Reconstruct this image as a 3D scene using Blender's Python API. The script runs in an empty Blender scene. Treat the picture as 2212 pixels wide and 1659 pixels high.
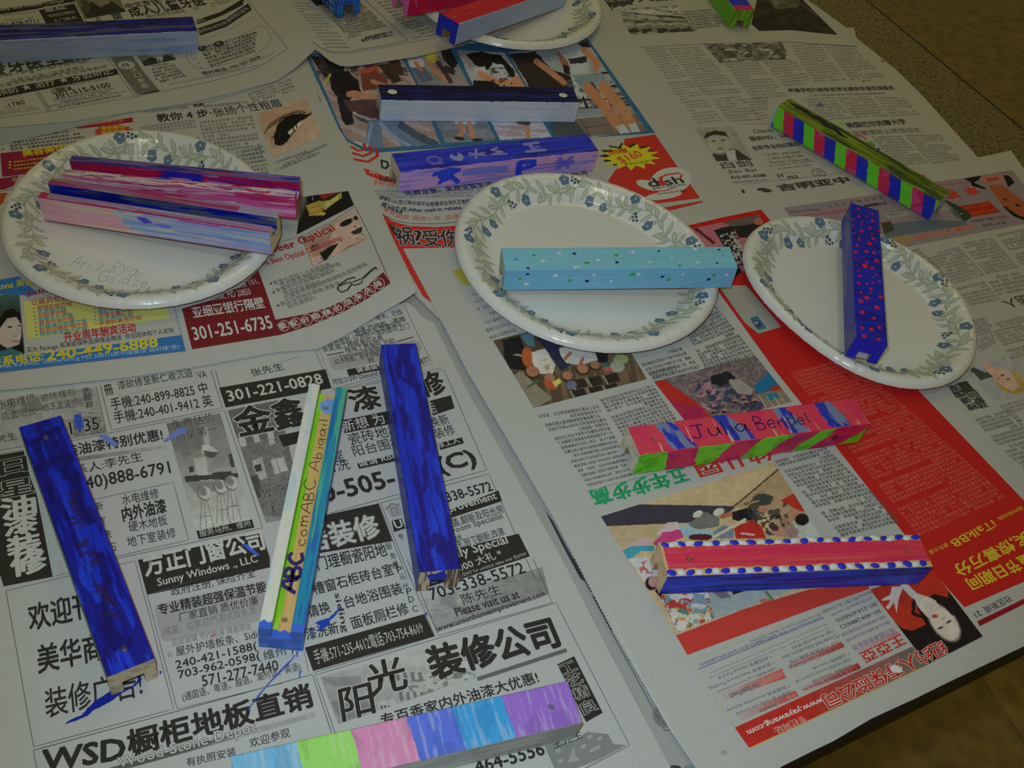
import bpy, math, random
import numpy as np
from mathutils import Matrix, Vector
from mathutils.geometry import delaunay_2d_cdt

# ------------------------------------------------------------------ camera, lamps, exposure
SC = bpy.context.scene
COL = SC.collection
IW, IH = 2212.0, 1659.0
CF = 1.03334079            # focal length / frame width
PITCH, ROLL, CH = 0.8268771, 0.23811855, 0.46178019   # camera looks down by PITCH, CH metres over the table
_c, _s = math.cos(PITCH), math.sin(PITCH)
FW = np.array([0, _c, -_s]); _up = np.array([0, _s, _c]); _rt = np.array([1.0, 0, 0])
RT = math.cos(ROLL) * _rt + math.sin(ROLL) * _up
UP = -math.sin(ROLL) * _rt + math.cos(ROLL) * _up
cam = bpy.data.cameras.new('camera'); camo = bpy.data.objects.new('camera', cam); COL.objects.link(camo)
cam.sensor_fit = 'HORIZONTAL'; cam.sensor_width = 36; cam.lens = 36 * CF; cam.clip_start = 0.02; cam.clip_end = 30
_m = Matrix.Identity(4)
for i in range(3):
    _m[i][0] = RT[i]; _m[i][1] = UP[i]; _m[i][2] = -FW[i]
_m[2][3] = CH
camo.matrix_world = _m
SC.camera = camo

SC.view_settings.view_transform = 'Standard'; SC.view_settings.look = 'None'
SC.view_settings.gamma = 1; SC.view_settings.exposure = 0.0
SC.view_settings.use_curve_mapping = False

w = bpy.data.worlds.new('room_air'); SC.world = w; w.use_nodes = True
w.node_tree.nodes['Background'].inputs[0].default_value = (1.0, 0.90, 0.37, 1)
w.node_tree.nodes['Background'].inputs[1].default_value = 0.103

def lamp(name, kind, loc, target, energy, color, **kw):
    l = bpy.data.lights.new(name, kind); o = bpy.data.objects.new(name, l); COL.objects.link(o)
    l.energy = energy; l.color = color
    for k, v in kw.items(): setattr(l, k, v)
    o.location = loc
    d = Vector(target) - Vector(loc)
    o.rotation_euler = d.to_track_quat('-Z', 'Y').to_euler()
    return o
# the camera's own small flash, beside the lens
lamp('camera_flash', 'SPOT', (-0.03, 0.012, CH + 0.03), (0.02, 0.35, 0), 6.3, (0.62, 0.80, 1.0),
     spot_size=math.radians(80), spot_blend=1.0, shadow_soft_size=0.006)
# fluorescent ceiling fixture of the room
lamp('overhead_lamp', 'AREA', (-0.04, -0.22, 2.25), (-0.04, -0.22, 0), 2.8, (1.0, 0.93, 0.66), shape='RECTANGLE', size=0.30, size_y=0.15)
lamp('overhead_lamp', 'AREA', (0.1, 1.7, 2.1), (0.1, 1.3, 0), 3.6, (1.0, 0.84, 0.38), shape='RECTANGLE', size=1.2, size_y=0.6)  # unseen lamp, added to warm and brighten the far middle pages

# ------------------------------------------------------------------ maths helpers
def unproj(px, py, z=0.0):
    """point of the photograph -> point at height z over the table top"""
    px = np.asarray(px, float); py = np.asarray(py, float)
    f = CF * IW
    d = [FW[i] * f + RT[i] * (px - IW / 2) - UP[i] * (py - IH / 2) for i in range(3)]
    t = (np.asarray(z) - CH) / d[2]
    return np.stack([d[0] * t, d[1] * t], -1)

def project(P):
    P = np.atleast_2d(P); d = P - np.array([0, 0, CH]); z = d @ FW; f = CF * IW
    return np.stack([IW / 2 + f * (d @ RT) / z, IH / 2 - f * (d @ UP) / z], -1)

def lin(c):
    c = np.asarray(c, float) / 255.0
    return np.where(c <= 0.04045, c / 12.92, ((c + 0.055) / 1.055) ** 2.4)

PAPER = np.array([0.60, 0.59, 0.54])
REF = [lin((150, 150, 140))]
def ref(*c): REF[0] = lin(c)
def C(*c):
    """albedo of something that looks c in the photo beside newsprint that looks like the current reference"""
    a = lin(c) / REF[0] * PAPER
    return np.clip(a * min(1.0, 0.88 / a.max()), 0.006, 0.88)

def _hash(ix, iy, seed):
    h = (ix.astype(np.int64) * 374761393 + iy.astype(np.int64) * 668265263 + seed * 974634777) & 0xffffffff
    h = ((h ^ (h >> 13)) * 1274126177) & 0xffffffff
    h = h ^ (h >> 16)
    return (h & 0xffff) / 65535.0
def vnoise(x, y, seed=0):
    x = np.asarray(x, float); y = np.asarray(y, float)
    ix = np.floor(x); iy = np.floor(y); fx = x - ix; fy = y - iy
    fx = fx * fx * (3 - 2 * fx); fy = fy * fy * (3 - 2 * fy)
    a = _hash(ix, iy, seed); b = _hash(ix + 1, iy, seed); c = _hash(ix, iy + 1, seed); d = _hash(ix + 1, iy + 1, seed)
    return (a * (1 - fx) + b * fx) * (1 - fy) + (c * (1 - fx) + d * fx) * fy
def fbm(x, y, seed=0, n=3):
    t = 0; amp = 0.5; tot = 0
    for i in range(n):
        t = t + amp * vnoise(x * 2 ** i, y * 2 ** i, seed + i * 7); tot += amp; amp *= 0.5
    return t / tot

def sstep(a, b, x):
    t = np.clip((x - a) / (b - a), 0, 1); return t * t * (3 - 2 * t)

class Painter:
    """colours a fine mesh, one colour per vertex: printed photographs and brushed paint"""
    def __init__(s, X, Y, col):
        s.X = X.ravel().astype(float); s.Y = Y.ravel().astype(float)
        s.C = np.tile(np.asarray(col, float), (s.X.size, 1))
    def mixm(s, m, col):
        m = np.asarray(m, float)[:, None]; s.C = s.C * (1 - m) + np.asarray(col) * m; return s
    def _w(s, wob):
        if not wob: return s.X, s.Y
        a, sc = wob[0], wob[1]; sd = wob[2] if len(wob) > 2 else 3
        return (s.X + a * 2 * (fbm(s.X / sc, s.Y / sc, sd) - .5), s.Y + a * 2 * (fbm(s.X / sc, s.Y / sc, sd + 50) - .5))
    def inside(s, pts, wob=None):
        X, Y = s._w(wob); m = np.zeros(X.size, bool); n = len(pts)
        for i in range(n):
            x0, y0 = pts[i]; x1, y1 = pts[(i + 1) % n]
            if y0 == y1: continue
            k = (y0 > Y) != (y1 > Y)
            m ^= k & (X < (x1 - x0) * (Y - y0) / (y1 - y0) + x0)
        return m
    def poly(s, pts, col, a=1.0, wob=None): return s.mixm(s.inside(pts, wob) * a, col)
    def ell(s, cx, cy, rx, ry, col, ang=0, a=1.0, soft=0.15, wob=None):
        X, Y = s._w(wob); c, n = math.cos(math.radians(ang)), math.sin(math.radians(ang))
        dx, dy = X - cx, Y - cy; r = np.hypot((dx * c + dy * n) / rx, (-dx * n + dy * c) / ry)
        return s.mixm((1 - sstep(1 - soft, 1 + soft, r)) * a, col)
    def stroke(s, pts, wd, col, a=1.0, soft=0.25, wob=None):
        X, Y = s._w(wob); D = np.full(X.size, 1e9)
        for (x0, y0), (x1, y1) in zip(pts[:-1], pts[1:]):
            vx, vy = x1 - x0, y1 - y0; L = vx * vx + vy * vy + 1e-9
            t = np.clip(((X - x0) * vx + (Y - y0) * vy) / L, 0, 1)
            D = np.minimum(D, np.hypot(X - x0 - t * vx, Y - y0 - t * vy))
        return s.mixm((1 - sstep(wd / 2 * (1 - soft), wd / 2 * (1 + soft), D)) * a, col)
    def noise(s, sx, sy, col, lo=.45, hi=.6, a=1.0, seed=1, n=3, ang=0, mask=None):
        c, q = math.cos(math.radians(ang)), math.sin(math.radians(ang))
        X = s.X * c + s.Y * q; Y = -s.X * q + s.Y * c
        m = sstep(lo, hi, fbm(X / sx, Y / sy, seed, n)) * a
        if mask is not None: m = m * mask
        return s.mixm(m, col)
    def grade(s, p0, p1, col, a0=0.0, a1=1.0, mask=None):
        vx, vy = p1[0] - p0[0], p1[1] - p0[1]; L = vx * vx + vy * vy
        t = np.clip(((s.X - p0[0]) * vx + (s.Y - p0[1]) * vy) / L, 0, 1); m = a0 + (a1 - a0) * t
        if mask is not None: m = m * mask
        return s.mixm(m, col)

# ------------------------------------------------------------------ mesh and material helpers
class MB:
    """collects vertices, faces and vertex colours of ONE mesh"""
    def __init__(s): s.V = []; s.F3 = []; s.F4 = []; s.K = []; s.M3 = []; s.M4 = []; s.n = 0
    def add(s, V, col, tris=None, quads=None, mat=0):
        V = np.asarray(V, float); N = len(V); col = np.asarray(col, float)
        if col.ndim == 1: col = np.tile(col, (N, 1))
        s.V.append(V); s.K.append(col)
        if tris is not None and len(tris):
            s.F3.append(np.asarray(tris, np.int64) + s.n); s.M3.append(np.full(len(tris), mat, np.int32))
        if quads is not None and len(quads):
            s.F4.append(np.asarray(quads, np.int64) + s.n); s.M4.append(np.full(len(quads), mat, np.int32))
        s.n += N
    def grid(s, P, col, closed_u=False, mat=0):
        """P[nu][nv][3]"""
        nu, nv = P.shape[:2]; i = np.arange(nu * nv).reshape(nu, nv)
        if closed_u: i = np.vstack([i, i[:1]])
        q = np.stack([i[:-1, :-1], i[1:, :-1], i[1:, 1:], i[:-1, 1:]], -1).reshape(-1, 4)
        s.add(P.reshape(-1, 3), col, quads=q, mat=mat)
    def build(s, name, mats, parent=None, smooth=False):
        V = np.concatenate(s.V); K = np.concatenate(s.K)
        f3 = np.concatenate(s.F3) if s.F3 else np.zeros((0, 3), np.int64)
        f4 = np.concatenate(s.F4) if s.F4 else np.zeros((0, 4), np.int64)
        me = bpy.data.meshes.new(name)
        me.vertices.add(len(V)); me.vertices.foreach_set('co', V.astype(np.float32).ravel())
        nl = f3.size + f4.size; me.loops.add(nl)
        me.loops.foreach_set('vertex_index', np.concatenate([f3.ravel(), f4.ravel()]).astype(np.int32))
        me.polygons.add(len(f3) + len(f4))
        me.polygons.foreach_set('loop_start', np.concatenate([np.arange(len(f3)) * 3, f3.size + np.arange(len(f4)) * 4]).astype(np.int32))
        me.polygons.foreach_set('loop_total', np.concatenate([np.full(len(f3), 3), np.full(len(f4), 4)]).astype(np.int32))
        me.polygons.foreach_set('material_index', np.concatenate(s.M3 + s.M4).astype(np.int32))
        if smooth: me.polygons.foreach_set('use_smooth', np.ones(len(f3) + len(f4), bool))
        at = me.color_attributes.new('Col', 'FLOAT_COLOR', 'POINT')
        at.data.foreach_set('color', np.c_[K, np.ones(len(K))].astype(np.float32).ravel())
        me.update(calc_edges=True); me.validate()
        for m in (mats if isinstance(mats, (list, tuple)) else [mats]): me.materials.append(m)
        o = bpy.data.objects.new(name, me); COL.objects.link(o)
        if parent: o.parent = parent
        return o

def tag(o, label=None, cat=None, group=None, kind=None):
    if label: o['label'] = label
    if cat: o['category'] = cat
    if group: o['group'] = group
    if kind: o['kind'] = kind
    return o

def material(name, rough=0.6, spec=0.5, base=None, bump=None, fleck=None, coat=0.0):
    """principled material; base colour from the mesh's own 'Col' (ink or paint), fine fibre noise on top"""
    m = bpy.data.materials.new(name); m.use_nodes = True; nt = m.node_tree; N = nt.nodes; Lk = nt.links
    b = N['Principled BSDF']; b.inputs['Roughness'].default_value = rough; b.inputs['Specular IOR Level'].default_value = spec
    b.inputs['Coat Weight'].default_value = coat; b.inputs['Coat Roughness'].default_value = 0.15
    if base is None:
        a = N.new('ShaderNodeVertexColor'); a.layer_name = 'Col'; src = a.outputs['Color']
    else:
        r = N.new('ShaderNodeRGB'); r.outputs[0].default_value = (*base, 1); src = r.outputs[0]
    tc = N.new('ShaderNodeTexCoord')
    if fleck:
        sc, amt = fleck
        nz = N.new('ShaderNodeTexNoise'); nz.inputs['Scale'].default_value = sc; nz.inputs['Detail'].default_value = 4
        Lk.new(tc.outputs['Object'], nz.inputs['Vector'])
        mr = N.new('ShaderNodeMapRange'); mr.inputs[1].default_value = .25; mr.inputs[2].default_value = .75
        mr.inputs[3].default_value = 1 - amt; mr.inputs[4].default_value = 1 + amt
        Lk.new(nz.outputs['Fac'], mr.inputs[0])
        vm = N.new('ShaderNodeVectorMath'); vm.operation = 'SCALE'
        Lk.new(src, vm.inputs[0]); Lk.new(mr.outputs[0], vm.inputs['Scale']); src = vm.outputs[0]
    Lk.new(src, b.inputs['Base Color'])
    if bump:
        scs, strength, dist = bump
        mp = N.new('ShaderNodeMapping'); mp.inputs['Scale'].default_value = scs if isinstance(scs, tuple) else (scs,) * 3
        Lk.new(tc.outputs['Object'], mp.inputs['Vector'])
        nz = N.new('ShaderNodeTexNoise'); nz.inputs['Scale'].default_value = 1; nz.inputs['Detail'].default_value = 5
        Lk.new(mp.outputs[0], nz.inputs['Vector'])
        bp = N.new('ShaderNodeBump'); bp.inputs['Strength'].default_value = strength; bp.inputs['Distance'].default_value = dist
        Lk.new(nz.outputs['Fac'], bp.inputs['Height']); Lk.new(bp.outputs[0], b.inputs['Normal'])
    return m

M_PAPER = material('newsprint', .85, .25, bump=(900, .25, .0004), fleck=(1400, .05))
M_PLATE = material('coated_paper_plate', .19, .7, bump=(400, .04, .0003))
M_PAINT = material('brushed_paint', .40, .26, bump=((60, 1400, 1400), .35, .0004), fleck=(500, .06))

# ------------------------------------------------------------------ table and floor
TC = np.array([0.0, 0.0])
_d2 = np.array([math.cos(math.radians(36.9)), math.sin(math.radians(36.9))])     # along the near edge
_n2 = np.array([-_d2[1], _d2[0]])                                               # into the table
_p2 = np.array([0.2310, 0.2782]) + _n2 * 0.004
_p1 = np.array([0.3145, 0.9472])
# table corner: where the near edge meets the side edge
_k = np.dot(_p1 - _p2, _d2); TCOR = _p2 + _d2 * _k

def granite_material():
    m = bpy.data.materials.new('speckled_laminate'); m.use_nodes = True; nt = m.node_tree; N = nt.nodes; L = nt.links
    b = N['Principled BSDF']; b.inputs['Roughness'].default_value = .45
    tc = N.new('ShaderNodeTexCoord')
    base = (0.37, 0.285, 0.135)
    cur = None
    for sc, lo, hi, dark in ((520, .58, .63, (.02, .02, .01)), (800, .38, .32, (.42, .33, .15)), (300, .60, .66, (.05, .042, .016))):
        nz = N.new('ShaderNodeTexNoise'); nz.inputs['Scale'].default_value = sc; nz.inputs['Detail'].default_value = 2
        L.new(tc.outputs['Object'], nz.inputs['Vector'])
        mr = N.new('ShaderNodeMapRange'); mr.inputs[1].default_value = lo; mr.inputs[2].default_value = hi
        L.new(nz.outputs['Fac'], mr.inputs[0])
        mx = N.new('ShaderNodeMix'); mx.data_type = 'RGBA'
        L.new(mr.outputs[0], mx.inputs[0])
        if cur is None: mx.inputs[6].default_value = (*base, 1)
        else: L.new(cur, mx.inputs[6])
        mx.inputs[7].default_value = (*dark, 1); cur = mx.outputs[2]
    L.new(cur, b.inputs['Base Color']); return m

def boxv(o, u, v, l, wd, z0, z1):
    u3 = np.array([*u, 0]); v3 = np.array([*v, 0]); o3 = np.array([*o, 0.0])
    P = [o3 + u3 * a * l + v3 * b * wd + np.array([0, 0, z]) for z in (z0, z1) for a, b in ((0, 0), (1, 0), (1, 1), (0, 1))]
    Q = [(0, 3, 2, 1), (4, 5, 6, 7), (0, 1, 5, 4), (1, 2, 6, 5), (2, 3, 7, 6), (3, 0, 4, 7)]
    return np.array(P), Q

table = bpy.data.objects.new('table', None); COL.objects.link(table)
TL, TW = 1.30, 1.70
_org = TCOR - _d2 * TL
table.location = (*(_org + _d2 * TL / 2 + _n2 * TW / 2), -0.74)
tag(table, 'wide classroom table with speckled tan laminate top, covered in newspapers', 'table')
def tpart(name, P, Q, mat):
    mb = MB(); mb.add(P - np.array(table.location), (.3, .3, .3), quads=Q); return mb.build(name, mat, table)
P, Q = boxv(_org, _d2, _n2, TL, TW, -0.028, 0.0); tpart('tabletop', P, Q, granite_material())
M_TRIM = material('dark_rubber_edge', .5, .4, base=(.018, .014, .016))
P1, Q1 = boxv(_org, _d2, -_n2, TL + .003, .003, -.028, -.0004)
P2, Q2 = boxv(TCOR - _n2 * .003, _d2, _n2, .003, TW + .003, -.028, -.0004)
tpart('edge_band', np.vstack([P1, P2]), list(Q1) + [tuple(i + 8 for i in q) for q in Q2], M_TRIM)
M_METAL = material('dark_metal_leg', .4, .5, base=(.05, .05, .05))
for a, b in ((.08, .08), (.92, .08), (.08, .92), (.92, .92)):
    P, Q = boxv(_org + _d2 * TL * a + _n2 * TW * b, _d2, _n2, .04, .04, -.74, -.028); tpart('leg', P, Q, M_METAL)

def floor_material():
    m = bpy.data.materials.new('vinyl_floor_tiles'); m.use_nodes = True; nt = m.node_tree; N = nt.nodes; L = nt.links
    b = N['Principled BSDF']; b.inputs['Roughness'].default_value = .5
    tc = N.new('ShaderNodeTexCoord')
    mp = N.new('ShaderNodeMapping'); mp.vector_type = 'TEXTURE'; mp.inputs['Rotation'].default_value = (0, 0, math.radians(30.3))
    L.new(tc.outputs['Object'], mp.inputs['Vector'])
    mp2 = N.new('ShaderNodeMapping'); mp2.inputs['Location'].default_value = (-.70 / .305, -1.565 / .305, 0)
    mp2.inputs['Scale'].default_value = (1 / .305, 1 / .305, 1); L.new(mp.outputs[0], mp2.inputs['Vector'])
    br = N.new('ShaderNodeTexBrick'); br.offset = 0; br.inputs['Scale'].default_value = 1
    br.inputs['Brick Width'].default_value = 1; br.inputs['Row Height'].default_value = 1; br.inputs['Mortar Size'].default_value = .004
    br.inputs['Color1'].default_value = (.36, .24, .07, 1); br.inputs['Color2'].default_value = (.33, .22, .065, 1); br.inputs['Mortar'].default_value = (.21, .14, .04, 1)
    L.new(mp2.outputs[0], br.inputs['Vector'])
    nz = N.new('ShaderNodeTexNoise'); nz.inputs['Scale'].default_value = 38; nz.inputs['Detail'].default_value = 4
    L.new(tc.outputs['Object'], nz.inputs['Vector'])
    mr = N.new('ShaderNodeMapRange'); mr.inputs[1].default_value = .35; mr.inputs[2].default_value = .7; mr.inputs[3].default_value = 1.15; mr.inputs[4].default_value = .7
    L.new(nz.outputs['Fac'], mr.inputs[0])
    vm = N.new('ShaderNodeVectorMath'); vm.operation = 'SCALE'
    L.new(br.outputs['Color'], vm.inputs[0]); L.new(mr.outputs[0], vm.inputs['Scale']); L.new(vm.outputs[0], b.inputs['Base Color'])
    return m
mb = MB(); P, Q = boxv((-3, -2), (1, 0), (0, 1), 6, 8, -.76, -.74); mb.add(P, (.3, .25, .1), quads=Q)
tag(mb.build('floor', floor_material()), kind='structure', label='brown vinyl tile floor beyond the table', cat='floor')
# ------------------------------------------------------------------ newspapers
def wave(x, y):
    return 0.0007 * (fbm(x * 9 + 5, y * 9 + 3, 11, 2) - .5)

_font = bpy.data.curves.new('lettering', 'FONT'); _fo = bpy.data.objects.new('lettering', _font)
_cache = {}
def glyphs(s, bold=0.0, res=2):
    """lettering as flat triangles: vertices in em and faces"""
    k = (s, bold, res)
    if k in _cache: return _cache[k]
    if bold > 0:      # heavier strokes: the lettering laid down again all round itself
        V, F = glyphs(s, 0.0, res); n = 10 if bold > .03 else 6
        if len(V) == 0: return V, F
        VV = [V]; FF = [F]
        for i in range(n):
            a = 2 * math.pi * i / n; VV.append(V + bold * np.array([math.cos(a), math.sin(a)])); FF.append(F + len(V) * (i + 1))
        _cache[k] = (np.vstack(VV), np.vstack(FF)); return _cache[k]
    _font.body = s; _font.offset = 0; _font.resolution_u = res
    me = _fo.to_mesh(); me.calc_loop_triangles()
    V = np.zeros(len(me.vertices) * 3, np.float32); me.vertices.foreach_get('co', V)
    T = np.zeros(len(me.loop_triangles) * 3, np.int32); me.loop_triangles.foreach_get('vertices', T)
    _fo.to_mesh_clear()
    _cache[k] = (V.reshape(-1, 3)[:, :2].astype(float), T.reshape(-1, 3)); return _cache[k]

HAND = {'A': (.95, [[(0, 0), (.5, 1), (.85, 0)], [(.15, .4), (.75, .38)]]), 'r': (.6, [[(.12, .6), (.15, 0)], [(.14, .35), (.35, .58), (.55, .55)]]), 'i': (.38, [[(.2, .55), (.2, 0)], [(.2, .76), (.23, .82)]]),
        '&': (.8, [[(.15, .6), (.45, .7), (.55, .5), (.15, .1), (.2, 0), (.5, .02), (.6, .25)]]), 'R': (.85, [[(.1, 0), (.15, 1), (.6, .95), (.65, .65), (.2, .5), (.75, 0)]]), 'Y': (.9, [[(0, 1), (.4, .5)], [(.85, 1), (.15, -.15)]]),
        'a': (.8, [[(.6, .5), (.3, .6), (.05, .3), (.25, 0), (.55, .25), (.6, .5), (.6, .1), (.75, 0)]]), 'n': (.75, [[(.1, .6), (.12, 0)], [(.12, .38), (.35, .6), (.55, .48), (.6, 0)]]), 'G': (.95, [[(.8, .85), (.4, 1), (.05, .5), (.3, 0), (.75, .1), (.8, .45), (.5, .45)]]),
        'o': (.72, [[(.35, .6), (.08, .35), (.3, 0), (.6, .25), (.35, .6)]]), 'd': (.78, [[(.55, .45), (.3, .6), (.05, .3), (.25, 0), (.58, .3)], [(.58, 1), (.58, 0)]]), 'z': (.7, [[(.1, .55), (.55, .55), (.1, 0), (.6, 0)]]), 'e': (.68, [[(.1, .3), (.58, .35), (.45, .6), (.15, .5), (.05, .25), (.25, 0), (.58, .1)]]),
        'J': (.9, [[(.2, 1), (.85, 1)], [(.55, 1), (.5, .15), (.3, 0), (.1, .18)]]), 'u': (.72, [[(.1, .6), (.12, .12), (.32, 0), (.55, .2), (.58, .6)], [(.58, .6), (.62, 0)]]), 'l': (.36, [[(.2, 1), (.2, 0)]]), 'B': (.85, [[(.1, 0), (.1, 1), (.55, .92), (.5, .62), (.1, .52), (.65, .42), (.58, .06), (.1, 0)]]),
        'b': (.75, [[(.12, 1), (.12, 0)], [(.12, .35), (.4, .6), (.6, .3), (.4, 0), (.12, .1)]]), 'g': (.75, [[(.6, .55), (.3, .6), (.05, .3), (.3, .05), (.6, .4)], [(.6, .55), (.6, -.25), (.3, -.4), (.1, -.25)]]), 'c': (.66, [[(.55, .5), (.3, .6), (.05, .3), (.3, 0), (.58, .1)]]),
        'm': (.95, [[(.1, .6), (.1, 0)], [(.1, .4), (.3, .6), (.4, .4), (.4, 0)], [(.4, .4), (.65, .6), (.75, .4), (.75, 0)]]), 'C': (.95, [[(.8, .85), (.4, 1), (.05, .5), (.35, 0), (.85, .15)]]), 'N': (.95, [[(.1, 0), (.12, 1), (.7, 0), (.75, 1)]]), ' ': (.5, [])}
def handwriting(st, wd, seed=1):
    """pen strokes as quads; unit line height, lettering width scaled to 1"""
    rr = random.Random(seed); x = 0; L = []
    for ch in st:
        adv, ps = HAND[ch]; dy = rr.uniform(-.06, .06); sc = rr.uniform(.9, 1.1)
        for p in ps: L.append([(x + u * sc, v * sc + dy) for u, v in p])
        x += adv * rr.uniform(.95, 1.12)
    VV = []; FF = []; n = 0
    for p in L:
        P = np.array(p, float); k = len(P)
        if k > 2:      # smooth curve through the points
            E = np.vstack([2 * P[0] - P[1], P, 2 * P[-1] - P[-2]]); out = []
            for i in range(1, k):
                a, b, c, d = E[i - 1], E[i], E[i + 1], E[i + 2]
                for t in np.linspace(0, 1, 7)[:-1]: out.append(.5 * (2 * b + (c - a) * t + (2 * a - 5 * b + 4 * c - d) * t * t + (3 * b - a - 3 * c + d) * t ** 3))
            P = np.array(out + [P[-1]])
        d = np.gradient(P, axis=0); d /= np.linalg.norm(d, axis=1)[:, None] + 1e-9; q = np.c_[-d[:, 1], d[:, 0]] * wd / 2
        V = np.stack([P - q, P + q], 1).reshape(-1, 2); i = np.arange(len(P) - 1) * 2 + n
        VV.append(V); FF.append(np.stack([i, i + 2, i + 3, i + 1], 1)); n += len(V)
    V = np.vstack(VV); V[:, 0] /= x; return V, np.vstack(FF)

KZ = 600.0 / 2212.0
TR = [0.0, 0.0, 1.0]
def at(ox, oy, k=KZ): TR[:] = [ox, oy, k]
def px(pts):
    p = np.atleast_2d(np.asarray(pts, float)); return p * TR[2] + np.array(TR[:2])

def densify(P, step, closed=True):
    out = []; n = len(P)
    for i in range(n if closed else n - 1):
        a = P[i]; b = P[(i + 1) % n]; k = max(1, int(math.ceil(np.linalg.norm(b - a) / step)))
        for j in range(k): out.append(a + (b - a) * j / k)
    if not closed: out.append(P[-1])
    return np.array(out)

def cdt_fill(P, step):
    """triangulated polygon with inner grid points -> vertices, triangles, outline indices"""
    B = densify(P, step); lo = B.min(0); hi = B.max(0)
    gx, gy = np.meshgrid(np.arange(lo[0] + step / 2, hi[0], step), np.arange(lo[1] + step / 2, hi[1], step))
    pa = Painter(gx, gy, (0, 0, 0)); ins = pa.inside([tuple(p) for p in B])
    G = np.c_[gx.ravel(), gy.ravel()][ins]
    if len(G):
        keep = np.ones(len(G), bool)
        for i in range(0, len(B), 400):
            d = ((G[:, None] - B[None, i:i + 400]) ** 2).sum(-1).min(1); keep &= d > (step * .35) ** 2
        G = G[keep]
    A = np.vstack([B, G]) if len(G) else B
    nb = len(B)
    r = delaunay_2d_cdt([Vector(p) for p in A], [], [list(range(nb))], 1, 1e-9)
    V = np.array([tuple(v) for v in r[0]]); F = []
    for f in r[2]:
        for j in range(1, len(f) - 1): F.append((f[0], f[j], f[j + 1]))
    return V, np.array(F), B

class Sheet:
    def __init__(s, name, label, outline, z, bumps=(), paper=None, step=.006, thick=.00035, droop=False):
        s.name, s.label, s.z, s.bumps, s.droop = name, label, z, bumps, droop
        s.mb = MB(); s.rnd = random.Random(name + label)
        s.paper = PAPER if paper is None else np.asarray(paper)
        px0 = np.asarray(outline, float)
        P = s.P2(px0)
        V, F, B = cdt_fill(P, step)
        Z = s.zf(V[:, 0], V[:, 1]); a = V[F[:, 1]] - V[F[:, 0]]; b = V[F[:, 2]] - V[F[:, 0]]
        fl = (a[:, 0] * b[:, 1] - a[:, 1] * b[:, 0]) < 0; F[fl] = F[fl][:, ::-1]
        s.mb.add(np.c_[V, Z], s.paper, tris=F)
        s.mb.add(np.c_[V, Z - thick], s.paper, tris=F[:, ::-1])
        zb = s.zf(B[:, 0], B[:, 1]); R = np.stack([np.c_[B, zb], np.c_[B, zb - thick]], 1)
        s.mb.grid(R, s.paper, closed_u=True)
    def zf(s, x, y):
        z = s.z + wave(x, y)
        for cx, cy, amp, sig in s.bumps: z = z + amp * np.exp(-((x - cx) ** 2 + (y - cy) ** 2) / (2 * sig * sig))
        if s.droop:
            d = -((x - _p2[0]) * _n2[0] + (y - _p2[1]) * _n2[1]); z = z - .5 * np.maximum(d, 0)
        return z
    def P2(s, p):
        """photo points -> points on this sheet"""
        p = np.atleast_2d(p); q = unproj(p[:, 0], p[:, 1], s.z)
        for _ in range(4): q = unproj(p[:, 0], p[:, 1], s.zf(q[:, 0], q[:, 1]))
        return q
    def put(s, xy, lev, col, tris=None, quads=None, dz=0.0):
        z = s.zf(xy[:, 0], xy[:, 1]) + .00012 + .00005 * lev + dz
        s.mb.add(np.c_[xy, z], col, tris=tris, quads=quads)
    def build(s):
        o = s.mb.build(s.name, M_PAPER); tag(o, s.label, 'newspaper'); return o

CUR = [None]
def sheet(*a, **k): CUR[0] = Sheet(*a, **k); return CUR[0]

def Q(pts, col, lev=1, step=.012):
    """filled printed shape"""
    S = CUR[0]; p = px(pts)
    if lev >= 5 and len(pts) < 30:      # spilt paint: ragged edge
        p = densify(p, 1.6); k = fbm(p[:, 0] / 3.0, p[:, 1] / 3.0, 5) - .5; k2 = fbm(p[:, 0] / 3.0 + 40, p[:, 1] / 3.0, 6) - .5; p = p + 3.4 * np.c_[k, k2]
    P = S.P2(p); V, F, _ = cdt_fill(P, step)
    if len(F) == 0: return
    a = V[F[:, 1]] - V[F[:, 0]]; b = V[F[:, 2]] - V[F[:, 0]]
    fl = (a[:, 0] * b[:, 1] - a[:, 1] * b[:, 0]) < 0; F[fl] = F[fl][:, ::-1]
    S.put(V, lev, col, tris=F)

def LN(pts, wd, col, lev=2, closed=False):
    """printed rule; wd in photo pixels of the current view"""
    S = CUR[0]; p = px(pts)
    if closed: p = np.vstack([p, p[:1]])
    P = densify(S.P2(p), .008, False)
    m = p.mean(0); e = S.P2(np.array([m, m + [1, 0]])); hw = wd * TR[2] * np.linalg.norm(e[1] - e[0]) / 2
    d = np.gradient(P, axis=0); d /= np.linalg.norm(d, axis=1)[:, None] + 1e-12; n = np.c_[-d[:, 1], d[:, 0]] * hw
    V = np.stack([P - n, P + n], 1).reshape(-1, 2); i = np.arange(len(P) - 1) * 2
    S.put(V, lev, col, quads=np.stack([i, i + 2, i + 3, i + 1], 1))

def EL(cx, cy, rx, ry, col, lev=2, ang=0, n=20):
    t = np.linspace(0, 2 * math.pi, n, endpoint=False); c, q = math.cos(math.radians(ang)), math.sin(math.radians(ang))
    x = rx * np.cos(t); y = ry * np.sin(t); Q(np.c_[cx + x * c - y * q, cy + x * q + y * c], col, lev, step=.03)

def T(s, pts, h, col, b=0.0, it=0.0, lev=3, res=2, out=None, outw=.05):
    b = b * .62 if b > .02 else b
    if out is not None: TT(s, pts, h, out, b + outw * .75, it, lev - 1, res)
    TT(s, pts, h, col, b, it, lev, res)

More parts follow.
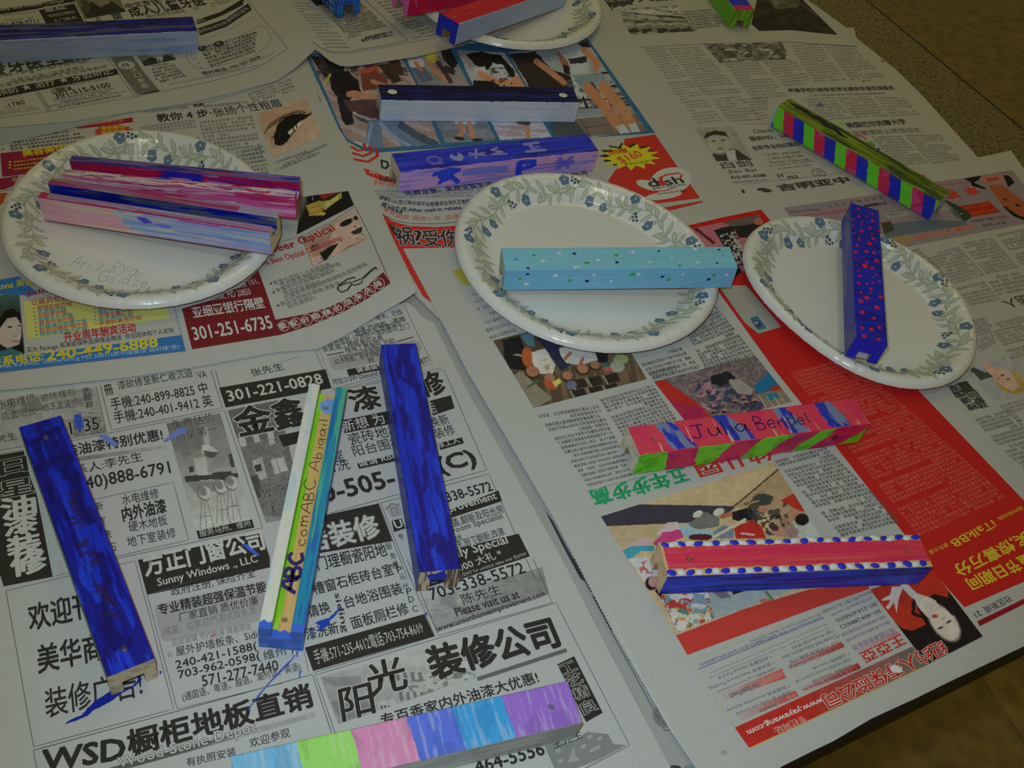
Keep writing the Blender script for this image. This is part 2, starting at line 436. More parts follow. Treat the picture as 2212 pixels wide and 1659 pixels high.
def TT(s, pts, h, col, b=0.0, it=0.0, lev=3, res=2):
    """lettering whose lower edge runs along pts and whose tops are h photo pixels away"""
    S = CUR[0]; V, F = glyphs(s, b, res)
    if len(V) == 0: return
    V0, _ = glyphs(s, 0.0, res); lo = V0.min(0); hi = V0.max(0)
    tx = (V[:, 0] - lo[0]) / (hi[0] - lo[0]); ty = (V[:, 1] - lo[1]) / (hi[1] - lo[1])
    p = px(pts); P = S.P2(p); seg = np.linalg.norm(np.diff(P, axis=0), axis=1); L = np.r_[0, np.cumsum(seg)] / seg.sum()
    # direction "up" on the page and its length for h pixels
    u = (P[-1] - P[0]) / np.linalg.norm(P[-1] - P[0]); n = np.array([-u[1], u[0]])
    m = P.mean(0); z = S.z; a = project(np.array([[*m, z], [*(m + n * .01), z]])); k = .01 * h * TR[2] / np.linalg.norm(a[1] - a[0])
    tx = tx + it * ty * (k / seg.sum())
    X = np.interp(tx, L, P[:, 0]); Y = np.interp(tx, L, P[:, 1])
    if len(P) == 2:      # linear beyond the ends too (bold outlines)
        X = P[0, 0] + tx * (P[1, 0] - P[0, 0]); Y = P[0, 1] + tx * (P[1, 1] - P[0, 1]); N = np.tile(n, (len(tx), 1))
    else:
        dx = np.gradient(P[:, 0], L); dy = np.gradient(P[:, 1], L); N = np.c_[-np.interp(tx, L, dy), np.interp(tx, L, dx)]
        N /= np.linalg.norm(N, axis=1)[:, None]
    S.put(np.c_[X, Y] + N * (ty * k)[:, None], lev, col, tris=F, dz=(np.arange(len(V)) // len(V0)) * 3e-6)

ZH = ('的一是在不了有和人这中大为上个国我以要他时来用们生到作地于出就分对成会可主发年动同工也能下过子说产种面而方后多定行学法所民得经十三之进着等部度家电力里如水化高自二理起小物现实加量都'
      '两体制机当使点从业本去把性好应开它合还因由其些然前外天政四日那社义事平形相全表间样与关各重新线内数正心反你明看原又么利比或但质气第向道命此变条只没结解问意建月公无系军很情者最立代想')
def BODY(p00, p10, p01, p11, rows, cols, col, bold=.0, size=.86, fill=.97, para=6, skip=.04, lev=3, hpx=None):
    """a column of small type: p00..p10 is the first line, p01..p11 the last"""
    S = CUR[0]; R = S.rnd
    q = S.P2(px([p00, p10, p01, p11])); A, B, D, E = q
    VV = []; FF = []; ZZ = []; n = 0
    end = R.randint(3, para)
    for r in range(rows):
        t = r / max(1, rows - 1); a = A + (D - A) * t; b = B + (E - B) * t
        u = (b - a) / cols; ul = np.linalg.norm(u); nn = np.array([-u[1], u[0]]) / ul
        rh = np.linalg.norm(D - A) / max(1, rows - 1) if rows > 1 else ul
        ch = min(rh * size, ul * 1.25)
        c0 = 0; c1 = cols
        if r == end:
            c1 = R.randint(int(cols * .3), cols); end = r + R.randint(3, para)
        elif r == end - 0 and False: pass
        if r and r - 1 == end: c0 = 2
        for c in range(c0, c1):
            if R.random() < skip: continue
            V, F = glyphs(R.choice(ZH), bold, 1)
            W = a + u * c + np.outer(V[:, 0] * .92, u) + np.outer(V[:, 1] + .12, nn * ch)
            VV.append(W); FF.append(F + n); n += len(V); ZZ.append((np.arange(len(V)) // (len(V) // (7 if bold > 0 else 1))) * 3e-6)
    if VV: S.put(np.vstack(VV), lev, col, tris=np.vstack(FF), dz=np.concatenate(ZZ))

def PH(p00, p10, p11, p01, base, paint, res=1.15, lev=1):
    """printed picture on a fine grid; paint(Painter) works in the current view's pixels"""
    S = CUR[0]; c = np.array([p00, p10, p11, p01], float)
    l1 = max(np.linalg.norm(c[1] - c[0]), np.linalg.norm(c[2] - c[3])) * TR[2]; l2 = max(np.linalg.norm(c[3] - c[0]), np.linalg.norm(c[2] - c[1])) * TR[2]
    nu = int(l1 / res) + 2; nv = int(l2 / res) + 2
    a, b = np.meshgrid(np.linspace(0, 1, nu), np.linspace(0, 1, nv), indexing='ij'); a = a[..., None]; b = b[..., None]
    G = (c[0] * (1 - a) + c[1] * a) * (1 - b) + (c[3] * (1 - a) + c[2] * a) * b
    q = .9 / TR[2]; X, Y = G[..., 0], G[..., 1]
    pa = Painter(X + 2 * q * (fbm(X / (4 * q), Y / (4 * q), 71) - .5), Y + 2 * q * (fbm(X / (4 * q), Y / (4 * q), 72) - .5), base); paint(pa)
    pa.C = pa.C * (1 + .26 * (fbm(X / (3.2 * q), Y / (3.2 * q), 73).ravel() - .5) + .32 * (fbm(X / (14 * q), Y / (14 * q), 74).ravel() - .5))[:, None]
    xy = S.P2(px(G.reshape(-1, 2))); i = np.arange(nu * nv).reshape(nu, nv)
    q = np.stack([i[:-1, :-1], i[:-1, 1:], i[1:, 1:], i[1:, :-1]], -1).reshape(-1, 4)
    S.put(xy, lev, pa.C, quads=q)
# ------------------------------------------------------------------ painted wooden sticks (channels with a slot on one side)
SW_, SH_ = 20.34, 17.45
WOOD = np.array([.46, .34, .20])
def frame(pose, Lm):
    x, y, th, z0, z1 = pose; sl = math.asin((z1 - z0) / Lm)
    a = np.array([math.cos(th) * math.cos(sl), math.sin(th) * math.cos(sl), math.sin(sl)])
    b = np.array([-math.sin(th), math.cos(th), 0]); return np.array([x, y, z0]), a, b, np.cross(a, b)

class Stick:
    """canvas u: mm along; t: mm across, t<0 the side at v=0, 0..20.3 the face, beyond that the other side"""
    def __init__(s, label, pose, paint, scale=1.0, flip=False, end0=None, end1=None, inner=None, holes=(11, 11), slot=(8.6, 7.6), res=.4, group=None):
        s.label, s.flip = label, flip; s.L = 150 * scale; s.mb = MB(); s.pose = pose
        L, W, H = s.L, SW_, SH_; c = .45; sw, sd = slot; s0, s1 = (W - sw) / 2, (W + sw) / 2
        nu = int(L / res) + 1; u = np.linspace(0, L, nu)
        def path(pts):   # [(v,w,t)...] -> dense
            P = [];
            for p, q in zip(pts[:-1], pts[1:]):
                k = max(1, int(round(math.hypot(q[0] - p[0], q[1] - p[1]) / res)))
                for j in range(k): P.append([p[i] + (q[i] - p[i]) * j / k for i in range(3)])
            P.append(list(pts[-1])); return np.array(P)
        def surf(pts, pf, holes=()):
            P = path(pts); U = np.repeat(u[:, None], len(P), 1); Tt = np.repeat(P[None, :, 2], nu, 0)
            pa = Painter(U, Tt, WOOD); pf(pa)
            X = np.stack([U, np.repeat(P[None, :, 0], nu, 0), np.repeat(P[None, :, 1], nu, 0)], -1)
            for hu, ht, hz in holes:
                r = np.hypot(U - hu, Tt - ht); m = 1 - sstep(.9, 1.5, r); X[..., 2] += hz * m
                pa.mixm((1 - sstep(.9, 1.6, r)).ravel(), WOOD * .55)
            s.mb.grid(X, pa.C)
        if not flip:
            hs = [(h, W / 2, -3.0) for h in ((holes[0], L - holes[1]) if holes else ())]
            surf([(0, 0, -H), (0, H - c, -c), (c, H, 0), (W - c, H, W), (W, H - c, W + c), (W, 0, W + H)], paint, hs)
            low = [(0, 0), (s0, 0), (s0, sd), (s1, sd), (s1, 0), (W, 0)]
            s.boxes = [((0, 0), (s0, sd)), ((s1, 0), (W, sd)), ((0, sd), (W, H))]
        else:
            surf([(0, 0, -H), (0, H, 0)], paint); surf([(W, H, W), (W, 0, W + H)], paint)
            hs = [(h, W / 2 + sd, -2.0) for h in ((holes[0], L - holes[1]) if holes else ())]
            surf([(0, H, 0), (s0, H, s0), (s0, H - sd, s0 + sd), (s1, H - sd, s1 + sd), (s1, H, s1 + 2 * sd), (W, H, W + 2 * sd)], inner or paint, hs)
            low = [(0, 0), (W, 0)]
            s.boxes = [((0, H - sd), (s0, H)), ((s1, H - sd), (W, H)), ((0, 0), (W, H - sd))]
        ic = WOOD * .9
        for (v0, w0), (v1, w1) in zip(low[:-1], low[1:]):
            s.mb.add([(0, v0, w0), (0, v1, w1), (L, v1, w1), (L, v0, w0)], ic, quads=[(0, 1, 2, 3)])
        for ue, ef in ((0, end0), (L, end1)):
            for (v0, w0), (v1, w1) in s.boxes:
                nv = int((v1 - v0) / res) + 2; nw = int((w1 - w0) / res) + 2
                vv, ww = np.meshgrid(np.linspace(v0, v1, nv), np.linspace(w0, w1, nw), indexing='ij')
                pa = Painter(vv, ww, WOOD)
                (ef or wood_end)(pa)
                s.mb.grid(np.stack([np.full_like(vv, ue), vv, ww], -1), pa.C)
        s.H, s.W = H, W
    def P3(s, u, t, h=0.0):
        """canvas -> stick space (outer faces)"""
        u = np.asarray(u, float); t = np.asarray(t, float); H, W = s.H, s.W
        f = t < 0; k = t > W; v = np.where(f, -h, np.where(k, W + h, t)); w_ = np.where(f, H + t, np.where(k, H - (t - W), H + h))
        if s.flip and not np.any(f | k): w_ = H - 7.6 + h * np.ones_like(t)    # the floor of the slot
        return np.stack([u, v, w_], -1)
    def dome(s, u, t, ru, rt, h, col, ang=0, n=14):
        a = np.linspace(0, 2 * math.pi, n, endpoint=False); c, q = math.cos(math.radians(ang)), math.sin(math.radians(ang)); V = []
        for k, (fr, fh) in enumerate(((1, 0), (.86, .5), (.55, .86), (.2, 1))):
            x = ru * fr * np.cos(a); y = rt * fr * np.sin(a)
            V.append(s.P3(u + x * c - y * q, np.clip(t + x * q + y * c, .05, s.W - .05) if 0 <= t <= s.W else t + x * q + y * c, h * fh + .04))
        V = np.array(V); s.mb.grid(np.swapaxes(V, 0, 1), np.asarray(col), closed_u=True)
        s.mb.add(V[3], col, tris=[(0, i, i + 1) for i in range(1, n - 1)])
    def hand(s, st, u0, u1, t0, h, wd, col, seed=1, lev=2):
        V, F = handwriting(st, wd / h, seed); s.mb.add(s.P3(u0 + (u1 - u0) * V[:, 0], t0 + h * V[:, 1], .05 * lev), col, quads=F)
    def text(s, st, u0, u1, t0, h, col, b=0.0, lev=1, skew=0.0):
        V, F = glyphs(st, b, 3); lo = V.min(0); hi = V.max(0); x = (V[:, 0] - lo[0]) / (hi[0] - lo[0]); y = (V[:, 1] - lo[1]) / (hi[1] - lo[1])
        s.mb.add(s.P3(u0 + (u1 - u0) * x + skew * y, t0 + h * y, .05 * lev), col, tris=F)
    def build(s, name='painted_wooden_stick'):
        mb = s.mb; o = mb.build(name, M_PAINT)
        org, a, b, n = frame(s.pose, s.L / 1000)
        M = Matrix.Identity(4)
        for i in range(3): M[i][0] = a[i]; M[i][1] = b[i]; M[i][2] = n[i]; M[i][3] = org[i]
        co = np.zeros(len(o.data.vertices) * 3, np.float32); o.data.vertices.foreach_get('co', co); o.data.vertices.foreach_set('co', co * .001); o.data.update()
        o.matrix_world = M
        tag(o, s.label, 'wooden stick'); return o

def wood_end(p):
    p.noise(1.2, 9, WOOD * .45, .5, .62, .7, seed=4)
def solid(col, dark=None, seed=2):
    def f(p):
        p.C[:] = col
        if dark is not None: p.noise(4, 2.5, dark, .5, .7, .7, seed=seed)
    return f

# ------------------------------------------------------------------ paper plates with a printed vine
PW = np.array([.90, .89, .82])
class Plate:
    prof = [(0, .0008), (.30, .0008), (.62, .0008), (.70, .0009), (.735, .0014), (.765, .0027), (.805, .0056), (.845, .0084), (.88, .0106), (.912, .0119),
            (.94, .0123), (.965, .0117), (.985, .0103), (1.0, .0080), (.992, .0074), (.97, .0104), (.94, .0112), (.90, .0104), (.82, .0056), (.765, .0014), (.70, .0002), (.55, 0), (0, 0)]
    def __init__(s, label, cx, cy, z0, R, k=(0, 0, 0, 0), rot=0.0, tilt=(0, 0), seed=1):
        s.label, s.c, s.z0, s.R, s.k, s.rot, s.tilt = label, (cx, cy), z0, R, k, rot, tilt; s.mb = MB(); s.rnd = random.Random(seed)
        pr = []
        for (r0, z0_), (r1, z1_) in zip(s.prof[:-1], s.prof[1:]):
            n = 3 if max(r0, r1) > .6 else 2
            for j in range(n): pr.append((r0 + (r1 - r0) * j / n, z0_ + (z1_ - z0_) * j / n))
        pr.append(s.prof[-1]); s.pr = np.array(pr); nf = 288
        ph = np.linspace(0, 2 * math.pi, nf, endpoint=False)
        RR = np.repeat(s.pr[None, :, 0], nf, 0); ZZ = np.repeat(s.pr[None, :, 1], nf, 0); FF = np.repeat(ph[:, None], len(s.pr), 1)
        fl = .0003 * sstep(.70, .9, RR) * np.sign(np.sin(FF * 24)) * np.abs(np.sin(FF * 24)) ** .3 * 0
        g = np.exp(-((np.mod(FF * 36 / math.pi / 2, 1) - .5) ** 2) / .004) * .00035 * sstep(.72, .86, RR)    # pressed pleats
        s.mb.grid(s.pos(FF, RR, ZZ + fl - g), PW, closed_u=True)
        s.vine()
    def pos(s, ph, r, z):
        a = s.k; Rr = s.R * r + (a[0] * np.cos(2 * ph) + a[1] * np.sin(2 * ph) + a[2] * np.cos(3 * ph) + a[3] * np.sin(3 * ph)) * r
        x = s.c[0] + Rr * np.cos(ph); y = s.c[1] + Rr * np.sin(ph)
        return np.stack([x, y, s.z0 + z + (x - s.c[0]) * s.tilt[0] + (y - s.c[1]) * s.tilt[1]], -1)
    def ztop(s, r):
        n = [i for i, p in enumerate(s.prof) if p[0] == 1.0][0]
        P = np.array(s.prof[:n + 1]); return np.interp(r, P[:, 0], P[:, 1])
    def mark(s, pts, col, lev=1):
        """filled printed shape; pts in (mm along the rim, mm outward from the middle of the band)"""
        P = densify(np.asarray(pts, float), 2.0); Rm = s.R * 1000 * .822; P[:, 1] *= 1.08; c = P.mean(0)
        V = np.vstack([P, (P + c) / 2, c[None]]); ph = s.rot + V[:, 0] / Rm; r = .822 + V[:, 1] / (s.R * 1000)
        n = len(P); tr = []
        for i in range(n):
            j = (i + 1) % n; tr += [(i, j, n + j), (i, n + j, n + i), (n + i, n + j, 2 * n)]
        s.mb.add(s.pos(ph, r, s.ztop(r) + .00012 + .00004 * lev), col, tris=tr)
    def line(s, pts, wd, col, lev=1):
        P = np.array(pts, float); P[:, 1] *= 1.08; d = np.gradient(P, axis=0); d /= np.linalg.norm(d, axis=1)[:, None] + 1e-9; n = np.c_[-d[:, 1], d[:, 0]] * wd / 2
        V = np.stack([P - n, P + n], 1).reshape(-1, 2); i = np.arange(len(P) - 1) * 2; ph = s.rot + V[:, 0] / (s.R * 822); r = .822 + V[:, 1] / (s.R * 1000)
        s.mb.add(s.pos(ph, r, s.ztop(r) + .0001 + .00004 * lev), col, quads=np.stack([i, i + 2, i + 3, i + 1], 1))
    def vine(s):
        G = np.array([.50, .55, .40]); G2 = np.array([.68, .70, .57]); Bf = np.array([.15, .235, .36]); Bb = np.array([.055, .09, .16])
        Rm = s.R * 822; circ = 2 * math.pi * Rm; n = 9; per = circ / n
        x = np.linspace(0, circ, n * 40 + 1); s.line(np.c_[x, 2.6 * np.sin(x / per * 2 * math.pi)], .55, G)
        def leaf(x0, y0, ang, l, wd):
            l *= 1.12; wd *= 1.12
            t = np.linspace(0, 1, 9); a = math.radians(ang); hw = wd * np.sin(t * math.pi) ** .8 * (1 - .25 * t)
            up = np.c_[t * l, hw]; dn = np.c_[t[::-1] * l, -hw[::-1]]; L = np.vstack([up, dn[1:-1]])
            rot = np.array([[math.cos(a), math.sin(a)], [-math.sin(a), math.cos(a)]]); o = np.array([x0, y0])
            s.mark(L @ rot + o, G, 2); s.mark((L * [.66, .5] + [l * .2, 0]) @ rot + o, G2, 3)
        def flower(x0, y0, r, a0):
            for k in range(5):
                a = math.radians(a0 + 72 * k); t = np.linspace(0, 2 * math.pi, 12, endpoint=False)
                s.mark(np.c_[x0 + r * .58 * math.cos(a) + r * .50 * np.cos(t), y0 + r * .58 * math.sin(a) + r * .50 * np.sin(t)], Bf, 4)
            t = np.linspace(0, 2 * math.pi, 10, endpoint=False); s.mark(np.c_[x0 + r * .5 * np.cos(t), y0 + r * .5 * np.sin(t)], Bf, 5); s.mark(np.c_[x0 + r * .17 * np.cos(t), y0 + r * .17 * np.sin(t)], PW, 6)
        def dots(x0, y0):
            t = np.linspace(0, 2 * math.pi, 10, endpoint=False)
            for dx, dy in ((0, 0), (1.9, 1.5), (3.9, 2.7), (2.4, -.9), (4.4, .3)): s.mark(np.c_[x0 + dx + (.9) * np.cos(t), y0 + dy + .9 * np.sin(t)], Bb, 4)
        def curl(x0, y0, sg):
            t = np.linspace(0, 9, 26); r = 1.8 * (1 - t / 11); s.line(np.c_[x0 + r * np.cos(t), y0 + sg * r * np.sin(t)], .3, G, 1)
        for i in range(n):
            o = i * per; y = lambda q: 2.6 * math.sin(2 * math.pi * q)
            for q, ang, l, wd in ((.02, 70, 8, 1.5), (.06, -40, 8.5, 1.6), (.10, 38, 8.5, 1.6), (.20, -58, 7.5, 1.5), (.22, 24, 9, 1.7), (.26, 78, 7, 1.4), (.36, -30, 8.5, 1.6), (.40, -72, 8, 1.6), (.44, 34, 8, 1.5), (.46, -14, 9, 1.7), (.58, -60, 7.5, 1.5), (.60, 64, 7, 1.4), (.63, 24, 8.5, 1.6), (.74, -66, 7.5, 1.5), (.78, -26, 9, 1.7), (.82, 58, 8.5, 1.6), (.88, -50, 7, 1.4), (.93, 22, 7.5, 1.4)):
                leaf(o + q * per, y(q), ang, l, wd)
            flower(o + .15 * per, y(.15) - 6.4, 3.3, 10 + i * 23); flower(o + .53 * per, 5.6, 3.4, 40 + i * 17)
            if i % 2: flower(o + .92 * per, -5.8, 3.0, i * 31)
            dots(o + .34 * per, -4.6 if i % 2 else 5.2); curl(o + .33 * per, 6.0 if i % 2 else -3.4, 1 if i % 2 else -1); curl(o + .72 * per, 2.2, 1)
    def write(s, st, p0, p1, h, col, b=0.0, it=0.0):
        """handwriting on the flat middle, placed by photo points"""
        V, F = handwriting(st, b, len(st)); z = s.z0 + .0008 + .00025
        A, B = unproj(*p0, z), unproj(*p1, z); u = (B - A); n = np.array([-u[1], u[0]]) / np.linalg.norm(u)
        q = project(np.array([[*A, z], [*(A + n * .01), z]])); k = .01 * h / np.linalg.norm(q[1] - q[0])
        P = A + np.outer(V[:, 0] + it * V[:, 1], u) + np.outer(V[:, 1] * k, n); s.mb.add(np.c_[P, np.full(len(P), z)], col, quads=F)
    def build(s):
        V0 = np.array([s.c[0], s.c[1], s.z0])
        o = s.mb.build('paper_plate', M_PLATE, smooth=True); co = np.zeros(len(o.data.vertices) * 3, np.float32); o.data.vertices.foreach_get('co', co)
        o.data.vertices.foreach_set('co', (co.reshape(-1, 3) - V0).astype(np.float32).ravel()); o.data.update(); o.location = V0
        tag(o, s.label, 'paper plate'); return o
# ================================================================== the newspapers, lowest first
def bump(x, y, amp, sig):
    q = unproj(x, y); return (q[0], q[1], amp, sig)
def UB(a, b, c, d, rows, cols, col, **k):
    """small type printed upside down as seen from here; a b c d = far left, far right, near left, near right"""
    BODY(d, c, b, a, rows, cols, col, **k)
def serrate(a, b, tooth=7.5, amp=2.4):
    """saw-cut paper edge between two photo points"""
    a = np.array(a, float); b = np.array(b, float); n = int(np.linalg.norm(b - a) / tooth); d = (b - a) / n; m = np.array([-d[1], d[0]]) / np.linalg.norm(d)
    out = []
    for i in range(n): out += [tuple(a + d * i - m * amp * .5), tuple(a + d * (i + .5) + m * amp * .5)]
    return out
def star(cx, cy, rx, ry, n, inner=.66, rot=0):
    out = []
    for i in range(2 * n):
        a = math.pi * i / n + rot; r = 1 if i % 2 == 0 else inner; out.append((cx + rx * r * math.cos(a), cy + ry * r * math.sin(a)))
    return out
SER = [(871, 538), (934, 655), (1008, 800), (1080, 922), (1199, 1125), (1264, 1250), (1324, 1364), (1392, 1480), (1443, 1570), (1500, 1652), (1540, 1720)]
_ser = []
for p, q in zip(SER[:-1], SER[1:]): _ser += serrate(p, q)

# ---- page seen only as a strip; shade between raised pages put into its paper colour
sheet('newspaper', 'newspaper page showing only as a narrow strip darkened by painted shade beside the saw-toothed paper edge',
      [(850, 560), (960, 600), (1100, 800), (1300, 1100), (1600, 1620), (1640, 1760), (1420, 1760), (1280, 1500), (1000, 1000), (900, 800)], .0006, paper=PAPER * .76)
ref(128, 122, 112); K = C(40, 38, 33)
at(1080, 800); Q([(360, 1120), (420, 1200), (520, 1390), (700, 1700), (640, 1660), (500, 1400), (400, 1200)], K)
at(1080, 1209)
Q([(585, -10), (620, 0), (760, 255), (720, 262)], C(58, 54, 48)); Q([(733, 288), (800, 280), (925, 570), (885, 572)], K)
LN([(885, 572), (1310, 1360), (1420, 1362)], 5, K); T('A', [(915, 622), (945, 618)], 40, K)
EL(1290, 1250, 90, 70, C(88, 84, 76), ang=60); Q([(1020, 780), (1040, 790), (1035, 805), (1018, 798)], K)
at(0, 0, 1); Q([(1438, 1666), (1444, 1656), (1456, 1653), (1468, 1655), (1480, 1668)], K); Q([(1448, 1668), (1453, 1659), (1466, 1660), (1474, 1668)], C(120, 95, 45), 2); Q([(1478, 1655), (1499, 1650), (1502, 1668), (1480, 1668)], C(80, 92, 92))
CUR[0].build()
# ---- far right: text columns in black and white
sheet('newspaper', 'newspaper page of small text columns with a portrait advertisement, nearest the bare table',
      [(1330, 40), (1845, 60), (1850, 82), (1883, 108), (1937, 152), (1997, 211), (2073, 296), (2120, 348), (2150, 400), (2000, 480), (1640, 560), (1420, 200)], .0010)
ref(112, 104, 78); K = C(42, 38, 22); G = C(78, 70, 48); G3 = C(70, 62, 42)
at(1080, 0)
BODY((1155, 402), (1315, 387), (1335, 632), (1490, 610), 12, 10, G); BODY((1340, 672), (1530, 652), (1570, 985), (1780, 965), 15, 12, G)
BODY((1350, 400), (1595, 382), (1630, 765), (1925, 738), 18, 15, G); BODY((1690, 800), (1945, 780), (1830, 975), (2100, 955), 9, 14, G)
def man(p):
    p.noise(60, 60, C(95, 88, 62), .4, .7, .6)
    p.poly([(1690, 1230), (1760, 1190), (1880, 1190), (1990, 1260), (2040, 1300), (1700, 1300)], C(40, 36, 22)); p.poly([(1790, 1200), (1870, 1195), (1890, 1300), (1830, 1300)], C(120, 112, 88))
    p.ell(1745, 1130, 88, 100, C(110, 100, 72), ang=-12); p.poly([(1625, 1110), (1640, 1060), (1720, 1038), (1800, 1055), (1830, 1120), (1800, 1085), (1700, 1075)], C(36, 32, 18)); p.ell(1700, 1125, 20, 6, C(55, 48, 30)); p.ell(1775, 1120, 20, 6, C(55, 48, 30)); p.ell(1755, 1185, 28, 6, C(70, 60, 40))
PH((1555, 1020), (1850, 1005), (2015, 1272), (1725, 1285), C(102, 95, 70), man)
T('白剑', [(1780, 1345), (2020, 1325)], 62, K, b=.01); T('Jian Bai', [(1825, 1388), (2050, 1372)], 38, K, it=.05); T('410-491-0388', [(1843, 1428), (2125, 1408)], 28, K, b=.02); T('ljqqbai@gmail.com', [(1858, 1465), (2140, 1442)], 26, G3)
Q([(1920, 1515), (1940, 1508), (1955, 1540), (1935, 1545)], K); EL(2105, 1515, 60, 16, K, ang=8)
def bridge(p):
    p.noise(60, 25, C(120, 112, 88), .45, .62, .9, seed=5); p.noise(45, 18, C(45, 40, 24), .5, .6, .9, seed=9); p.noise(90, 14, C(62, 56, 36), .5, .6, .7, seed=12)
PH((1618, 352), (2240, 335), (2315, 472), (1752, 502), C(80, 74, 52), bridge)
at(1612, 0)
BODY((-165, 522), (105, 508), (55, 790), (330, 770), 13, 15, G); BODY((145, 512), (395, 492), (305, 690), (540, 662), 9, 14, G)
BODY((355, 375), (590, 363), (545, 655), (800, 640), 14, 14, G); BODY((610, 365), (850, 378), (835, 640), (1110, 612), 13, 14, G)
T('声援学校为新移民学生提供华语双语服务', [(345, 738), (1190, 715)], 40, K, b=.03, res=1); T('CCACC语言学校家长与学生家长代表同声要求', [(505, 770), (1110, 752)], 20, G3, res=1)
T('杨文', [(925, 655), (1000, 648)], 18, G3)
BODY((455, 805), (700, 788), (600, 962), (860, 945), 8, 14, G); BODY((735, 795), (990, 780), (870, 942), (1135, 925), 8, 14, G); BODY((1030, 785), (1270, 795), (1150, 930), (1385, 915), 7, 13, G)
T('美国巴尔的摩大学', [(815, 1022), (1285, 988)], 56, K, b=.02); T('公共管理硕士项目招生', [(800, 1085), (1400, 1050)], 46, G3)
BODY((1010, 1105), (1245, 1095), (1195, 1325), (1460, 1305), 11, 13, G); BODY((1275, 1090), (1560, 1088), (1475, 1310), (1720, 1275), 11, 14, G)
BODY((20, 800), (180, 790), (80, 960), (180, 940), 8, 8, G)
LN([(-40, 990), (200, 985)], 3, G); LN([(-30, 1470), (640, 1395), (800, 1370)], 3, G)
T('Clients', [(65, 1062), (220, 1050)], 36, K); T('服务MD、VA', [(40, 1125), (345, 1098)], 42, K, b=.02); T('全职专业经纪服务', [(60, 1200), (435, 1162)], 42, K, b=.02)
for s, a, b_, h in (('Tel:301-309-8859', (150, 1245), (440, 1222), 24), ('1-800-908-5188', (185, 1275), (460, 1250), 24), ('Fax:301-738-6188', (195, 1306), (505, 1280), 24), ('451 Hungerford Dr. Suite 450', (185, 1332), (545, 1293), 18), ('Rockville, MD 20850', (265, 1352), (520, 1322), 18)): T(s, [a, b_], h, G3)
LN([(525, 1360), (575, 1345), (630, 1375), (630, 1398), (535, 1400), (525, 1360)], 9, G3); LN([(555, 1370), (600, 1368)], 6, G3); LN([(558, 1385), (604, 1383)], 6, G3)
LN([(235, 1385), (425, 1372), (460, 1415), (270, 1432)], 3, G3, closed=True); T('H', [(265, 1415), (300, 1410)], 30, K, b=.02); T('MLS', [(340, 1425), (415, 1415)], 28, K, b=.04)
T('吉明亚中', [(275, 1525), (835, 1455)], 64, K, b=.06)
Q([(1070, 485), (1085, 480), (1102, 488), (1085, 494)], C(165, 45, 60), 5); Q([(550, 850), (585, 818), (615, 840), (575, 848)], C(50, 55, 62), 5)
Q([(705, 990), (730, 980), (735, 1005), (712, 1008)], C(95, 120, 30), 5); Q([(740, 975), (775, 968), (780, 985), (755, 988)], C(95, 120, 30), 5)
LN([(850, 1085), (910, 1082), (960, 1112)], 14, C(150, 40, 60), 5); Q([(910, 1130), (1000, 1130), (1030, 1165), (985, 1180), (930, 1150)], C(72, 85, 30), 5); Q([(1020, 1190), (1060, 1180), (1065, 1195), (1040, 1200)], C(28, 30, 60), 5); Q([(1130, 1265), (1160, 1258), (1170, 1275), (1140, 1278)], C(165, 30, 60), 5)
CUR[0].build()

# ---- far right, folded edge lying over it
sheet('newspaper', 'newspaper edge with a large dark photograph, under the green striped stick end',
      [(1290, -60), (1690, -60), (1745, 0), (1790, 32), (1837, 66), (1852, 99), (1780, 95), (1707, 90), (1612, 92), (1517, 94), (1381, 101), (1340, 60)], .0018)
ref(118, 108, 80)
at(1080, 0)
Q([(790, -20), (840, -20), (1080, -20), (1065, 15), (1050, 22), (1060, 40), (1010, 38), (985, 55), (950, 45), (905, 68), (890, 45), (850, 40), (860, 20)], K)
T('USE OUT', [(835, 20), (1040, 8)], 34, C(125, 115, 88)); T('大品大使', [(1105, 18), (1650, -12)], 80, K, b=.02)
def train(p):
    p.poly([(930, 90), (1420, 60), (1480, 130), (1000, 110)], C(128, 118, 92)); p.stroke([(1060, 40), (1500, 130)], 6, C(70, 62, 42)); p.stroke([(960, 95), (1480, 150)], 8, C(60, 54, 34))
    p.poly([(1240, 118), (1440, 130), (1480, 152), (1260, 135)], C(50, 45, 26)); p.stroke([(990, 165), (1490, 175)], 22, C(82, 74, 52)); p.ell(1120, 178, 40, 8, C(50, 45, 28)); p.ell(1330, 176, 40, 8, C(50, 45, 28))
    p.poly([(1010, 212), (1540, 200), (1570, 240), (1040, 262)], C(92, 84, 60))
    for x in (1015, 1120, 1245, 1345, 1440): p.poly([(x, 235), (x + 75, 222), (x + 100, 250), (x + 20, 272)], C(38, 34, 18), wob=(6, 20))
    p.noise(30, 9, C(52, 46, 28), .56, .66, .7, seed=3)
PH((930, 75), (1400, 40), (1570, 248), (1040, 278), C(112, 102, 76), train)
BODY((1465, 105), (1690, 88), (1560, 232), (1830, 205), 7, 12, C(60, 54, 34), bold=.01)
at(1612, 0)
def lobby(p):
    p.poly([(150, -40), (430, -40), (420, 60), (230, 75)], C(66, 60, 38)); p.poly([(180, -40), (330, -40), (330, 25), (230, 40)], C(88, 80, 55)); p.stroke([(330, -40), (480, 60), (560, 120)], 14, C(58, 52, 32)); p.noise(70, 16, C(46, 40, 20), .5, .6, .6, seed=8)
PH((90, -20), (430, -20), (728, 277), (40, 190), C(32, 28, 14), lobby)
Q([(40, 190), (380, 232), (728, 277), (560, 262), (370, 240), (104, 247)], C(32, 28, 14))
CUR[0].build()

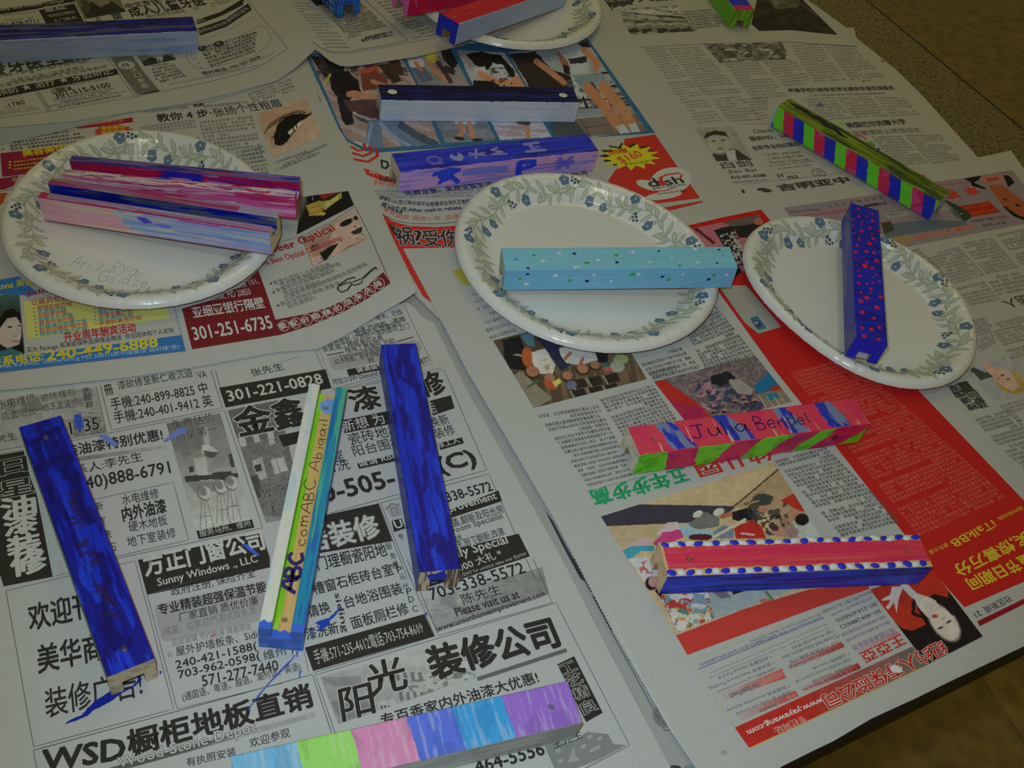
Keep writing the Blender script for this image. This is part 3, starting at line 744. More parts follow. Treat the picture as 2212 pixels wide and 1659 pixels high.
# ---- right: property advertisement page, upside down
sheet('newspaper', 'upside-down newspaper page with a pink property advertisement, right of the red column page',
      [(1630, 455), (1700, 436), (1850, 402), (1990, 372), (2046, 357), (2114, 340), (2184, 325), (2212, 365), (2300, 480), (2560, 800), (2480, 1100), (2260, 1120), (1900, 800), (1700, 600)], .0019)
ref(118, 110, 86); K = C(40, 36, 22); RD = C(150, 32, 14); G = C(76, 70, 50)
at(1612, 400)
Q([(300, 182), (680, 125), (1080, 68), (1464, -19), (1750, -60), (2120, -120), (2420, 270), (2212, 308), (1283, 489), (1100, 520), (500, 480)], C(98, 82, 72))
T('Morepour Realty', [(572, 182), (335, 205)], 28, K); T('5 6 7 4 8 2 3 1', [(1080, 88), (650, 158)], 30, C(70, 62, 58), b=.02)
T('全职房地产经纪人专业服务', [(830, 180), (415, 240)], 38, RD)
Q([(930, 160), (1110, 130), (1120, 152), (945, 180)], C(45, 36, 30), 2); T('Vienna', [(1100, 135), (1050, 145)], 18, C(130, 120, 100))
Q([(1060, 215), (1560, 150), (1620, 200), (1130, 265)], C(105, 98, 76), 2)
LN([(1080, 225), (1300, 190), (1310, 215), (1480, 190)], 4, K, 3); LN([(1120, 240), (1240, 222), (1230, 200)], 4, K, 3); LN([(1150, 210), (1170, 250)], 3, K, 3)
Q([(1080, 320), (1290, 290), (1440, 282), (1750, 285), (1760, 320), (1283, 395), (1100, 430)], C(66, 68, 62), 2); Q([(1070, 300), (1150, 290), (1180, 360), (1100, 390)], C(48, 40, 26), 3)
Q([(1140, 420), (1300, 395), (1330, 460), (1210, 495)], C(112, 84, 52), 2)
at(1960, 380, 252 / 2212)
T('仅售 $275,000', [(1190, 925), (95, 1150)], 95, RD, b=.02, out=C(140, 112, 60), outw=.05)
T('703-786-0606', [(1850, 742), (1195, 850)], 62, K); T('房产专线', [(1850, 860), (1400, 915)], 70, K)
Q([(890, 600), (1000, 578), (1540, 485), (1770, 690), (1110, 800)], C(118, 26, 8), 2); T('诚信第一 专业服务', [(1530, 520), (1010, 610)], 50, C(140, 66, 24)); T('欢迎来电咨询看房', [(1640, 625), (1090, 720)], 55, C(140, 66, 24))
T('幸', [(1260, 210), (1040, 255)], 190, RD, b=.05); T('福', [(880, 255), (650, 300)], 215, RD, b=.05); T('Vivian Zhuang', [(1180, 95), (500, 165)], 60, C(125, 34, 22))
Q([(1530, 190), (1700, 160), (1820, 185), (1960, 300), (2212, 500), (2300, 600), (2250, 800), (2130, 770), (1960, 660), (1800, 560), (1690, 400)], C(112, 55, 26), 2)
Q([(1070, 60), (1380, 0), (1390, 20), (1340, 90), (1250, 130), (1480, 230), (1490, 265), (1220, 190), (1200, 120)], C(16, 14, 8), 3); Q([(1815, -10), (1930, 0), (2035, 130), (1910, 218)], C(16, 14, 8), 3)
Q([(1800, 580), (1960, 660), (2130, 770), (2260, 790), (2240, 860), (2000, 760)], C(16, 14, 8), 3); Q([(1390, 0), (1800, -20), (1830, 60), (1700, 120), (1480, 150), (1400, 80)], C(130, 72, 56), 2); Q([(1480, 60), (1700, 20), (1740, 70), (1540, 120)], C(105, 50, 38), 3)
EL(2090, 560, 55, 25, C(45, 26, 14), 3, 15); EL(1850, 450, 40, 18, C(60, 30, 16), 3, 15); EL(1880, 600, 60, 15, C(60, 28, 14), 3, 20)
# smear of wet green paint beside the stick
Q([(640, 430), (760, 480), (940, 560), (1120, 660), (1230, 760), (1150, 850), (1040, 850), (980, 740), (800, 560)], C(34, 40, 20), 5); Q([(800, 640), (900, 620), (1000, 700), (1040, 790), (980, 830), (900, 760)], C(58, 64, 56), 4); Q([(1000, 715), (1040, 725), (1030, 745), (1005, 738)], C(170, 165, 150), 6); Q([(1160, 835), (1190, 822), (1180, 850), (1160, 858)], C(190, 185, 165), 6)
EL(270, 45, 95, 62, C(130, 10, 44), 6, 20)
at(1612, 400)
UB((1400, 562), (1690, 492), (1625, 775), (1885, 702), 11, 14, G); UB((1705, 465), (1955, 415), (1895, 690), (2150, 640), 11, 13, G); UB((1985, 395), (2250, 340), (2170, 620), (2430, 560), 11, 13, G)
UB((1660, 820), (1890, 765), (1760, 945), (2005, 890), 6, 12, G); UB((1900, 740), (2170, 690), (1990, 860), (2270, 800), 5, 14, G)
T('外语人', [(2300, 835), (2025, 925)], 92, K)
UB((1780, 1075), (1905, 1050), (1840, 1320), (1975, 1240), 11, 7, G); UB((1925, 1110), (2200, 1040), (2090, 1370), (2330, 1300), 11, 13, G); UB((1290, 520), (1370, 500), (1480, 700), (1560, 680), 8, 4, G)
LN([(1280, 500), (1900, 1180)], 3, G); LN([(1940, 640), (2150, 900)], 2, G)
at(1612, 800)
def lady(p):
    p.poly([(1780, 0), (1850, -60), (1900, -80), (2000, 40), (1870, 80)], C(46, 46, 30)); p.poly([(1800, -30), (1830, -100), (1980, -80), (2000, 0), (1900, 20)], C(108, 104, 96), wob=(8, 40))
    p.stroke([(1860, -110), (1960, 10), (2040, 60)], 60, C(150, 112, 82)); p.ell(2060, 70, 120, 62, C(165, 128, 92), ang=40); p.poly([(1950, 50), (2040, 130), (2120, 170), (2180, 130), (2200, 60), (2220, 160), (2150, 200), (2030, 160)], C(120, 92, 32)); p.poly([(2100, -10), (2200, 50), (2180, 130), (2130, 60)], C(126, 98, 40)); p.ell(2085, 72, 14, 8, C(60, 40, 24)); p.ell(2040, 40, 14, 8, C(60, 40, 24)); p.ell(2005, 70, 10, 14, C(150, 70, 60))
PH((1740, 0), (2110, -130), (2360, 170), (1992, 245), C(112, 106, 88), lady)
for s, x, y in (('深', 1600, 118), ('国', 1640, 165), ('课', 1690, 215), ('授', 1740, 268), ('一', 1690, 110), ('回', 1745, 165), ('家', 1790, 215), ('孩', 1820, 255)): T(s, [(x + 75, y - 8), (x, y + 10)], 58, K, b=.05)
UB((1815, 388), (2100, 305), (1985, 580), (2290, 490), 8, 14, G, bold=.01); UB((2020, 612), (2290, 540), (2180, 800), (2420, 720), 7, 13, G, bold=.01); UB((2010, 280), (2280, 205), (2060, 330), (2320, 255), 3, 13, G)
CUR[0].build()
# ---- colour page with street photographs and a satellite-dish advertisement
sheet('newspaper', 'colour newspaper page of blue-framed street photographs, under the navy and white stick',
      [(640, 90), (700, -60), (1270, -60), (1305, 0), (1362, 73), (1408, 146), (1500, 277), (1546, 347), (1590, 423), (1640, 500), (1400, 640), (960, 700), (880, 620), (760, 380)], .0026)
ref(135, 126, 104); K = C(38, 34, 26); SK = C(150, 98, 66); W_ = C(160, 152, 136)
at(550, 0)
def street(p):
    PXo = 1955.0     # offset of the next view
    p1 = [(438, 445), (560, 720), (700, 1050), (740, 1110), (860, 1168), (1000, 1180), (1480, 1150), (1280, 660), (1172, 470)]
    p.poly(p1, C(122, 98, 84)); m = p.inside(p1)
    q = Painter(p.X, p.Y, C(118, 96, 82)); q.C = p.C.copy()
    q.noise(300, 40, C(140, 118, 104), .45, .55, .8, seed=3, ang=25); q.poly([(430, 430), (720, 500), (700, 620), (560, 620)], C(30, 26, 22), wob=(14, 60)); q.noise(60, 50, C(52, 40, 36), .52, .6, .8, seed=8, mask=(p.Y < 640))
    q.poly([(830, 560), (980, 515), (1000, 600), (960, 640), (870, 660)], C(140, 62, 34), wob=(10, 40)); q.poly([(980, 520), (1080, 500), (1170, 650), (1100, 670)], C(48, 34, 22), wob=(10, 40)); q.poly([(1060, 470), (1150, 470), (1200, 600), (1120, 600)], C(60, 40, 30), wob=(10, 40))
    q.poly([(850, 590), (960, 560), (1060, 640), (1060, 700), (860, 730)], C(92, 46, 34), wob=(8, 40)); q.stroke([(940, 650), (1060, 690)], 34, SK)
    q.poly([(590, 590), (740, 565), (830, 650), (850, 740), (760, 790), (640, 760), (610, 700)], C(24, 20, 18), wob=(8, 40)); q.stroke([(600, 600), (560, 660)], 20, C(140, 125, 40)); q.poly([(650, 740), (760, 780), (790, 990), (720, 1000), (690, 940)], C(28, 26, 26), wob=(6, 30)); q.stroke([(750, 755), (980, 765)], 42, SK); q.ell(790, 750, 60, 28, SK)
    q.poly([(700, 800), (980, 790), (1000, 960), (880, 930), (760, 880)], C(70, 46, 40), wob=(8, 40)); q.poly([(760, 900), (900, 960), (990, 960), (960, 1010), (850, 970)], C(52, 58, 64), wob=(6, 40))
    q.poly([(900, 955), (1180, 955), (1200, 1010), (1480, 1150), (1300, 1168), (1180, 1168), (1010, 1010), (1030, 1180), (880, 1180)], C(84, 92, 98), wob=(6, 40)); q.stroke([(1000, 980), (1100, 1090), (1230, 1160)], 30, C(108, 116, 122)); q.stroke([(930, 990), (900, 1150)], 24, C(104, 112, 118)); q.stroke([(1170, 1000), (1290, 1080), (1440, 1150)], 60, C(58, 62, 66))
    q.ell(850, 1150, 60, 14, C(190, 182, 170), ang=15)
    p.C[m] = q.C[m]
    p2 = [(1205, 460), (1520, 1140), (1925, 1118), (1700, 662), (1560, 392)]
    m = p.inside(p2); q = Painter(p.X, p.Y, C(118, 106, 94)); q.noise(160, 60, C(92, 86, 80), .45, .6, .8, seed=5); q.poly([(1480, 400), (1580, 380), (1640, 480), (1580, 560), (1500, 470)], C(30, 26, 22), wob=(8, 40)); q.poly([(1220, 480), (1340, 470), (1350, 530), (1240, 540)], C(165, 158, 150), wob=(6, 30)); q.poly([(1240, 540), (1350, 530), (1420, 640), (1330, 660)], C(70, 76, 84), wob=(6, 30)); q.poly([(1350, 430), (1440, 420), (1470, 500), (1380, 510)], C(150, 130, 40), wob=(6, 30)); q.stroke([(1390, 500), (1440, 570), (1520, 640)], 34, SK); q.stroke([(1280, 500), (1330, 560)], 26, C(150, 88, 60)); q.stroke([(1460, 500), (1530, 600), (1560, 650)], 36, C(62, 40, 36)); q.poly([(1520, 520), (1600, 560), (1590, 600), (1480, 560)], C(50, 38, 34)); q.poly([(1500, 900), (2000, 880), (2000, 1160), (1500, 1160)], C(104, 102, 96)); q.noise(200, 30, C(84, 84, 80), .5, .6, .7, seed=6, mask=p.Y > 900)
    q.poly([(1580, 940), (1750, 940), (1760, 990), (1600, 990)], C(178, 172, 160)); q.stroke([(1640, 990), (1660, 1040), (1620, 1100)], 40, SK); q.stroke([(1710, 990), (1730, 1050), (1740, 1100)], 40, SK); q.ell(1630, 1105, 44, 14, K, ang=10); q.ell(1770, 1115, 44, 12, K)
    p.C[m] = q.C[m]
    p3 = [(1612, 400), (1730, 662), (1955, 1118), (2365, 1092), (2295, 968), (2150, 680), (1990, 420)]
    m = p.inside(p3); q = Painter(p.X, p.Y, C(140, 132, 118)); q.noise(120, 60, C(112, 102, 92), .45, .6, .8, seed=9); q.poly([(1680, 430), (1800, 410), (1960, 440), (2060, 560), (2080, 620), (2000, 600), (1900, 500), (1860, 560), (1750, 520)], C(22, 18, 14), wob=(10, 50)); q.poly([(1890, 500), (1980, 520), (2050, 640), (1950, 650), (1890, 580)], C(182, 176, 164), wob=(6, 30)); q.poly([(1740, 540), (1830, 530), (1860, 580), (1790, 610)], C(176, 170, 158)); q.stroke([(1800, 590), (1900, 650), (2140, 670)], 56, C(165, 108, 70)); q.ell(2090, 640, 50, 32, C(165, 108, 70)); q.noise(28, 18, K, .6, .66, .9, seed=2, mask=((p.X > 1880) & (p.X < 2060) & (p.Y > 540))); q.poly([(1740, 640), (1900, 650), (1960, 690), (1740, 690)], C(28, 22, 18))
    q.poly([(1850, 960), (2400, 940), (2400, 1130), (1900, 1130)], C(150, 142, 134)); q.noise(220, 24, C(125, 104, 96), .5, .6, .8, seed=7, mask=p.Y > 950); q.stroke([(2120, 970), (2170, 1020), (2180, 1090)], 36, SK); q.poly([(2070, 960), (2200, 955), (2190, 1000), (2100, 990)], C(60, 50, 48))
    p.C[m] = q.C[m]
    o = PXo
    p4 = [(o + 65, 420), (o + 210, 680), (o + 440, 1080), (o + 730, 1095), (o + 1172, 1042), (o + 690, 330)]
    m = p.inside(p4); q = Painter(p.X, p.Y, C(128, 124, 114)); S = lambda L: [(o + x, y) for x, y in L]
    q.poly(S([(70, 430), (280, 410), (420, 560), (600, 620), (640, 720), (250, 720)]), C(42, 32, 24), wob=(8, 50)); q.poly(S([(560, 600), (700, 560), (1000, 900), (640, 880)]), C(150, 146, 134)); q.noise(40, 30, C(70, 66, 60), .48, .56, .9, seed=4, mask=((p.X > o + 520) & (p.Y > 640) & (p.Y < 900)))
    for a, b in (((620, 800), (1100, 780)), ((640, 870), (1120, 830)), ((700, 600), (1000, 560)), ((880, 690), (1000, 670))): q.stroke(S([a, b]), 16, C(28, 26, 24))
    for x in (660, 740, 860, 930): q.stroke(S([(x, 780), (x + 40, 870)]), 22, C(34, 30, 28))
    q.poly(S([(400, 960), (600, 950), (1100, 900), (1180, 1060), (440, 1100)]), C(98, 82, 66)); q.poly(S([(380, 965), (600, 955), (700, 1090), (430, 1100)]), C(60, 60, 54)); q.stroke(S([(640, 950), (720, 1090)]), 6, C(60, 48, 38)); q.stroke(S([(620, 900), (1100, 870)]), 60, C(112, 112, 106)); q.stroke(S([(660, 1020), (1100, 960)]), 5, C(62, 50, 40))
    q.stroke(S([(290, 490), (420, 590), (510, 660)]), 44, SK); q.poly(S([(460, 390), (620, 350), (690, 480), (720, 570), (560, 600), (520, 480)]), C(170, 164, 152), wob=(5, 40)); q.poly(S([(440, 400), (540, 490), (560, 560), (500, 540)]), C(128, 78, 54)); q.poly(S([(540, 470), (690, 450), (690, 500), (560, 510)]), C(40, 36, 34), wob=(6, 30)); q.poly(S([(620, 345), (700, 330), (720, 380), (660, 380)]), K)
    q.stroke(S([(670, 400), (780, 510), (760, 550)]), 50, SK); q.poly(S([(500, 510), (550, 530), (560, 600), (510, 580)]), C(36, 28, 22)); q.poly(S([(565, 600), (800, 580), (875, 670), (760, 690), (730, 660), (640, 695)]), C(104, 112, 106), wob=(5, 30)); q.stroke(S([(700, 700), (840, 860), (940, 1000)]), 84, C(148, 96, 60)); q.stroke(S([(820, 690), (940, 830), (1040, 980)]), 88, C(152, 100, 62)); q.stroke(S([(730, 660), (760, 700)]), 14, K)
    q.poly(S([(920, 1010), (990, 990), (1040, 1060), (960, 1070)]), C(205, 198, 182)); q.poly(S([(1020, 990), (1080, 980), (1115, 1050), (1050, 1060)]), C(205, 198, 182))
    p.C[m] = q.C[m]
    p.mixm((1 - sstep(0, 10, np.where(p.inside([(400, 430), (690, 1070), (740, 1130), (880, 1205), (1050, 1222), (2680, 1112), (3200, 1060), (2660, 300), (1000, 380)]), 20, 0))), PAPER)
PH((408, 430), (2640, 290), (3190, 1060), (700, 1235), C(42, 76, 90), street, res=1.0)
at(1080, 0)
RD = C(150, 36, 22)
Q([(990, 1108), (1235, 1072), (1420, 1340), (1592, 1578), (1250, 1622), (1000, 1545), (858, 1445), (985, 1260)], RD); Q([(1295, 1655), (1610, 1600), (1616, 1612), (1420, 1662), (1300, 1690)], RD)
Q(star(1015, 1235, 235, 100, 13, .68, .15), C(36, 36, 20), 2); Q(star(1040, 1252, 245, 108, 13, .66, .1), C(185, 165, 30), 3)
T('$160', [(980, 1312), (1150, 1252)], 82, C(160, 60, 30), b=.02, lev=4); T('回赠', [(880, 1236), (1022, 1216)], 42, RD, b=.03, lev=4); T('截至$100回赠', [(1000, 1320), (1190, 1295)], 20, K, lev=4)
EL(1360, 1440, 165, 105, C(150, 140, 116), 2, ang=-8); EL(1190, 1478, 110, 36, C(150, 140, 116), 2, ang=15); EL(1300, 1560, 150, 30, C(150, 140, 116), 2, ang=-8)
LN([(1260, 1425), (1320, 1395), (1420, 1380), (1450, 1395), (1430, 1430)], 14, RD, 3); LN([(1215, 1500), (1250, 1525), (1320, 1520), (1400, 1490)], 10, RD, 3); EL(1285, 1425, 12, 9, RD, 5)
T('d', [(1202, 1495), (1275, 1480)], 78, K, b=.03, lev=4); T('ı', [(1290, 1480), (1320, 1472)], 52, RD, b=.03, lev=4); T('sh', [(1330, 1478), (1468, 1455)], 66, K, b=.03, lev=4); T('NETWORK', [(1228, 1512), (1490, 1475)], 20, K, lev=4); T('AUTHORIZED RETAILER', [(1255, 1558), (1488, 1522)], 17, K, lev=4)
T('高达 100 套', [(420, 1392), (688, 1368)], 30, K, b=.02); T('$29.99/月', [(470, 1418), (700, 1392)], 30, K, b=.02)
LN([(700, 1345), (850, 1440)], 3, C(90, 84, 72))
at(550, 0)
for r in (30, 78, 128): LN([(760 + r * .2, 1140 + r), (800 + r * .8, 1175 + r * .9), (850 + r, 1180 + r * .5), (840 + r, 1130 + r * .4)], 26, RD)
Q([(1000, 1270), (1060, 1285), (1075, 1320), (1050, 1350), (1010, 1340)], K, 2); Q([(1020, 1290), (1050, 1300), (1055, 1318), (1040, 1335), (1022, 1328)], C(140, 130, 108), 3)
Q([(868, 1338), (1000, 1390), (1135, 1425), (1145, 1462), (1000, 1435), (892, 1392)], RD); T('44个长城台', [(900, 1385), (1140, 1455)], 40, C(170, 140, 120))
T('长城平台', [(985, 1435), (1130, 1470)], 40, K, b=.03); T('$49.99', [(945, 1470), (1105, 1500)], 40, C(160, 80, 50), b=.02); T('$24.99/月', [(1700, 1480), (2060, 1438)], 40, K, b=.02)
T('免费设备、免费安装多达 4 个房间', [(1205, 1562), (2150, 1462)], 46, C(28, 28, 62), b=.03)
at(550, 400)
BODY((960, 60), (1850, 50), (985, 110), (1830, 95), 3, 34, C(88, 80, 70)); T('套餐$100,签订两长城平台套餐或台湾天王套餐,不包', [(985, 110), (1100, 150), (1400, 172), (1800, 140)], 36, C(36, 34, 44), b=.01, res=1)
T('首10个月:After mail-in rebate', [(1000, 165), (1120, 205), (1350, 220), (1650, 195)], 36, C(36, 36, 48), b=.02); T('一个月免费', [(1020, 190), (1170, 235)], 30, C(36, 36, 48), b=.02)
T('免安装费 保修一年  快速服务', [(1010, 200), (1150, 270), (1400, 290), (1750, 255)], 38, C(160, 70, 45)); LN([(1020, 235), (1120, 285), (1250, 308), (1450, 310), (1660, 292)], 5, K)
Q([(1015, 225), (1100, 290), (1230, 325), (1450, 335), (1680, 318), (1680, 495), (1190, 505), (1420, 945), (1340, 885), (1230, 690), (1090, 400)], RD)
T('祸', [(1140, 480), (1278, 478)], 150, K, b=.03, lev=4, out=W_, outw=.028); T('?', [(1290, 478), (1345, 478)], 120, K, b=.03, lev=4, out=W_, outw=.028); T('受', [(1350, 490), (1490, 490)], 135, K, b=.03, lev=4, out=W_, outw=.028); T('伤', [(1495, 490), (1640, 490)], 140, K, b=.03, lev=4, out=W_, outw=.028)
Q([(1060, 300), (1130, 350), (1150, 430), (1100, 380)], K, 3)
CUR[0].build()
# ---- kindergarten page with the red column, upside down; its left edge is saw-cut
sheet('newspaper', 'upside-down newspaper page with wide red text column, green headline and saw-toothed edge',
      _ser + [(1640, 1690), (1690, 1655), (1760, 1620), (1802, 1600), (1883, 1552), (1981, 1507), (2050, 1473), (2212, 1396), (2420, 1300), (2430, 1260), (2212, 1017), (2035, 846), (1800, 592), (1693, 473), (1645, 412), (1590, 420), (1480, 452), (1240, 500), (986, 535)], .0033, droop=True)
ref(142, 141, 131); K = C(40, 38, 34); G = C(72, 70, 62); RD = C(152, 26, 20); YL = C(170, 150, 36)
at(0, 0, 1)
Q([(1483, 488), (1560, 470), (1644, 453), (1700, 520), (1840, 680), (1986, 846), (2100, 965), (2212, 1082), (2330, 1205), (2200, 1262), (2083, 1312), (2013, 1233), (1954, 1155), (1811, 972), (1674, 800), (1546, 622)], RD)
at(1080, 400)
def coat(p):
    p.poly([(1700, 360), (1850, 320), (1920, 480), (1950, 640), (1880, 640), (1760, 450)], C(28, 26, 26)); p.noise(13, 13, C(150, 145, 135), .5, .56, .9, seed=6, mask=p.inside([(1740, 400), (1870, 370), (1960, 560), (1900, 660)])); p.poly([(1840, 300), (2120, 240), (2180, 400), (2020, 420), (1900, 420)], C(32, 28, 26)); p.poly([(1750, 290), (2060, 235), (2080, 300), (1850, 330)], C(82, 74, 66), wob=(8, 50)); p.ell(2060, 290, 40, 30, C(150, 80, 70)); p.stroke([(1560, 350), (1700, 460)], 24, C(70, 36, 26)); p.poly([(1700, 640), (1900, 640), (1960, 760), (1850, 820), (1760, 800)], C(30, 30, 24), wob=(10, 50)); p.ell(1870, 820, 60, 40, C(50, 66, 36), wob=(8, 30))
PH((1505, 352), (2060, 238), (2230, 480), (1720, 840), C(150, 86, 96), coat, lev=2)
Q([(1750, 820), (1830, 800), (1960, 800), (2240, 1130), (2060, 1185), (1950, 1100)], C(128, 126, 112), 3)
def stamp(p):
    p.poly([(1985, 1060), (2050, 1045), (2125, 1140), (2050, 1160)], C(50, 84, 98)); p.ell(2050, 1105, 34, 26, C(36, 52, 66), ang=40); p.ell(2040, 1098, 16, 14, C(96, 116, 124))
PH((1960, 1052), (2060, 1028), (2152, 1150), (2045, 1180), C(120, 128, 124), stamp, lev=4)
UB((1440, 1105), (1720, 965), (1620, 1450), (2010, 1330), 14, 14, G, bold=.015); UB((1090, 1390), (1440, 1290), (1200, 1530), (1580, 1430), 5, 15, G, bold=.015)
def party(p):
    p.poly([(150, 1420), (1200, 1300), (1200, 1560), (300, 1800)], C(92, 76, 56)); p.noise(26, 300, C(58, 46, 32), .5, .6, .7, seed=7, ang=-14, mask=p.Y > 1500 - p.X * .1)
    for x in (560, 690, 820):
        for y0, k in ((1640, 0), (1560, 1)):
            xx = x + k * 0; yy = y0 - (x - 560) * .16; p.poly([(xx, yy), (xx + 105, yy - 24), (xx + 140, yy + 44), (xx + 40, yy + 66)], C(40, 34, 26)); p.stroke([(xx, yy), (xx + 40, yy + 66)], 10, C(128, 124, 108))
    p.poly([(60, 1550), (160, 1480), (420, 1700), (280, 1780)], C(112, 104, 86))
    p.poly([(20, 1240), (150, 1200), (260, 1430), (200, 1480), (70, 1460), (30, 1370)], C(26, 24, 24), wob=(6, 40)); p.ell(222, 1372, 48, 82, C(150, 76, 40), ang=-8); p.stroke([(110, 1350), (170, 1360)], 10, C(130, 125, 115), wob=(8, 10))
    p.poly([(250, 1330), (360, 1300), (440, 1440), (420, 1510), (310, 1500), (260, 1420)], C(170, 164, 150), wob=(6, 40)); p.noise(24, 24, C(150, 100, 70), .58, .64, .8, seed=2, mask=p.inside([(290, 1390), (390, 1380), (420, 1480), (330, 1490)]))
    p.poly([(290, 1220), (420, 1190), (560, 1440), (480, 1480), (380, 1330)], C(34, 38, 56), wob=(6, 40)); p.poly([(470, 1300), (720, 1260), (780, 1390), (640, 1440), (540, 1420), (480, 1360)], C(160, 158, 146), wob=(6, 40)); p.poly([(760, 1290), (860, 1320), (860, 1420), (780, 1410)], C(28, 26, 24)); p.poly([(160, 1190), (260, 1180), (280, 1290), (220, 1280)], C(70, 104, 108))
    for x, y, r in ((255, 1492, 62), (395, 1545, 54), (535, 1525, 52), (655, 1470, 56), (755, 1440, 46)):
        p.ell(x, y, r, r * .82, C(46, 32, 24), ang=20); p.ell(x + 2, y - 8, r * .82, r * .66, C(138, 94, 70), ang=20)
    p.ell(570, 1592, 42, 34, C(88, 88, 102)); p.ell(400, 1590, 60, 28, C(150, 66, 42), ang=30); p.poly([(415, 1570), (470, 1540), (490, 1570), (440, 1610)], C(168, 162, 70)); p.stroke([(300, 1560), (220, 1610)], 18, C(60, 86, 44)); p.stroke([(560, 1340), (520, 1380)], 26, C(140, 90, 66)); p.stroke([(660, 1380), (640, 1430)], 26, C(140, 90, 66))
    p.ell(960, 1390, 60, 40, C(130, 138, 90)); p.ell(930, 1450, 60, 40, C(140, 138, 120)); p.ell(850, 1430, 30, 20, C(40, 90, 70)); p.ell(860, 1465, 34, 16, C(165, 70, 70))
PH((-55, 1239), (845, 1010), (1170, 1545), (270, 1775), C(74, 60, 44), party, res=1.0)
UB((2330 - 1961 - 600, 870), (2440 - 1961 - 600, 840), (-100, 1205), (110, 1140), 7, 7, G)
LN([(-120, 672), (50, 650)], 5, K); Q([(-382, 680), (-300, 672), (-215, 800), (-300, 790)], C(140, 132, 48))
at(1080, 800)
def play(p):
    p.noise(16, 16, C(112, 98, 96), .5, .6, .8, seed=5); p.poly([(1225, 90), (1310, 80), (1560, 250), (1680, 370), (1450, 370), (1400, 330)], C(150, 34, 26)); p.poly([(1360, 240), (1600, 300), (1650, 380), (1400, 400)], C(140, 30, 60)); p.noise(44, 30, C(40, 46, 66), .48, .56, .9, seed=6, mask=p.inside([(1520, 120), (1800, 30), (1900, 100), (2200, 200), (2150, 330), (1700, 340)])); p.noise(34, 26, C(150, 104, 112), .56, .62, .9, seed=16, mask=p.inside([(1500, 120), (1720, 60), (1800, 330), (1650, 340)]))
    p.poly([(1680, 50), (1820, 10), (1880, 60), (1760, 130), (1690, 110)], C(26, 28, 28), wob=(8, 40)); p.poly([(1820, 80), (1900, 70), (2020, 150), (2000, 200), (1900, 190), (1850, 140)], C(128, 120, 108), wob=(8, 40)); p.poly([(2020, 130), (2180, -20), (2240, 60), (2210, 160), (2060, 190)], C(24, 88, 118)); p.poly([(2060, 190), (2240, 140), (2340, 260), (2120, 300)], C(110, 96, 78)); p.poly([(2100, 200), (2200, 175), (2230, 220), (2130, 250)], C(40, 92, 112)); p.poly([(2140, 140), (2230, 115), (2260, 150), (2160, 170)], C(140, 44, 36))
    for k in range(4): p.stroke([(2060 + k * 60, 200 + k * 6), (2120 + k * 62, 300)], 7, C(150, 140, 110))
    for x, y in ((1700, 330), (1780, 325), (1870, 250), (1940, 225), (2030, 245), (1960, 260)): p.ell(x, y, 24, 18, C(140, 98, 80)); p.ell(x, y + 8, 22, 10, C(40, 32, 28))
PH((1225, 90), (2032, -118), (2324, 251), (1515, 457), C(86, 76, 74), play, res=1.0)
UB((300, 355), (780, 275), (690, 905), (1060, 810), 16, 17, G, bold=.015); UB((790, 232), (1215, 112), (960, 510), (1390, 370), 11, 14, G, bold=.015); UB((1175, 10), (1390, -40), (1200, 40), (1400, -10), 2, 8, G, bold=.01)
GR = C(30, 122, 74)
T('五年步步高', [(1455, 768), (702, 962)], 138, GR, b=.05); T('幼儿园', [(2130, 618), (1545, 762)], 110, C(150, 40, 28), b=.04); LN([(690, 966), (1240, 820)], 3, G)
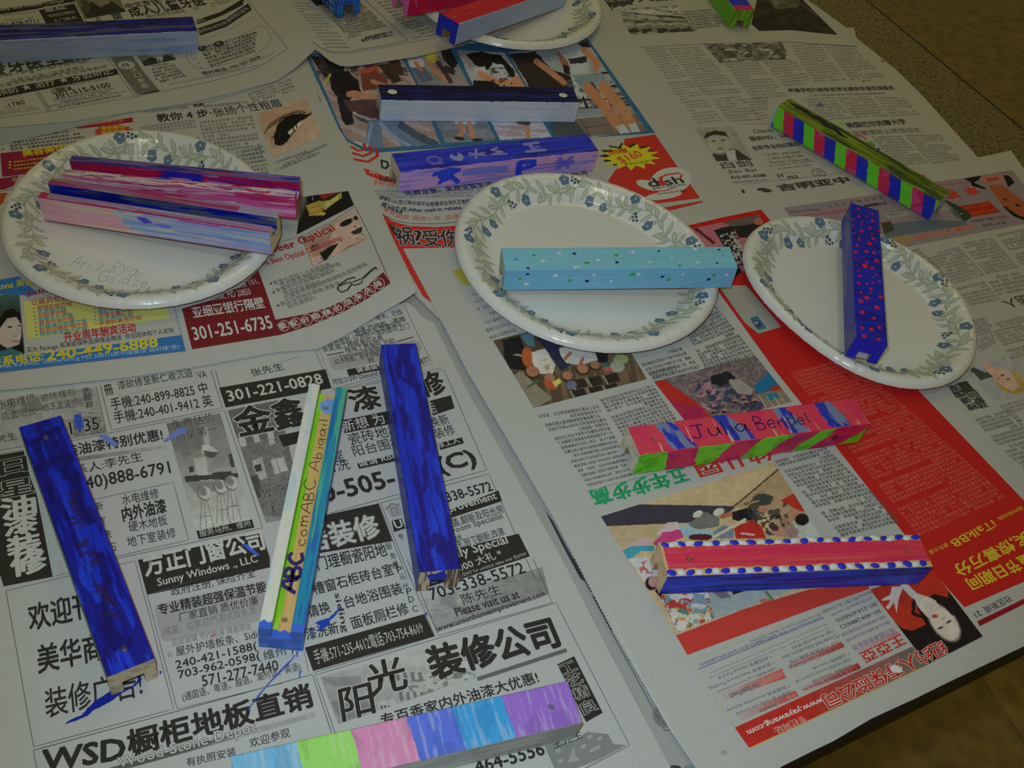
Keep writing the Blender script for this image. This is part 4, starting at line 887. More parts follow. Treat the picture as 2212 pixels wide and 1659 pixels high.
def gym(p):
    p.poly([(850, 1240), (1200, 1235), (1420, 1300), (1100, 1400), (960, 1400)], C(150, 132, 96)); p.poly([(1870, 1085), (2300, 700), (2800, 1400), (2300, 1400), (2150, 1150)], C(140, 116, 84)); p.poly([(2330, 1200), (2600, 1130), (2800, 1420), (2400, 1400)], C(150, 152, 138))
    p.poly([(790, 1168), (1100, 1068), (1860, 1082), (1870, 1100), (1780, 1160), (1500, 1215), (850, 1243)], C(50, 46, 52)); p.stroke([(1870, 1080), (2215, 790)], 12, C(66, 48, 36))
    p.poly([(1480, 1240), (1640, 1130), (1750, 1180), (1740, 1240), (1600, 1270)], C(92, 90, 82), wob=(6, 30)); p.ell(1575, 1146, 42, 26, C(170, 164, 148), ang=-25); p.ell(1742, 1130, 46, 30, C(168, 160, 144), ang=-25); p.stroke([(1770, 1165), (1860, 1140)], 36, C(140, 86, 58))
    p.poly([(1850, 1130), (1990, 1090), (2060, 1180), (1930, 1210), (1850, 1190)], C(28, 24, 24)); p.noise(40, 34, C(46, 46, 44), .46, .54, .9, seed=4, mask=p.inside([(1940, 1060), (2100, 980), (2280, 1040), (2300, 1180), (2000, 1200)])); p.ell(2090, 1030, 80, 50, C(50, 54, 50), wob=(6, 20)); p.stroke([(1960, 1090), (1990, 1060), (2060, 1040)], 12, C(130, 120, 60)); p.ell(2090, 1110, 40, 22, C(150, 96, 76))
    p.poly([(1340, 1210), (1420, 1210), (1450, 1270), (1300, 1330), (1240, 1300)], C(165, 150, 142), wob=(6, 30)); p.poly([(1220, 1380), (1300, 1290), (1440, 1270), (1460, 1330), (1260, 1420)], C(160, 50, 92), wob=(6, 30)); p.poly([(990, 1390), (1150, 1330), (1210, 1350), (1180, 1400), (1050, 1420)], C(160, 130, 128), wob=(6, 30)); p.poly([(975, 1440), (1050, 1400), (1230, 1400), (1230, 1440), (1130, 1440), (1020, 1510)], C(50, 122, 132), wob=(5, 30))
    p.poly([(1420, 1250), (1500, 1230), (1560, 1270), (1690, 1270), (1700, 1320), (1490, 1340)], C(122, 148, 152), wob=(6, 30)); p.ell(1600, 1330, 100, 26, C(70, 26, 26), wob=(5, 16)); p.poly([(1700, 1290), (1780, 1230), (1860, 1260), (1860, 1340), (1690, 1340)], C(98, 104, 110), wob=(6, 30)); p.stroke([(1700, 1330), (1950, 1190)], 22, C(165, 158, 130)); p.poly([(1860, 1260), (2000, 1190), (2080, 1240), (2120, 1340), (1880, 1340)], C(150, 36, 28), wob=(6, 30)); p.stroke([(1920, 1300), (2020, 1310)], 14, C(180, 160, 150), wob=(8, 10))
    p.noise(30, 26, C(34, 28, 26), .46, .54, .9, seed=14, mask=p.inside([(1990, 1200), (2230, 1140), (2330, 1240), (2160, 1330)])); p.ell(2215, 1280, 62, 46, C(150, 108, 92), ang=20); p.ell(2180, 1250, 44, 26, C(60, 44, 34), ang=30); p.poly([(2230, 1040), (2330, 985), (2400, 1000), (2480, 1130), (2390, 1120)], C(150, 38, 26), wob=(6, 30)); p.ell(2345, 1150, 56, 36, C(150, 106, 84), ang=40); p.ell(2405, 1190, 58, 48, C(24, 20, 18)); p.ell(2330, 1290, 50, 40, C(128, 100, 100)); p.ell(2270, 1200, 30, 24, C(140, 98, 84))
    # lower part, past the stick
    o = 1508.0
    p.poly([(1020, 1500), (1160, 1490), (1260, 1590), (1240, 1700), (1150, 1680)], C(158, 158, 150)); p.noise(26, 26, C(150, 70, 60), .58, .63, .9, seed=3, mask=p.inside([(1090, 1500), (1200, 1520), (1220, 1620), (1120, 1620)])); p.ell(1205, 190 + o, 50, 56, C(24, 20, 18)); p.ell(1225, 175 + o, 44, 44, C(150, 110, 98)); p.poly([(1230, 240 + o), (1300, 230 + o), (1280, 310 + o)], C(22, 18, 16))
    p.poly([(1500, 200 + o), (2600, -60 + o), (2700, 100 + o), (1700, 480 + o)], C(128, 134, 124)); m = p.inside([(1265, 290 + o), (1640, 200 + o), (1705, 470 + o), (1420, 580 + o)]); p.mixm(m, C(150, 140, 96))
    for sd, c in ((21, (160, 70, 40)), (22, (165, 130, 46)), (23, (70, 100, 80)), (24, (150, 40, 36)), (25, (96, 120, 124)), (26, (176, 168, 150))): p.noise(46, 40, C(*c), .56, .6, .95, seed=sd, mask=m)
    p.poly([(1830, 230 + o), (1960, 190 + o), (1980, 240 + o), (1860, 280 + o)], C(30, 26, 24)); p.poly([(1690, 260 + o), (1790, 240 + o), (1840, 300 + o), (1760, 310 + o)], C(92, 84, 88)); p.ell(2110, 330 + o, 44, 20, C(150, 90, 60)); p.stroke([(2120, 260 + o), (2170, 320 + o)], 22, C(80, 96, 66))
PH((804, 1166), (2179, 730), (2777, 1678), (1401, 2113), C(158, 138, 102), gym, res=1.0)
UB((2180, 720), (2590, 610), (2700, 1300), (3180, 1180), 22, 15, G, bold=.015)
at(1612, 800)
UB((345, 22), (830, -105), (1345, 1300), (2045, 985), 44, 22, C(175, 84, 70), bold=.01, para=9)
T('iTalkBB', [(1950, 1192), (1615, 1362)], 70, YL, b=.01); T('意外大奖', [(1590, 1372), (1440, 1440)], 42, YL); T('国内电话网', [(2185, 1082), (1995, 1172)], 36, YL)
T('获大奖,惊喜万分', [(2420, 1175), (1630, 1560)], 118, YL, b=.04); T('儿童节日期间', [(2330, 1415), (1735, 1665)], 118, YL, b=.04)
Q([(2080, 1070), (2095, 1060), (2212, 1040), (2212, 1060)], RD)
at(1612, 1209)
T('社区新闻', [(2085, 283), (1880, 378)], 66, K); T('21', [(1850, 405), (1805, 428)], 50, K)
Q([(1838, 492), (2300, 268), (2320, 300), (1860, 530)], C(112, 16, 28))
GD = C(92, 84, 80); BL = C(72, 66, 100)
Q([(-560, 605), (0, 388), (500, 238), (980, 190), (975, 236), (560, 380), (0, 586), (-470, 760)], C(158, 48, 38), 2)
LN([(-440, 800), (620, 410), (985, 262)], 4, C(150, 140, 80)); LN([(-440, 800), (-90, 1340)], 4, C(150, 140, 80)); LN([(-380, 872), (620, 462)], 5, BL)
T('Qualified Member 2004, MDRT 全国百万圆桌顶尖会员十五年资深专业理财顾问', [(600, 448), (-372, 825)], 26, BL, res=1); T('* Offered by NYLIFE Securities Inc (Member NASD/SIPC)', [(610, 415), (20, 645)], 22, BL, res=1)
T('The offering documents contain this and other information about the product', [(640, 505), (-290, 895)], 15, GD, res=1); T('the product of a degree. The underlying products are available only', [(650, 540), (-300, 935)], 15, GD, res=1)
T('* 共同基金 Mutual Fund #', [(190, 755), (-230, 935)], 34, GD); T('* 退休基金 Retirement Funding', [(215, 800), (-300, 1015)], 36, GD); T('* 长期护理保险 Long Term Care Insurance', [(245, 842), (-235, 1045)], 28, GD)
def fade(q, c0):
    def f(p): p.grade(q[0], q[1], C(142, 138, 130), 0.0, .9)
    PH(*q, C(*c0), f)
fade([(285, 868), (-190, 1065), (-170, 1110), (318, 942)], (160, 62, 50)); T('其他保险 财务产品', [(290, 880), (120, 950)], 50, C(170, 120, 105), b=.01); T('Other Financial Products', [(90, 975), (-140, 1075)], 46, GD, b=.02)
T('* 即期年金 Immediate Annuity', [(335, 985), (-165, 1190)], 36, GD); T('* 延期年金 Deferred Annuity', [(370, 1025), (-95, 1220)], 36, GD)
fade([(390, 1045), (-60, 1230), (-40, 1280), (418, 1090)], (158, 56, 46)); T('年金', [(385, 1060), (310, 1090)], 44, C(175, 130, 115)); T('Annuity', [(230, 1130), (95, 1190)], 42, GD, b=.02)
T('*529 大学教育储蓄计划', [(740, 640), (335, 805)], 36, GD); T('*Coverdell Education Sav-', [(730, 590), (270, 775)], 36, GD); T('ings Account(E-IRA)', [(680, 555), (355, 690)], 34, GD)
fade([(755, 655), (330, 830), (345, 880), (782, 695)], (158, 56, 46)); T('教育基金|EducationFunding', [(765, 662), (335, 845)], 40, C(112, 60, 52), b=.01)
T('* 定期寿险 Term Life', [(805, 735), (520, 860)], 34, GD); T('* 变额万能寿险 Variable Universal Life', [(835, 775), (385, 965)], 30, GD); T('* 终身寿险 Whole Life', [(860, 815), (515, 965)], 34, GD)
fade([(888, 822), (430, 1018), (450, 1065), (912, 868)], (150, 44, 36)); T('各种人寿保险|Life Insurance', [(898, 832), (445, 1025)], 40, C(105, 50, 44), b=.01)
T('301-214-6760(O)', [(1022, 330), (702, 470)], 42, K); T('301-404-2884(C)', [(1055, 385), (738, 520)], 42, K); T('Bethesda MD 20817 301-214-6600', [(985, 250), (600, 408)], 28, GD); T('6910 Rockledge Dr. Suite 800', [(990, 290), (660, 435)], 28, GD)
PU = C(110, 68, 104)
T('纽约人寿保险公司注册代表', [(1100, 440), (752, 592)], 28, PU); T('纽约人寿证券公司业务代表', [(1130, 485), (785, 638)], 28, PU); T('百万圆桌协会会员', [(1165, 540), (835, 690)], 46, PU)
fade([(1205, 570), (860, 725), (870, 745), (1215, 590)], (150, 90, 100))
T('王亞亞', [(1225, 592), (895, 750)], 92, C(158, 46, 34), b=.04)
def bar(p): p.grade((1320, 700), (450, 1100), C(152, 36, 28), 0, 1)
PH((1322, 692), (1448, 836), (22, 1500), (-92, 1338), C(92, 84, 72), bar)
LN([(1448, 838), (22, 1504)], 6, C(160, 138, 50), 3)
T('纽约人寿保险公司', [(1545, 642), (590, 1088)], 128, C(150, 30, 26), b=.02, lev=6, out=C(178, 170, 150), outw=.045); T('www.yayawang.com', [(588, 1090), (-8, 1352)], 46, C(180, 172, 158), b=.04, lev=4); T('专栏网站:', [(452, 1238), (205, 1345)], 62, C(172, 150, 138), lev=4)
def diva(p):
    p.poly([(960, 230), (1240, 190), (1330, 330), (1430, 520), (1320, 565), (1240, 550), (1120, 440)], C(150, 40, 24)); p.poly([(1240, 190), (1500, 60), (1610, 250), (1600, 330), (1500, 280), (1420, 310)], C(150, 38, 24), wob=(8, 60)); p.stroke([(1255, 205), (1340, 290), (1460, 330)], 52, C(172, 164, 150)); p.poly([(1160, 215), (1250, 215), (1215, 310), (1195, 425), (1175, 340), (1130, 400), (1110, 385), (1150, 320), (1075, 330), (1085, 312), (1145, 280)], C(172, 160, 148))
    p.poly([(1330, 290), (1500, 320), (1560, 400), (1450, 470), (1360, 370)], C(170, 158, 142)); p.ell(1575, 505, 165, 92, C(178, 166, 150), ang=52); p.poly([(1480, 270), (1600, 300), (1660, 420), (1640, 450), (1540, 340)], C(28, 20, 18)); p.stroke([(1330, 340), (1330, 430), (1420, 470), (1470, 560)], 26, C(26, 18, 16), wob=(10, 30)); p.ell(1500, 452, 24, 17, C(150, 54, 48)); p.ell(1545, 545, 26, 9, C(66, 40, 34), ang=-20); p.ell(1612, 498, 24, 9, C(66, 40, 34), ang=-30); p.ell(1570, 470, 8, 22, C(150, 124, 108), ang=40)
PH((985, 240), (1475, 72), (1882, 612), (1442, 836), C(26, 18, 16), diva, lev=2, res=1.0)
EL(1190, 876, 50, 30, C(205, 205, 198), 8, ang=15)
for x in range(1500, 1880, 38): Q([(x, 800 - (x - 1500) * .15), (x + 14, 792 - (x - 1500) * .15), (x + 18, 800 - (x - 1500) * .15), (x + 4, 806 - (x - 1500) * .15)], C(165, 162, 152), 3)
at(1080, 1209); LN([(860, 390), (1000, 690), (1170, 1020), (1400, 1410), (1560, 1659)], 5, C(160, 158, 150)); EL(1785, 1535, 26, 16, C(122, 120, 112))
CUR[0].build()
# ---- near left: black and white home-improvement advertisements
sheet('newspaper', 'black and white newspaper page of boxed home-improvement advertisements, nearest the camera',
      [(-160, 800), (300, 740), (620, 690), (800, 668), (879, 653), (890, 660), (911, 684), (937, 697), (1011, 847), (1112, 1025), (1215, 1209), (1318, 1412), (1375, 1520), (1447, 1655), (1490, 1730), (900, 1900), (-60, 2080), (-200, 1500)], .0022, bumps=[bump(882, 655, .0025, .016)])
ref(160, 165, 162); K = C(44, 43, 38); P_ = C(170, 174, 168); G = C(112, 114, 110); LG = C(142, 145, 142)
GA = (1.0,)
at(0, 800)
def tiles(p):
    p.grade((100, 180), (200, 600), C(150, 153, 150), .1, .9); p.poly([(30, 270), (300, 215), (360, 320), (60, 350)], C(112, 114, 110)); p.poly([(560, 170), (760, 140), (800, 330), (640, 290)], C(120, 122, 118)); p.poly([(520, 400), (830, 350), (845, 500), (560, 530)], C(112, 114, 110)); p.noise(70, 50, C(150, 152, 149), .5, .62, .7, seed=4); p.stroke([(100, 335), (600, 290)], 5, C(70, 70, 66)); p.stroke([(600, 330), (840, 350)], 4, C(60, 60, 58))
PH((0, 235), (755, 140), (846, 495), (0, 640), C(132, 135, 132), tiles)
for s, a, b_, h in (('水电维修', (-15, 320), (290, 255), 74), ('瓷砖理石', (328, 253), (606, 198), 56), ('店面吧台', (18, 405), (290, 350), 66), ('地下室装修', (343, 335), (630, 280), 64)): T(s, [a, b_], h, K, out=P_, outw=.03)
for s, x, y in (('艺', 662, 195), ('超', 674, 250), ('群', 686, 306)): T(s, [(x, y), (x + 60, y - 10)], 52, K)
T('540-1135', [(300, 565), (795, 470)], 100, K, b=.03, out=P_, outw=.04); T('先生', [(-10, 582), (135, 552)], 60, K)
LN([(765, 130), (848, 492), (0, 640)], 4, K); LN([(800, 125), (888, 478), (1770, 300), (1680, 0)], 4, K); LN([(0, 662), (190, 632)], 4, K)
LN([(560, 565), (1788, 318), (2092, 1255), (930, 1500)], 4, K); LN([(930, 200), (1575, 98), (1552, 12)], 2, G)
T('冊', [(842, 205), (908, 192)], 84, K, b=.01); T('漆砍修至新仁收沉迫', [(945, 158), (1540, 52)], 70, K); T('VA', [(1582, 70), (1652, 56)], 58, K)
T('手機:240-899-8825 中', [(893, 322), (1662, 182)], 96, K, b=.005); T('手機:240-401-9412 英', [(918, 428), (1702, 285)], 96, K, b=.005)
LN([(1716, 0), (1800, 300)], 4, K)
T('装油漆特别优惠!', [(520, 695), (1302, 555)], 92, K, b=.03)
def gbar(p): p.grade((600, 700), (1330, 560), C(152, 156, 152), 0, 1)
PH((560, 702), (1325, 592), (1335, 618), (560, 735), C(112, 114, 110), gbar)
T('联系人:李先生', [(500, 862), (1142, 722)], 78, K); T('(240)888-6791', [(585, 1002), (1368, 848)], 128, K, b=.012)
LN([(560, 1072), (1382, 893), (1502, 1352), (900, 1490)], 4, K)
T('水电维修', [(978, 1078), (1272, 1020)], 84, K); T('内外油漆', [(985, 1208), (1332, 1132)], 112, K, b=.05); T('硬木地板', [(1032, 1292), (1338, 1232)], 84, K); T('地下室装修', [(1020, 1412), (1408, 1330)], 84, K)
for s, x, y in (('新', 762, 1122), ('室', 782, 1240), ('洗', 830, 1345), ('石', 868, 1450)): T(s, [(x, y), (x + 62, y - 12)], 66, K)
def kitchen(p):
    p.grade((1400, 360), (1600, 1280), P_, -.1, 1.05); p.poly([(1330, 400), (1560, 380), (1640, 590), (1480, 700), (1400, 640)], C(106, 108, 104), a=.8); p.poly([(1560, 360), (1750, 340), (1850, 760), (1700, 780), (1640, 640)], C(126, 128, 124), a=.6); p.stroke([(1640, 480), (1650, 600)], 44, C(150, 152, 148)); p.poly([(1610, 600), (1660, 590), (1740, 650), (1720, 672), (1610, 668)], C(172, 174, 170)); p.poly([(1620, 640), (1740, 655), (1700, 700), (1630, 690)], C(80, 82, 78)); p.poly([(1540, 700), (1640, 690), (1660, 840), (1570, 860)], C(168, 170, 166), a=.8, wob=(6, 30)); p.poly([(1820, 670), (1850, 665), (1870, 770), (1840, 775)], C(66, 66, 62)); p.poly([(1500, 770), (1540, 765), (1545, 810), (1510, 815)], C(62, 62, 58))
    p.poly([(1470, 840), (1890, 820), (1900, 850), (1700, 870), (1480, 890)], C(60, 60, 56), wob=(10, 40)); p.poly([(1680, 820), (1840, 800), (1860, 870), (1740, 880)], C(64, 64, 60), wob=(8, 30)); p.poly([(1480, 890), (1700, 880), (1720, 960), (1560, 980)], C(120, 122, 118))
    for x, y in ((1625, 980), (1755, 930), (1840, 900)):
        p.ell(x, y, 52, 62, C(92, 94, 90), ang=-30); p.ell(x + 6, y - 4, 46, 54, C(172, 174, 170), ang=-30); p.ell(x - 10, y - 16, 30, 40, C(118, 120, 116), ang=-30)
        for d in (-20, 14, 54): p.stroke([(x - 10 + d * .6, y + 55), (x + d * 1.5, y + 290)], 5, C(96, 98, 94))
        p.stroke([(x - 30, y + 190), (x + 70, y + 175)], 5, C(100, 102, 98))
PH((1325, 425), (1752, 342), (2000, 1190), (1562, 1275), C(96, 98, 94), kitchen)
T('免费估价', [(1382, 482), (1718, 408)], 74, K, out=P_, outw=.02); T('质量第一', [(1405, 572), (1738, 500)], 74, K, out=P_, outw=.02)
Q([(1563, 1282), (2006, 1188), (2026, 1254), (1584, 1347)], K, 2); T('服务马州、维州', [(1595, 1330), (1998, 1245)], 56, P_)
Q([(-40, 680), (188, 642), (240, 850), (290, 980), (330, 1180), (420, 1645), (30, 1722), (-40, 1500)], K)
for s, a, b_, h, o in (('日', (10, 845), (222, 800), 118, 1), ('星', (-5, 1028), (268, 975), 128, 1), ('油', (20, 1190), (288, 1138), 158, 0), ('漆', (45, 1328), (300, 1278), 148, 0), ('装', (72, 1500), (332, 1440), 160, 0), ('修', (100, 1652), (374, 1592), 176, 0)):
    if o: T(s, [a, b_], h, K, b=.02, lev=4, out=P_, outw=.035)
    else: T(s, [a, b_], h, P_, b=.06, lev=4)
LN([(440, 1640), (560, 1610)], 3, K); LN([(480, 1530), (500, 1620)], 2, G); LN([(408, 1180), (470, 1440)], 2, G)
Q([(1100, 1512), (2082, 1288), (2148, 1490), (1176, 1788 - 0 * 1)], K); T('方正门窗公司', [(1165, 1645), (2115, 1425)], 165, P_, b=.05, lev=4); T('Sunny Windows ., LLC', [(1265, 1740), (2060, 1545)], 78, P_, b=.015, lev=4)
Q([(2148, 1490), (2150, 1570), (1176, 1790)], K)
Q([(775, 522), (850, 515), (940, 590), (925, 615), (850, 575)], C(100, 118, 190), 5); Q([(1300, 560), (1350, 525), (1400, 470), (1500, 455), (1480, 500), (1380, 545), (1320, 575)], C(96, 118, 178), 5); Q([(590, 360), (640, 345), (670, 440), (640, 490), (600, 460)], C(50, 78, 178), 5); Q([(1925, 1392), (1965, 1388), (2070, 1475), (2040, 1480), (1960, 1420)], C(60, 90, 200), 6)
at(0, 1209)
LN([(48, 250), (575, 125)], 4, K); LN([(48, 250), (268, 1492), (1383, 1190), (1076, 10), (940, 42)], 4, K); LN([(1100, 0), (1412, 1192), (2245, 985)], 4, K)
T('欢迎刊', [(240, 572), (745, 455)], 208, K, b=.02); T('美华商', [(308, 912), (830, 795)], 222, K, b=.02); T('装修广告!', [(370, 1268), (1140, 1085)], 228, K, b=.01)
T('政府注册, 保险齐全', [(1368, 298), (2042, 140)], 78, K); Q([(1245, 360), (1500, 300), (2110, 170), (2090, 480), (1310, 655), (1280, 620), (1230, 400)], LG)
T('专业精装超强保温节能', [(1268, 448), (2130, 255)], 88, K, b=.02); T('厂家直销 质优价廉', [(1430, 500), (2062, 358)], 74, K); T('(搖窗、拉窗,拉門,款式齊全,质', [(1300, 625), (2050, 440)], 78, G); T('双层玻璃 节约能源 隔音隔热', [(1372, 692), (2006, 558)], 56, G)
T('☆', [(1335, 790), (1385, 778)], 62, G); T('屋外护墙板条、Siding', [(1408, 785), (2130, 625)], 88, K)
T('240-421-1588(', [(1408, 892), (2055, 735)], 84, K, b=.01); T('703-962-0598(', [(1428, 972), (2080, 815)], 84, K, b=.01); T('维州 )', [(2112, 820), (2345, 755)], 92, K); T('马州 )', [(2085, 715), (2300, 660)], 90, K); T('571-277-7440', [(1615, 1012), (2222, 880)], 84, K, b=.01); T('(通国语、粤语、越语、潮州话、英语)', [(1460, 1142), (2400, 890)], 78, K)
T('WSD', [(338, 1695), (995, 1585)], 172, K, b=.05); T('橱柜地板直销', [(1035, 1572), (2500, 1170)], 200, K, b=.05)
def roll(p):
    p.grade((1500, 1520), (1518, 1566), C(150, 152, 150), -.1, .9)
PH((870, 1660), (2505, 1212), (2515, 1252), (880, 1702), C(92, 94, 90), roll)
T('Wood-Stone-Depot', [(950, 1692), (2050, 1392)], 112, P_, b=.01, lev=4, out=K, outw=.035)
T('有执照安装', [(1488, 1655), (1882, 1562)], 72, K, it=.03); T('欢迎参观', [(1995, 1502), (2315, 1412)], 76, K, it=.03)
LN([(265, 1520), (300, 1700)], 4, K); LN([(265, 1520), (2488, 915), (2640, 1380)], 5, K)
Q([(520, 1315), (545, 1285), (650, 1240), (700, 1185), (770, 1120), (850, 1070), (890, 1040), (900, 1062), (960, 1062), (1060, 1005), (1120, 938), (1132, 950), (1080, 1005), (980, 1062), (905, 1115), (850, 1150), (740, 1205), (700, 1245), (600, 1285)], C(18, 34, 140), 6)
Q([(1270, 895), (1285, 885), (1290, 905), (1275, 910)], C(30, 40, 120), 6); Q([(1680, 610), (1720, 590), (1690, 625)], C(180, 80, 110), 6); LN([(1975, 1200), (2060, 1080), (2150, 980), (2300, 830), (2350, 760)], 9, C(60, 84, 160), 6)
at(550, 1209)
LN([(-600, 200), (-600, 210)], 1, K)
T('请换', [(440, 468), (612, 420)], 96, K, b=.01); T('台地浴围装', [(728, 392), (1188, 270)], 98, K, b=.01); T('漆洗新', [(420, 645), (678, 588)], 98, K, b=.01); T('面板厕栏修', [(785, 558), (1238, 430)], 100, K, b=.01); T('siding', [(620, 275), (690, 585)], 62, K, b=.01)
T('槽窗石柜砖台室', [(480, 285), (1116, 120)], 98, K, b=.01)
for s, x, y in (('维', 1108, 62), ('P', 1140, 110), ('马', 1160, 168), ('州', 1186, 240), ('P', 1216, 282), ('D', 1232, 345), ('C', 1262, 420)): T(s, [(x, y), (x + 42, y - 8)], 50, K)
Q([(400, 702), (1352, 434), (1432, 610), (465, 888)], K, 2); T('手機:571-235-4612電話:703-754-8609', [(492, 838), (1355, 590)], 115, P_, res=1)
LN([(430, 890), (395, 740)], 3, K); LN([(1180, 0), (1435, 610), (475, 900)], 4, K); LN([(1215, 0), (1465, 605), (2370, 345), (2220, 0)], 4, K)
LN([(640, 1380), (484, 920), (2400, 345), (2985, 1480), (2620, 1668)], 4, K)
def house(p):
    p.grade((1000, 1250), (1200, 800), P_, .0, .75); p.poly([(840, 940), (1130, 780), (1180, 860), (1340, 850), (1420, 900), (1000, 1000)], C(150, 153, 150)); p.poly([(530, 940), (840, 930), (860, 1000), (620, 1010)], C(112, 114, 110), a=.7); p.noise(40, 26, C(96, 98, 94), .5, .58, .8, seed=8, mask=p.inside([(1180, 980), (1700, 860), (1770, 940), (1300, 1100)]))
    for x in range(1060, 1360, 60): p.poly([(x, 900), (x + 26, 895), (x + 40, 960), (x + 14, 965)], C(100, 102, 98))
    for x in range(1150, 1380, 56): p.poly([(x, 1060), (x + 24, 1050), (x + 34, 1120), (x + 10, 1128)], C(104, 106, 102))
    p.poly([(970, 1140), (1110, 1110), (1130, 1170), (1000, 1200)], C(160, 163, 160))
    for x in range(1000, 1120, 30): p.poly([(x, 1165), (x + 16, 1160), (x + 20, 1190), (x + 6, 1194)], C(80, 82, 78))
    p.poly([(610, 1130), (900, 1080), (960, 1220), (690, 1290)], C(104, 106, 102), a=.7)
PH((525, 935), (1640, 640), (1772, 930), (665, 1312), C(132, 135, 132), house)
T('阳', [(705, 1292), (962, 1222)], 255, K, b=.02, it=.1, lev=4, out=P_, outw=.03); T('光', [(925, 1105), (1225, 1020)], 270, K, b=.02, it=.1, lev=4, out=P_, outw=.03)
T('装修公司', [(1432, 962), (2440, 690)], 262, K, b=.06, lev=4); Q([(1768, 938), (2480, 705), (2490, 735), (1780, 968)], C(92, 94, 90))
T('专百香家内外油漆大优惠!', [(1022, 1335), (2270, 980)], 100, K, b=.015); T('464-5556', [(1772, 1712), (2316, 1552)], 112, K, b=.02)
T('703-338-5572', [(1408, 328), (2162, 105)], 96, K, b=.01); 
def hills(p):
    p.grade((1500, 300), (1700, 560), C(120, 123, 120), 0, .8); p.poly([(1330, 330), (1600, 250), (1760, 320), (1400, 420)], C(150, 153, 150), wob=(12, 60)); p.poly([(2080, 230), (2280, 170), (2340, 260), (2120, 330)], C(126, 128, 125), wob=(6, 40)); p.noise(120, 50, C(112, 114, 112), .48, .62, .6, seed=3)
PH((1325, 325), (2290, 60), (2345, 270), (1450, 580), C(142, 145, 142), hills)
T('陈先生', [(1668, 362), (1975, 275)], 88, K); T('Please visit us at', [(1612, 455), (2116, 305)], 70, K, b=.025); T('www.unionhomeimprovement.com', [(1462, 588), (2326, 300)], 58, K, b=.015)
at(1080, 1209)
Q([(455, 835), (590, 770), (818, 1220), (685, 1295)], K, 2)
for s, x, y, w_, h in (('工', 500, 925, 118, 82), ('艺', 558, 1022, 110, 92), ('精', 612, 1125, 110, 98), ('良', 672, 1240, 112, 100)): T(s, [(x, y), (x + w_, y - w_ * .42)], h, K, b=.01, lev=5, out=P_, outw=.05)
T('王先生', [(428, 1512), (665, 1420)], 70, K)
Q([(355, 1482), (600, 1440), (690, 1372), (860, 1390), (905, 1470), (1005, 1478), (790, 1590), (560, 1680), (440, 1680)], C(118, 121, 120)); Q([(590, 1485), (600, 1560), (640, 1600), (535, 1620)], LG, 2)
for x, y in ((690, 1410), (770, 1420), (640, 1485), (440, 1520), (460, 1600)): Q([(x, y), (x + 36, y - 18), (x + 48, y + 6), (x + 10, y + 26)], LG, 2)
Q([(710, 1520), (790, 1475), (805, 1500), (722, 1540)], LG, 2)
at(550, 1209)
Q([(478, 505), (540, 480), (590, 470), (640, 420), (690, 365), (680, 400), (640, 450), (600, 490), (600, 520), (540, 560), (500, 575), (520, 530)], C(34, 62, 160), 6); Q([(440, 580), (470, 560), (460, 600)], C(40, 70, 170), 6); Q([(330, 735), (345, 730), (340, 780), (330, 775)], C(40, 70, 170), 6); Q([(352, 895), (372, 880), (366, 935), (350, 945)], C(70, 96, 180), 6); LN([(20, 1110), (100, 1000), (190, 900), (280, 810)], 8, C(60, 84, 160), 6); Q([(1355, 425), (1375, 420), (1370, 445), (1358, 445)], C(40, 70, 170), 6); Q([(910, 1190), (930, 1182), (935, 1196), (915, 1200)], C(60, 50, 120), 6)
at(550, 800)
Q([(-282, 150 - 10), (565, -8), (612, 142), (-230, 298)], K); T('301-221-0828', [(-205, 252), (550, 105)], 86, P_, b=.03, lev=4)
T('张先生', [(-14, 52), (240, -5)], 62, K); LN([(620, 155), (1500, -20)], 3, K); LN([(630, 165), (1510, 0), (1848, 795), (600, 1140)], 4, K)
def brick(p):
    p.noise(14, 8, C(118, 120, 116), .45, .55, .5, seed=3); p.poly([(-210, 330), (200, 240), (190, 520), (-150, 600)], C(96, 98, 94)); p.noise(16, 7, C(80, 82, 78), .5, .6, .5, seed=5)
    p.poly([(100, 500), (150, 490), (165, 580), (118, 600)], C(160, 162, 158)); p.poly([(128, 710), (230, 690), (270, 800), (160, 830)], C(160, 162, 158)); p.stroke([(170, 705), (205, 815)], 4, C(70, 70, 66)); p.poly([(-20, 720), (60, 690), (100, 860), (20, 880)], C(150, 152, 148)); p.poly([(-5, 760), (50, 745), (60, 800), (10, 810)], C(60, 60, 56)); p.poly([(-130, 540), (-80, 530), (-60, 600), (-112, 614)], C(160, 162, 158)); p.poly([(-20, 510), (30, 500), (46, 570), (0, 582)], C(160, 162, 158)); p.poly([(-90, 850), (30, 830), (60, 1000), (-20, 1040)], C(70, 72, 68), wob=(16, 50)); p.poly([(-40, 900), (40, 1150), (250, 1180), (230, 1230), (90, 1250)], C(140, 143, 140), a=.5)
PH((-215, 320), (185, 238), (405, 1160), (90, 1215), C(104, 106, 102), brick)
Q([(188, 522), (330, 492), (420, 470), (420, 560), (230, 612)], K, 2)
for s, x, y, w_, h in (('金', -118, 530, 280, 225), ('鑫', 185, 478, 240, 235), ('漆', 795, 338, 230, 190), ('修', 1355, 218, 185, 200)): T(s, [(x, y), (x + w_, y - w_ * .2)], h, K, b=.05, lev=5, out=P_, outw=.04)
T('政府', [(60, 1038), (255, 990)], 92, K, lev=5, out=P_, outw=.03); T('注', [(105, 1172), (195, 1150)], 94, K, lev=5, out=P_, outw=.03)
